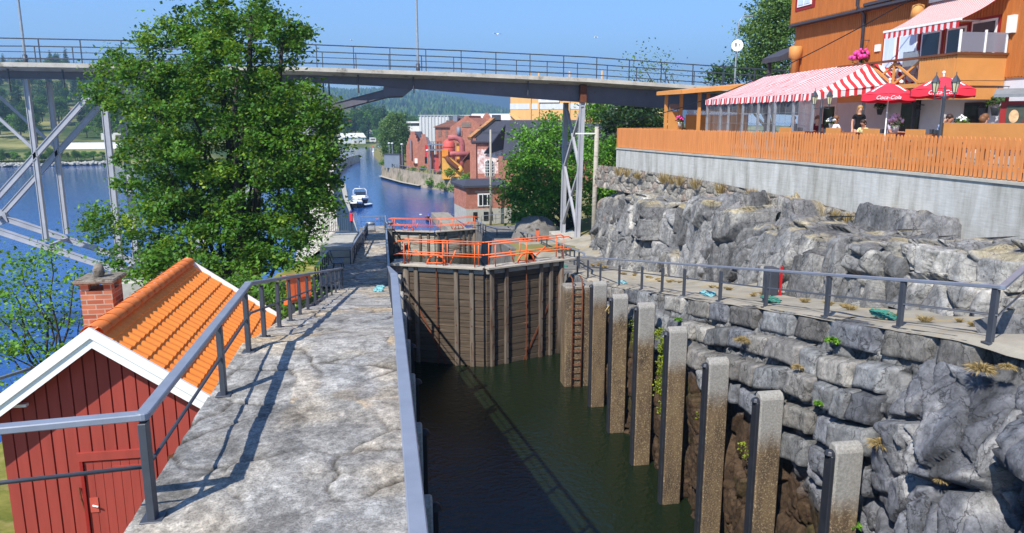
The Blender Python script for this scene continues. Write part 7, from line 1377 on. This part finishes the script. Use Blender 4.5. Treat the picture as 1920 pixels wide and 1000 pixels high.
flowers((21.7, 30.3, 15.6), .25, 'dark leafy hanging basket in the deep shade beside the doorway', 'leafy', False, 'flower basket', True)
for y, lb in ((24.6, 'black wall lantern under the right end of the balcony'), (28.0, 'black wall lantern in the shade behind the smaller parasol')):
    t = thing('wall_lantern', (21.9, y, 15.2), lb, 'wall lamp'); mb = MB(); mb.lathe([(.07, 0), (.12, .3), (.15, .32), (.03, .48)], (21.75, y, 15.1), 6); mb.build('lantern', M['steel_dark'], t); mb = MB(); mb.tube([(22.05, y, 15.6), (21.75, y, 15.62)], .02, 6); mb.build('bracket', M['steel_dark'], t)
# chairs on the balcony
cf = thing('chair', (20.7, 26.9, 16.36), 'light wicker chair on the balcony below the awning', 'chair'); mb = MB(); mb.bb((20.4, 26.5, 16.75), (20.9, 27.2, 16.82)); mb.build('seat', M['steel_grey'], cf); mb = MB(); mb.bb((20.3, 26.45, 16.82), (20.38, 27.25, 17.6)); mb.build('backrest', M['steel_grey'], cf)
for x, y in ((20.42, 26.52), (20.88, 26.52), (20.42, 27.18), (20.88, 27.18)): mb = MB(); mb.bar((x, y, 16.36), (x, y, 16.76), .05, .05); mb.build('leg', M['steel_grey'], cf)
# ================================================================== PEOPLE
SKIN = mat('skin', S(208, 158, 130), .6, .06, 4, 0, 1, .3); SKIN2 = mat('tanned_skin', S(176, 118, 90), .6, .06, 4, 0, 1, .3)
def cloth(n, c): return mat(n, c, .85, .12, 6, .2, 60, .15)
HAIR = {'dark': mat('dark_hair', S(52, 36, 28), .55, .25, 20), 'brown': mat('brown_hair', S(112, 76, 48), .55, .25, 20), 'blond': mat('dark_blond_hair', S(164, 126, 78), .55, .2, 20), 'grey': mat('grey_hair', S(150, 144, 138), .55, .2, 20)}
def person(pos, face, label, top, bottom, hair, skin=SKIN, pose='sit', hairlen=.0, lean=.1, arms='table', seat=.45, scale=1.0, holds=None, headgear=None):
    """one continuous skinned body; local frame: +y is where the person faces"""
    J = {}; Hh = 1.0
    if pose == 'sit':
        hip = Vector((0, 0, seat+.1)); J['kneeL'] = Vector((-.1, .42, seat+.06)); J['kneeR'] = Vector((.1, .42, seat+.06)); J['ankL'] = Vector((-.1, .40, .08)); J['ankR'] = Vector((.1, .40, .08)); J['toeL'] = Vector((-.11, .56, .04)); J['toeR'] = Vector((.11, .56, .04))
    else:
        hip = Vector((0, 0, .92)); J['kneeL'] = Vector((-.1, .03, .5)); J['kneeR'] = Vector((.1, .02, .5)); J['ankL'] = Vector((-.1, 0, .08)); J['ankR'] = Vector((.1, 0, .08)); J['toeL'] = Vector((-.12, .16, .04)); J['toeR'] = Vector((.12, .16, .04))
    up = Vector((0, lean, 1)).normalized(); fwd = Vector((0, 1, -lean)).normalized()
    J['hip'] = hip; J['waist'] = hip+up*.17; J['chest'] = hip+up*.36; J['neck'] = hip+up*.52; J['head0'] = hip+up*.60+fwd*.02; J['head1'] = hip+up*.70+fwd*.035; J['crown'] = hip+up*.775+fwd*.02; J['nose'] = J['head1']+fwd*.105-up*.02
    for s, n in ((-1, 'L'), (1, 'R')):
        sh_ = hip+up*.47+Vector((s*.18, 0, 0)); J['sh'+n] = sh_; J['hip'+n] = hip+Vector((s*.09, .02, -.02))
        if arms == 'table': J['elb'+n] = sh_+Vector((s*.05, .10, -.27)); J['wri'+n] = J['elb'+n]+Vector((-s*.08, .24, .02)); J['hand'+n] = J['wri'+n]+Vector((-s*.04, .08, .0))
        elif arms == 'paddle': J['elb'+n] = sh_+Vector((s*.12, .16, -.16+s*.1)); J['wri'+n] = J['elb'+n]+Vector((s*.06, .2, .1+s*.12)); J['hand'+n] = J['wri'+n]+Vector((s*.02, .07, .03))
        else: J['elb'+n] = sh_+Vector((s*.06, -.03, -.28)); J['wri'+n] = J['elb'+n]+Vector((0, .06, -.25)); J['hand'+n] = J['wri'+n]+Vector((0, .03, -.08))
    E = [('hip', 'waist'), ('waist', 'chest'), ('chest', 'neck'), ('neck', 'head0'), ('head0', 'head1'), ('head1', 'crown'), ('head1', 'nose')]
    for n in 'LR':
        E += [('chest', 'sh'+n), ('sh'+n, 'elb'+n), ('elb'+n, 'wri'+n), ('wri'+n, 'hand'+n), ('hip', 'hip'+n), ('hip'+n, 'knee'+n), ('knee'+n, 'ank'+n), ('ank'+n, 'toe'+n)]
        side = -1 if n == 'L' else 1; hd = (J['hand'+n]-J['wri'+n]).normalized(); sd_ = hd.cross(Vector((0, 0, 1))); sd_ = sd_.normalized() if sd_.length > .1 else Vector((1, 0, 0))
        for k, (o, l) in enumerate(((-.032, .07), (-.011, .082), (.011, .077), (.032, .06))):
            J['f%s%d' % (n, k)] = J['hand'+n]+hd*.03+sd_*o; J['g%s%d' % (n, k)] = J['hand'+n]+hd*(.03+l)+sd_*o*1.25+Vector((0, 0, -.018)); E += [('hand'+n, 'f%s%d' % (n, k)), ('f%s%d' % (n, k), 'g%s%d' % (n, k))]
        J['th'+n] = J['wri'+n]+hd*.07-sd_*side*.06; E.append(('wri'+n, 'th'+n))
    RAD = {'hip': .155, 'waist': .13, 'chest': .15, 'neck': .058, 'head0': .08, 'head1': .103, 'crown': .075, 'nose': .018, 'sh': .07, 'elb': .045, 'wri': .03, 'hand': .036, 'hipL': .1, 'hipR': .1, 'knee': .068, 'ank': .042, 'toe': .035, 'th': .011}
    keys = list(J); me = bpy.data.meshes.new('p'); me.from_pydata([J[k] for k in keys], [(keys.index(a), keys.index(b)) for a, b in E], []); ob = bpy.data.objects.new('p', me); C.objects.link(ob)
    md = ob.modifiers.new('s', 'SKIN'); md.use_smooth_shade = True; sd2 = ob.modifiers.new('u', 'SUBSURF'); sd2.levels = 1; sd2.render_levels = 1
    for k, key in enumerate(keys):
        r_ = .010 if key[0] in 'fg' and len(key) == 3 else RAD.get(key, RAD.get(key[:-1], .05)); me.skin_vertices[0].data[k].radius = (r_, r_*(.8 if key in ('chest', 'waist', 'hip') else 1))
        me.skin_vertices[0].data[k].use_root = key == 'hip'
    out = bpy.data.meshes.new_from_object(ob.evaluated_get(bpy.context.evaluated_depsgraph_get())); bpy.data.objects.remove(ob); out.name = 'body'
    if pose == 'sit' and arms == 'table':
        ct = thing('chair', pos, 'dark cafe chair under the '+label.split(' seated')[0], 'chair', 'dark cafe chairs under seated guests'); ct.rotation_euler.z = face; o_ = ROOT[ct.name]; MB().bb(Vector((-.21, -.2, seat-.06))+o_, Vector((.21, .24, seat-.03))+o_).build('seat', M['steel_dark'], ct); MB().bb(Vector((-.21, -.26, seat+.1))+o_, Vector((.21, -.23, seat+.42))+o_).build('backrest', M['steel_dark'], ct)
        for lx, ly in ((-.19, -.2), (.19, -.2), (-.19, .2), (.19, .2)): MB().bar(Vector((lx, ly, 0))+o_, Vector((lx, ly, seat-.04 if ly > 0 else seat+.42))+o_, .03, .03, up=(0, 1, 0)).build('leg', M['steel_dark'], ct)
    t = thing('person', pos, label, 'person'); t.rotation_euler.z = face; t.scale = (scale,)*3
    o = bpy.data.objects.new('body', out); C.objects.link(o); o.parent = t; out.materials.clear()
    for m_ in (top, bottom, skin, HAIR['dark']): out.materials.append(m_)
    zone = {}
    for k in keys: zone[k] = 2 if (k[0] in 'fg' and len(k) == 3) or k[:4] in ('head', 'crow', 'nose', 'neck', 'hand', 'wriL', 'wriR') or k[:2] == 'th' else (1 if k[:4] in ('hipL', 'hipR', 'knee', 'ankL', 'ankR') else (3 if k[:3] == 'toe' else 0))
    zone['elbL'] = zone['elbR'] = 2
    for p_ in out.polygons:
        c = p_.center; p_.material_index = zone[min(keys, key=lambda k: (J[k]-c).length-(.04 if zone[k] == 0 else 0))]; p_.use_smooth = True
    # hair: a cap over the back and crown of the head, longer if asked
    mb = MB(); hc = (J['head1']+J['crown'])/2-fwd*.022+up*.018; mb.blob(hc, (.112, .115, .108), 14, 9, .03)
    if hairlen: mb.tube([hc-fwd*.05, hc-fwd*.09-up*hairlen*.5, hc-fwd*.07-up*hairlen], [.1, .105, .06], 10)
    hm = mb.build('hair', HAIR[hair], None, True); hm.parent = t
    mb = MB()
    for s in (-1, 1): mb.blob(J['head1']+Vector((s*.038, 0, 0))+fwd*.094+up*.018, (.013, .008, .009), 6, 5); mb.blob(J['head1']+Vector((s*.104, 0, 0))-up*.01, (.014, .026, .034), 6, 5)
    e_ = mb.build('face_details', SKIN2, None, True); e_.parent = t
    if headgear:
        mb = MB(); mb.blob(J['crown']+up*.02-fwd*.01, (.125, .135, .085), 14, 7); g_ = mb.build('hat', headgear, None, True); g_.parent = t
    return t
FT = 13.8
person((17.35, 27.0, FT), R(-70), 'man with short hair in a pale shirt seated at the tent corner', cloth('pale_lilac_shirt', S(222, 214, 224)), cloth('dark_trousers', S(40, 42, 52)), 'brown', SKIN2, lean=.25)
person((18.6, 27.2, FT), R(160), 'woman with long fair hair standing in dark clothes under the striped tent', cloth('black_top', S(26, 24, 26)), cloth('black_trousers', S(22, 22, 26)), 'blond', SKIN, 'stand', .42, .05, 'down')
person((17.9, 25.8, FT), R(120), 'child with dark hair in a pale yellow top seated below the standing woman', cloth('pale_yellow_top', S(214, 208, 150)), cloth('blue_jeans', S(60, 76, 110)), 'dark', SKIN2, 'sit', .16, .2, 'table', .45, .88)
person((18.6, 25.3, FT), R(200), 'man in a light shirt seated in the shade behind the dark tent leg', cloth('light_grey_shirt', S(176, 164, 176)), cloth('brown_trousers', S(66, 52, 44)), 'dark', SKIN2, lean=.15)
person((18.7, 22.6, FT), R(190), 'dark haired person in black seated in the shade between the parasols', cloth('dark_jacket', S(34, 30, 34)), cloth('grey_trousers', S(60, 60, 66)), 'dark', SKIN2, lean=.12)
person((18.1, 20.4, FT), R(-80), 'woman with auburn hair in a pink top seated beside the right-hand parasol pole', cloth('pink_top', S(226, 190, 206)), cloth('white_trousers', S(206, 204, 204)), 'brown', SKIN, 'sit', .2, .12)
person((19.2, 19.7, FT), R(170), 'grey haired man in a purple and magenta shirt seated behind the long bench', cloth('purple_shirt', S(110, 44, 120)), cloth('navy_trousers', S(36, 40, 66)), 'dark', SKIN2, lean=.15)
p7 = person((18.2, 17.55, FT), R(75), 'woman with blond hair and red sunglasses seated at the right end of the long bench', cloth('cream_top', S(222, 200, 166)), cloth('denim_skirt', S(70, 84, 120)), 'blond', SKIN, 'sit', .24, .02)
person((18.3, 29.6, FT), R(150), 'guest in a dark red top seated behind the clear plastic wall of the tent', cloth('dark_red_top', S(110, 40, 44)), cloth('dark_jeans', S(40, 46, 64)), 'brown', SKIN, lean=.15)
person((18.6, 31.8, FT), R(30), 'guest in a navy shirt seated deeper inside the striped tent', cloth('navy_shirt', S(44, 52, 84)), cloth('grey_jeans', S(90, 92, 98)), 'dark', SKIN2, lean=.15)
person((19.6, 24.0, FT), R(215), 'grey haired guest in a pale blue shirt seated in the shade near the doorway', cloth('pale_blue_shirt', S(150, 170, 200)), cloth('beige_trousers', S(150, 134, 108)), 'grey', SKIN, lean=.12)
mb = MB(); mb.bb((-.09, 0.2, 1.265), (.09, .225, 1.30)); g_ = mb.build('sunglasses', M['parasol_red'], None); g_.parent = p7
# paddlers at the pier
def kayak(c, rot, L, label, mt):
    t = thing('kayak', c, label, 'kayak'); Mx = Matrix.Rotation(rot, 3, 'Z'); n = 15; rows = []
    for k in range(n):
        s = -1+2*k/(n-1); w_ = .34*max(.02, 1-abs(s)**2.2); z = .22+.14*abs(s)**3; rows.append([Vector(c)+Mx @ Vector((w_*x, s*L/2, z_)) for x, z_ in ((1, z), (.8, .02), (0, -.12), (-.8, .02), (-1, z), (0, z+.07), (1, z))])
    mb = MB(); mb.grid(rows); mb.build('hull', mt, t, True); mb = MB(); mb.blob(Vector(c)+Vector((0, 0, .27)), (.3, .42, .05), 14, 5); mb.build('cockpit', M['black'], t, True); return t
M['kayak_orange'] = mat('orange_kayak_plastic', S(226, 132, 36), .35, .06); M['kayak_dark'] = mat('dark_kayak_plastic', S(36, 44, 64), .35, .1)
kayak((10.1, 112.5, .05), R(-6), 4.2, 'orange kayak lying right of the pier', M['kayak_orange']); person((10.1, 112.5, -.25), R(172), 'paddler in a bright yellow vest sitting in the orange kayak', cloth('yellow_vest', S(232, 224, 40)), cloth('black_shorts', S(24, 24, 28)), 'dark', SKIN, 'sit', 0, .08, 'paddle', .4, 1.0, None, mat('blue_white_cap', S(120, 130, 180), .6))
kayak((6.75, 112.6, .05), R(8), 4.0, 'dark kayak lying left of the pier', M['kayak_dark']); person((6.75, 112.6, -.25), R(185), 'paddler in a blue hat and dark jacket sitting in the dark kayak', cloth('navy_jacket', S(30, 36, 60)), cloth('black_bib', S(22, 22, 26)), 'dark', SKIN, 'sit', 0, .1, 'paddle', .4, 1.0, None, mat('bright_blue_hat', S(84, 110, 226), .6))
for x, y, a, lb in ((10.1, 112.1, .36, 'raised paddle held by the paddler in the yellow vest'), (6.75, 112.1, -.2, 'paddle across the dark kayak')):
    t = thing('paddle', (x, y, .9), lb, 'paddle'); v = Vector((math.cos(a), 0, math.sin(a))); c = Vector((x, y, .85)); mb = MB(); mb.tube([c-v*1.05, c+v*1.05], .018, 8); mb.build('shaft', M['steel_grey'], t)
    for s in (-1, 1): mb = MB(); mb.blob(c+v*(1.2*s), (.22, .03, .1), 10, 6); mb.build('blade', M['white_paint'], t, True)
# gulls
def gull(p, s, label, a):
    t = thing('gull', p, label, 'bird'); p = Vector(p); mb = MB(); Mx = Matrix.Rotation(a, 3, 'Z'); q = lambda x, y, z: p+Mx @ Vector((x, y, z))*s
    mb.tube([q(0, -.22, 0), q(0, -.1, .02), q(0, .05, .03), q(0, .17, .05), q(0, .25, .03)], [.01*s, .06*s, .07*s, .045*s, .008*s], 8)
    for k in (-1, 1): mb.grid([[q(k*.05, .1, .05), q(k*.3, .16, .16), q(k*.62, .02, .06)], [q(k*.05, .1, .03), q(k*.3, .16, .14), q(k*.62, .02, .05)], [q(k*.05, -.06, .04), q(k*.3, .02, .14), q(k*.62, -.02, .055)]])
    mb.build('body', M['white_paint'], t, True)
p = atd(932, 65, 70); gull(p, .9, 'small gull flying above the middle of the bridge', .4); p = atd(1118, 71, 80); gull(p, 1.0, 'small gull flying above the right part of the bridge', 1.2); p = atd(659, 76, 95); gull(p, .8, 'tiny gull flying just above the bridge railing right of the maple', 2.0)
# ================================================================== HAZE
m = bpy.data.materials.new('haze'); m.use_nodes = True; t = m.node_tree; t.nodes.remove(t.nodes['Principled BSDF'])
v = t.nodes.new('ShaderNodeVolumePrincipled'); v.inputs['Color'].default_value = (.42, .68, 1, 1); v.inputs['Density'].default_value = .00034; v.inputs['Anisotropy'].default_value = .2
t.links.new(v.outputs[0], t.nodes['Material Output'].inputs['Volume'])
mb = MB(); mb.bb((-4200, -80, -1.5), (4200, 5600, 420)); o = mb.build('haze', m); o['kind'] = 'stuff'
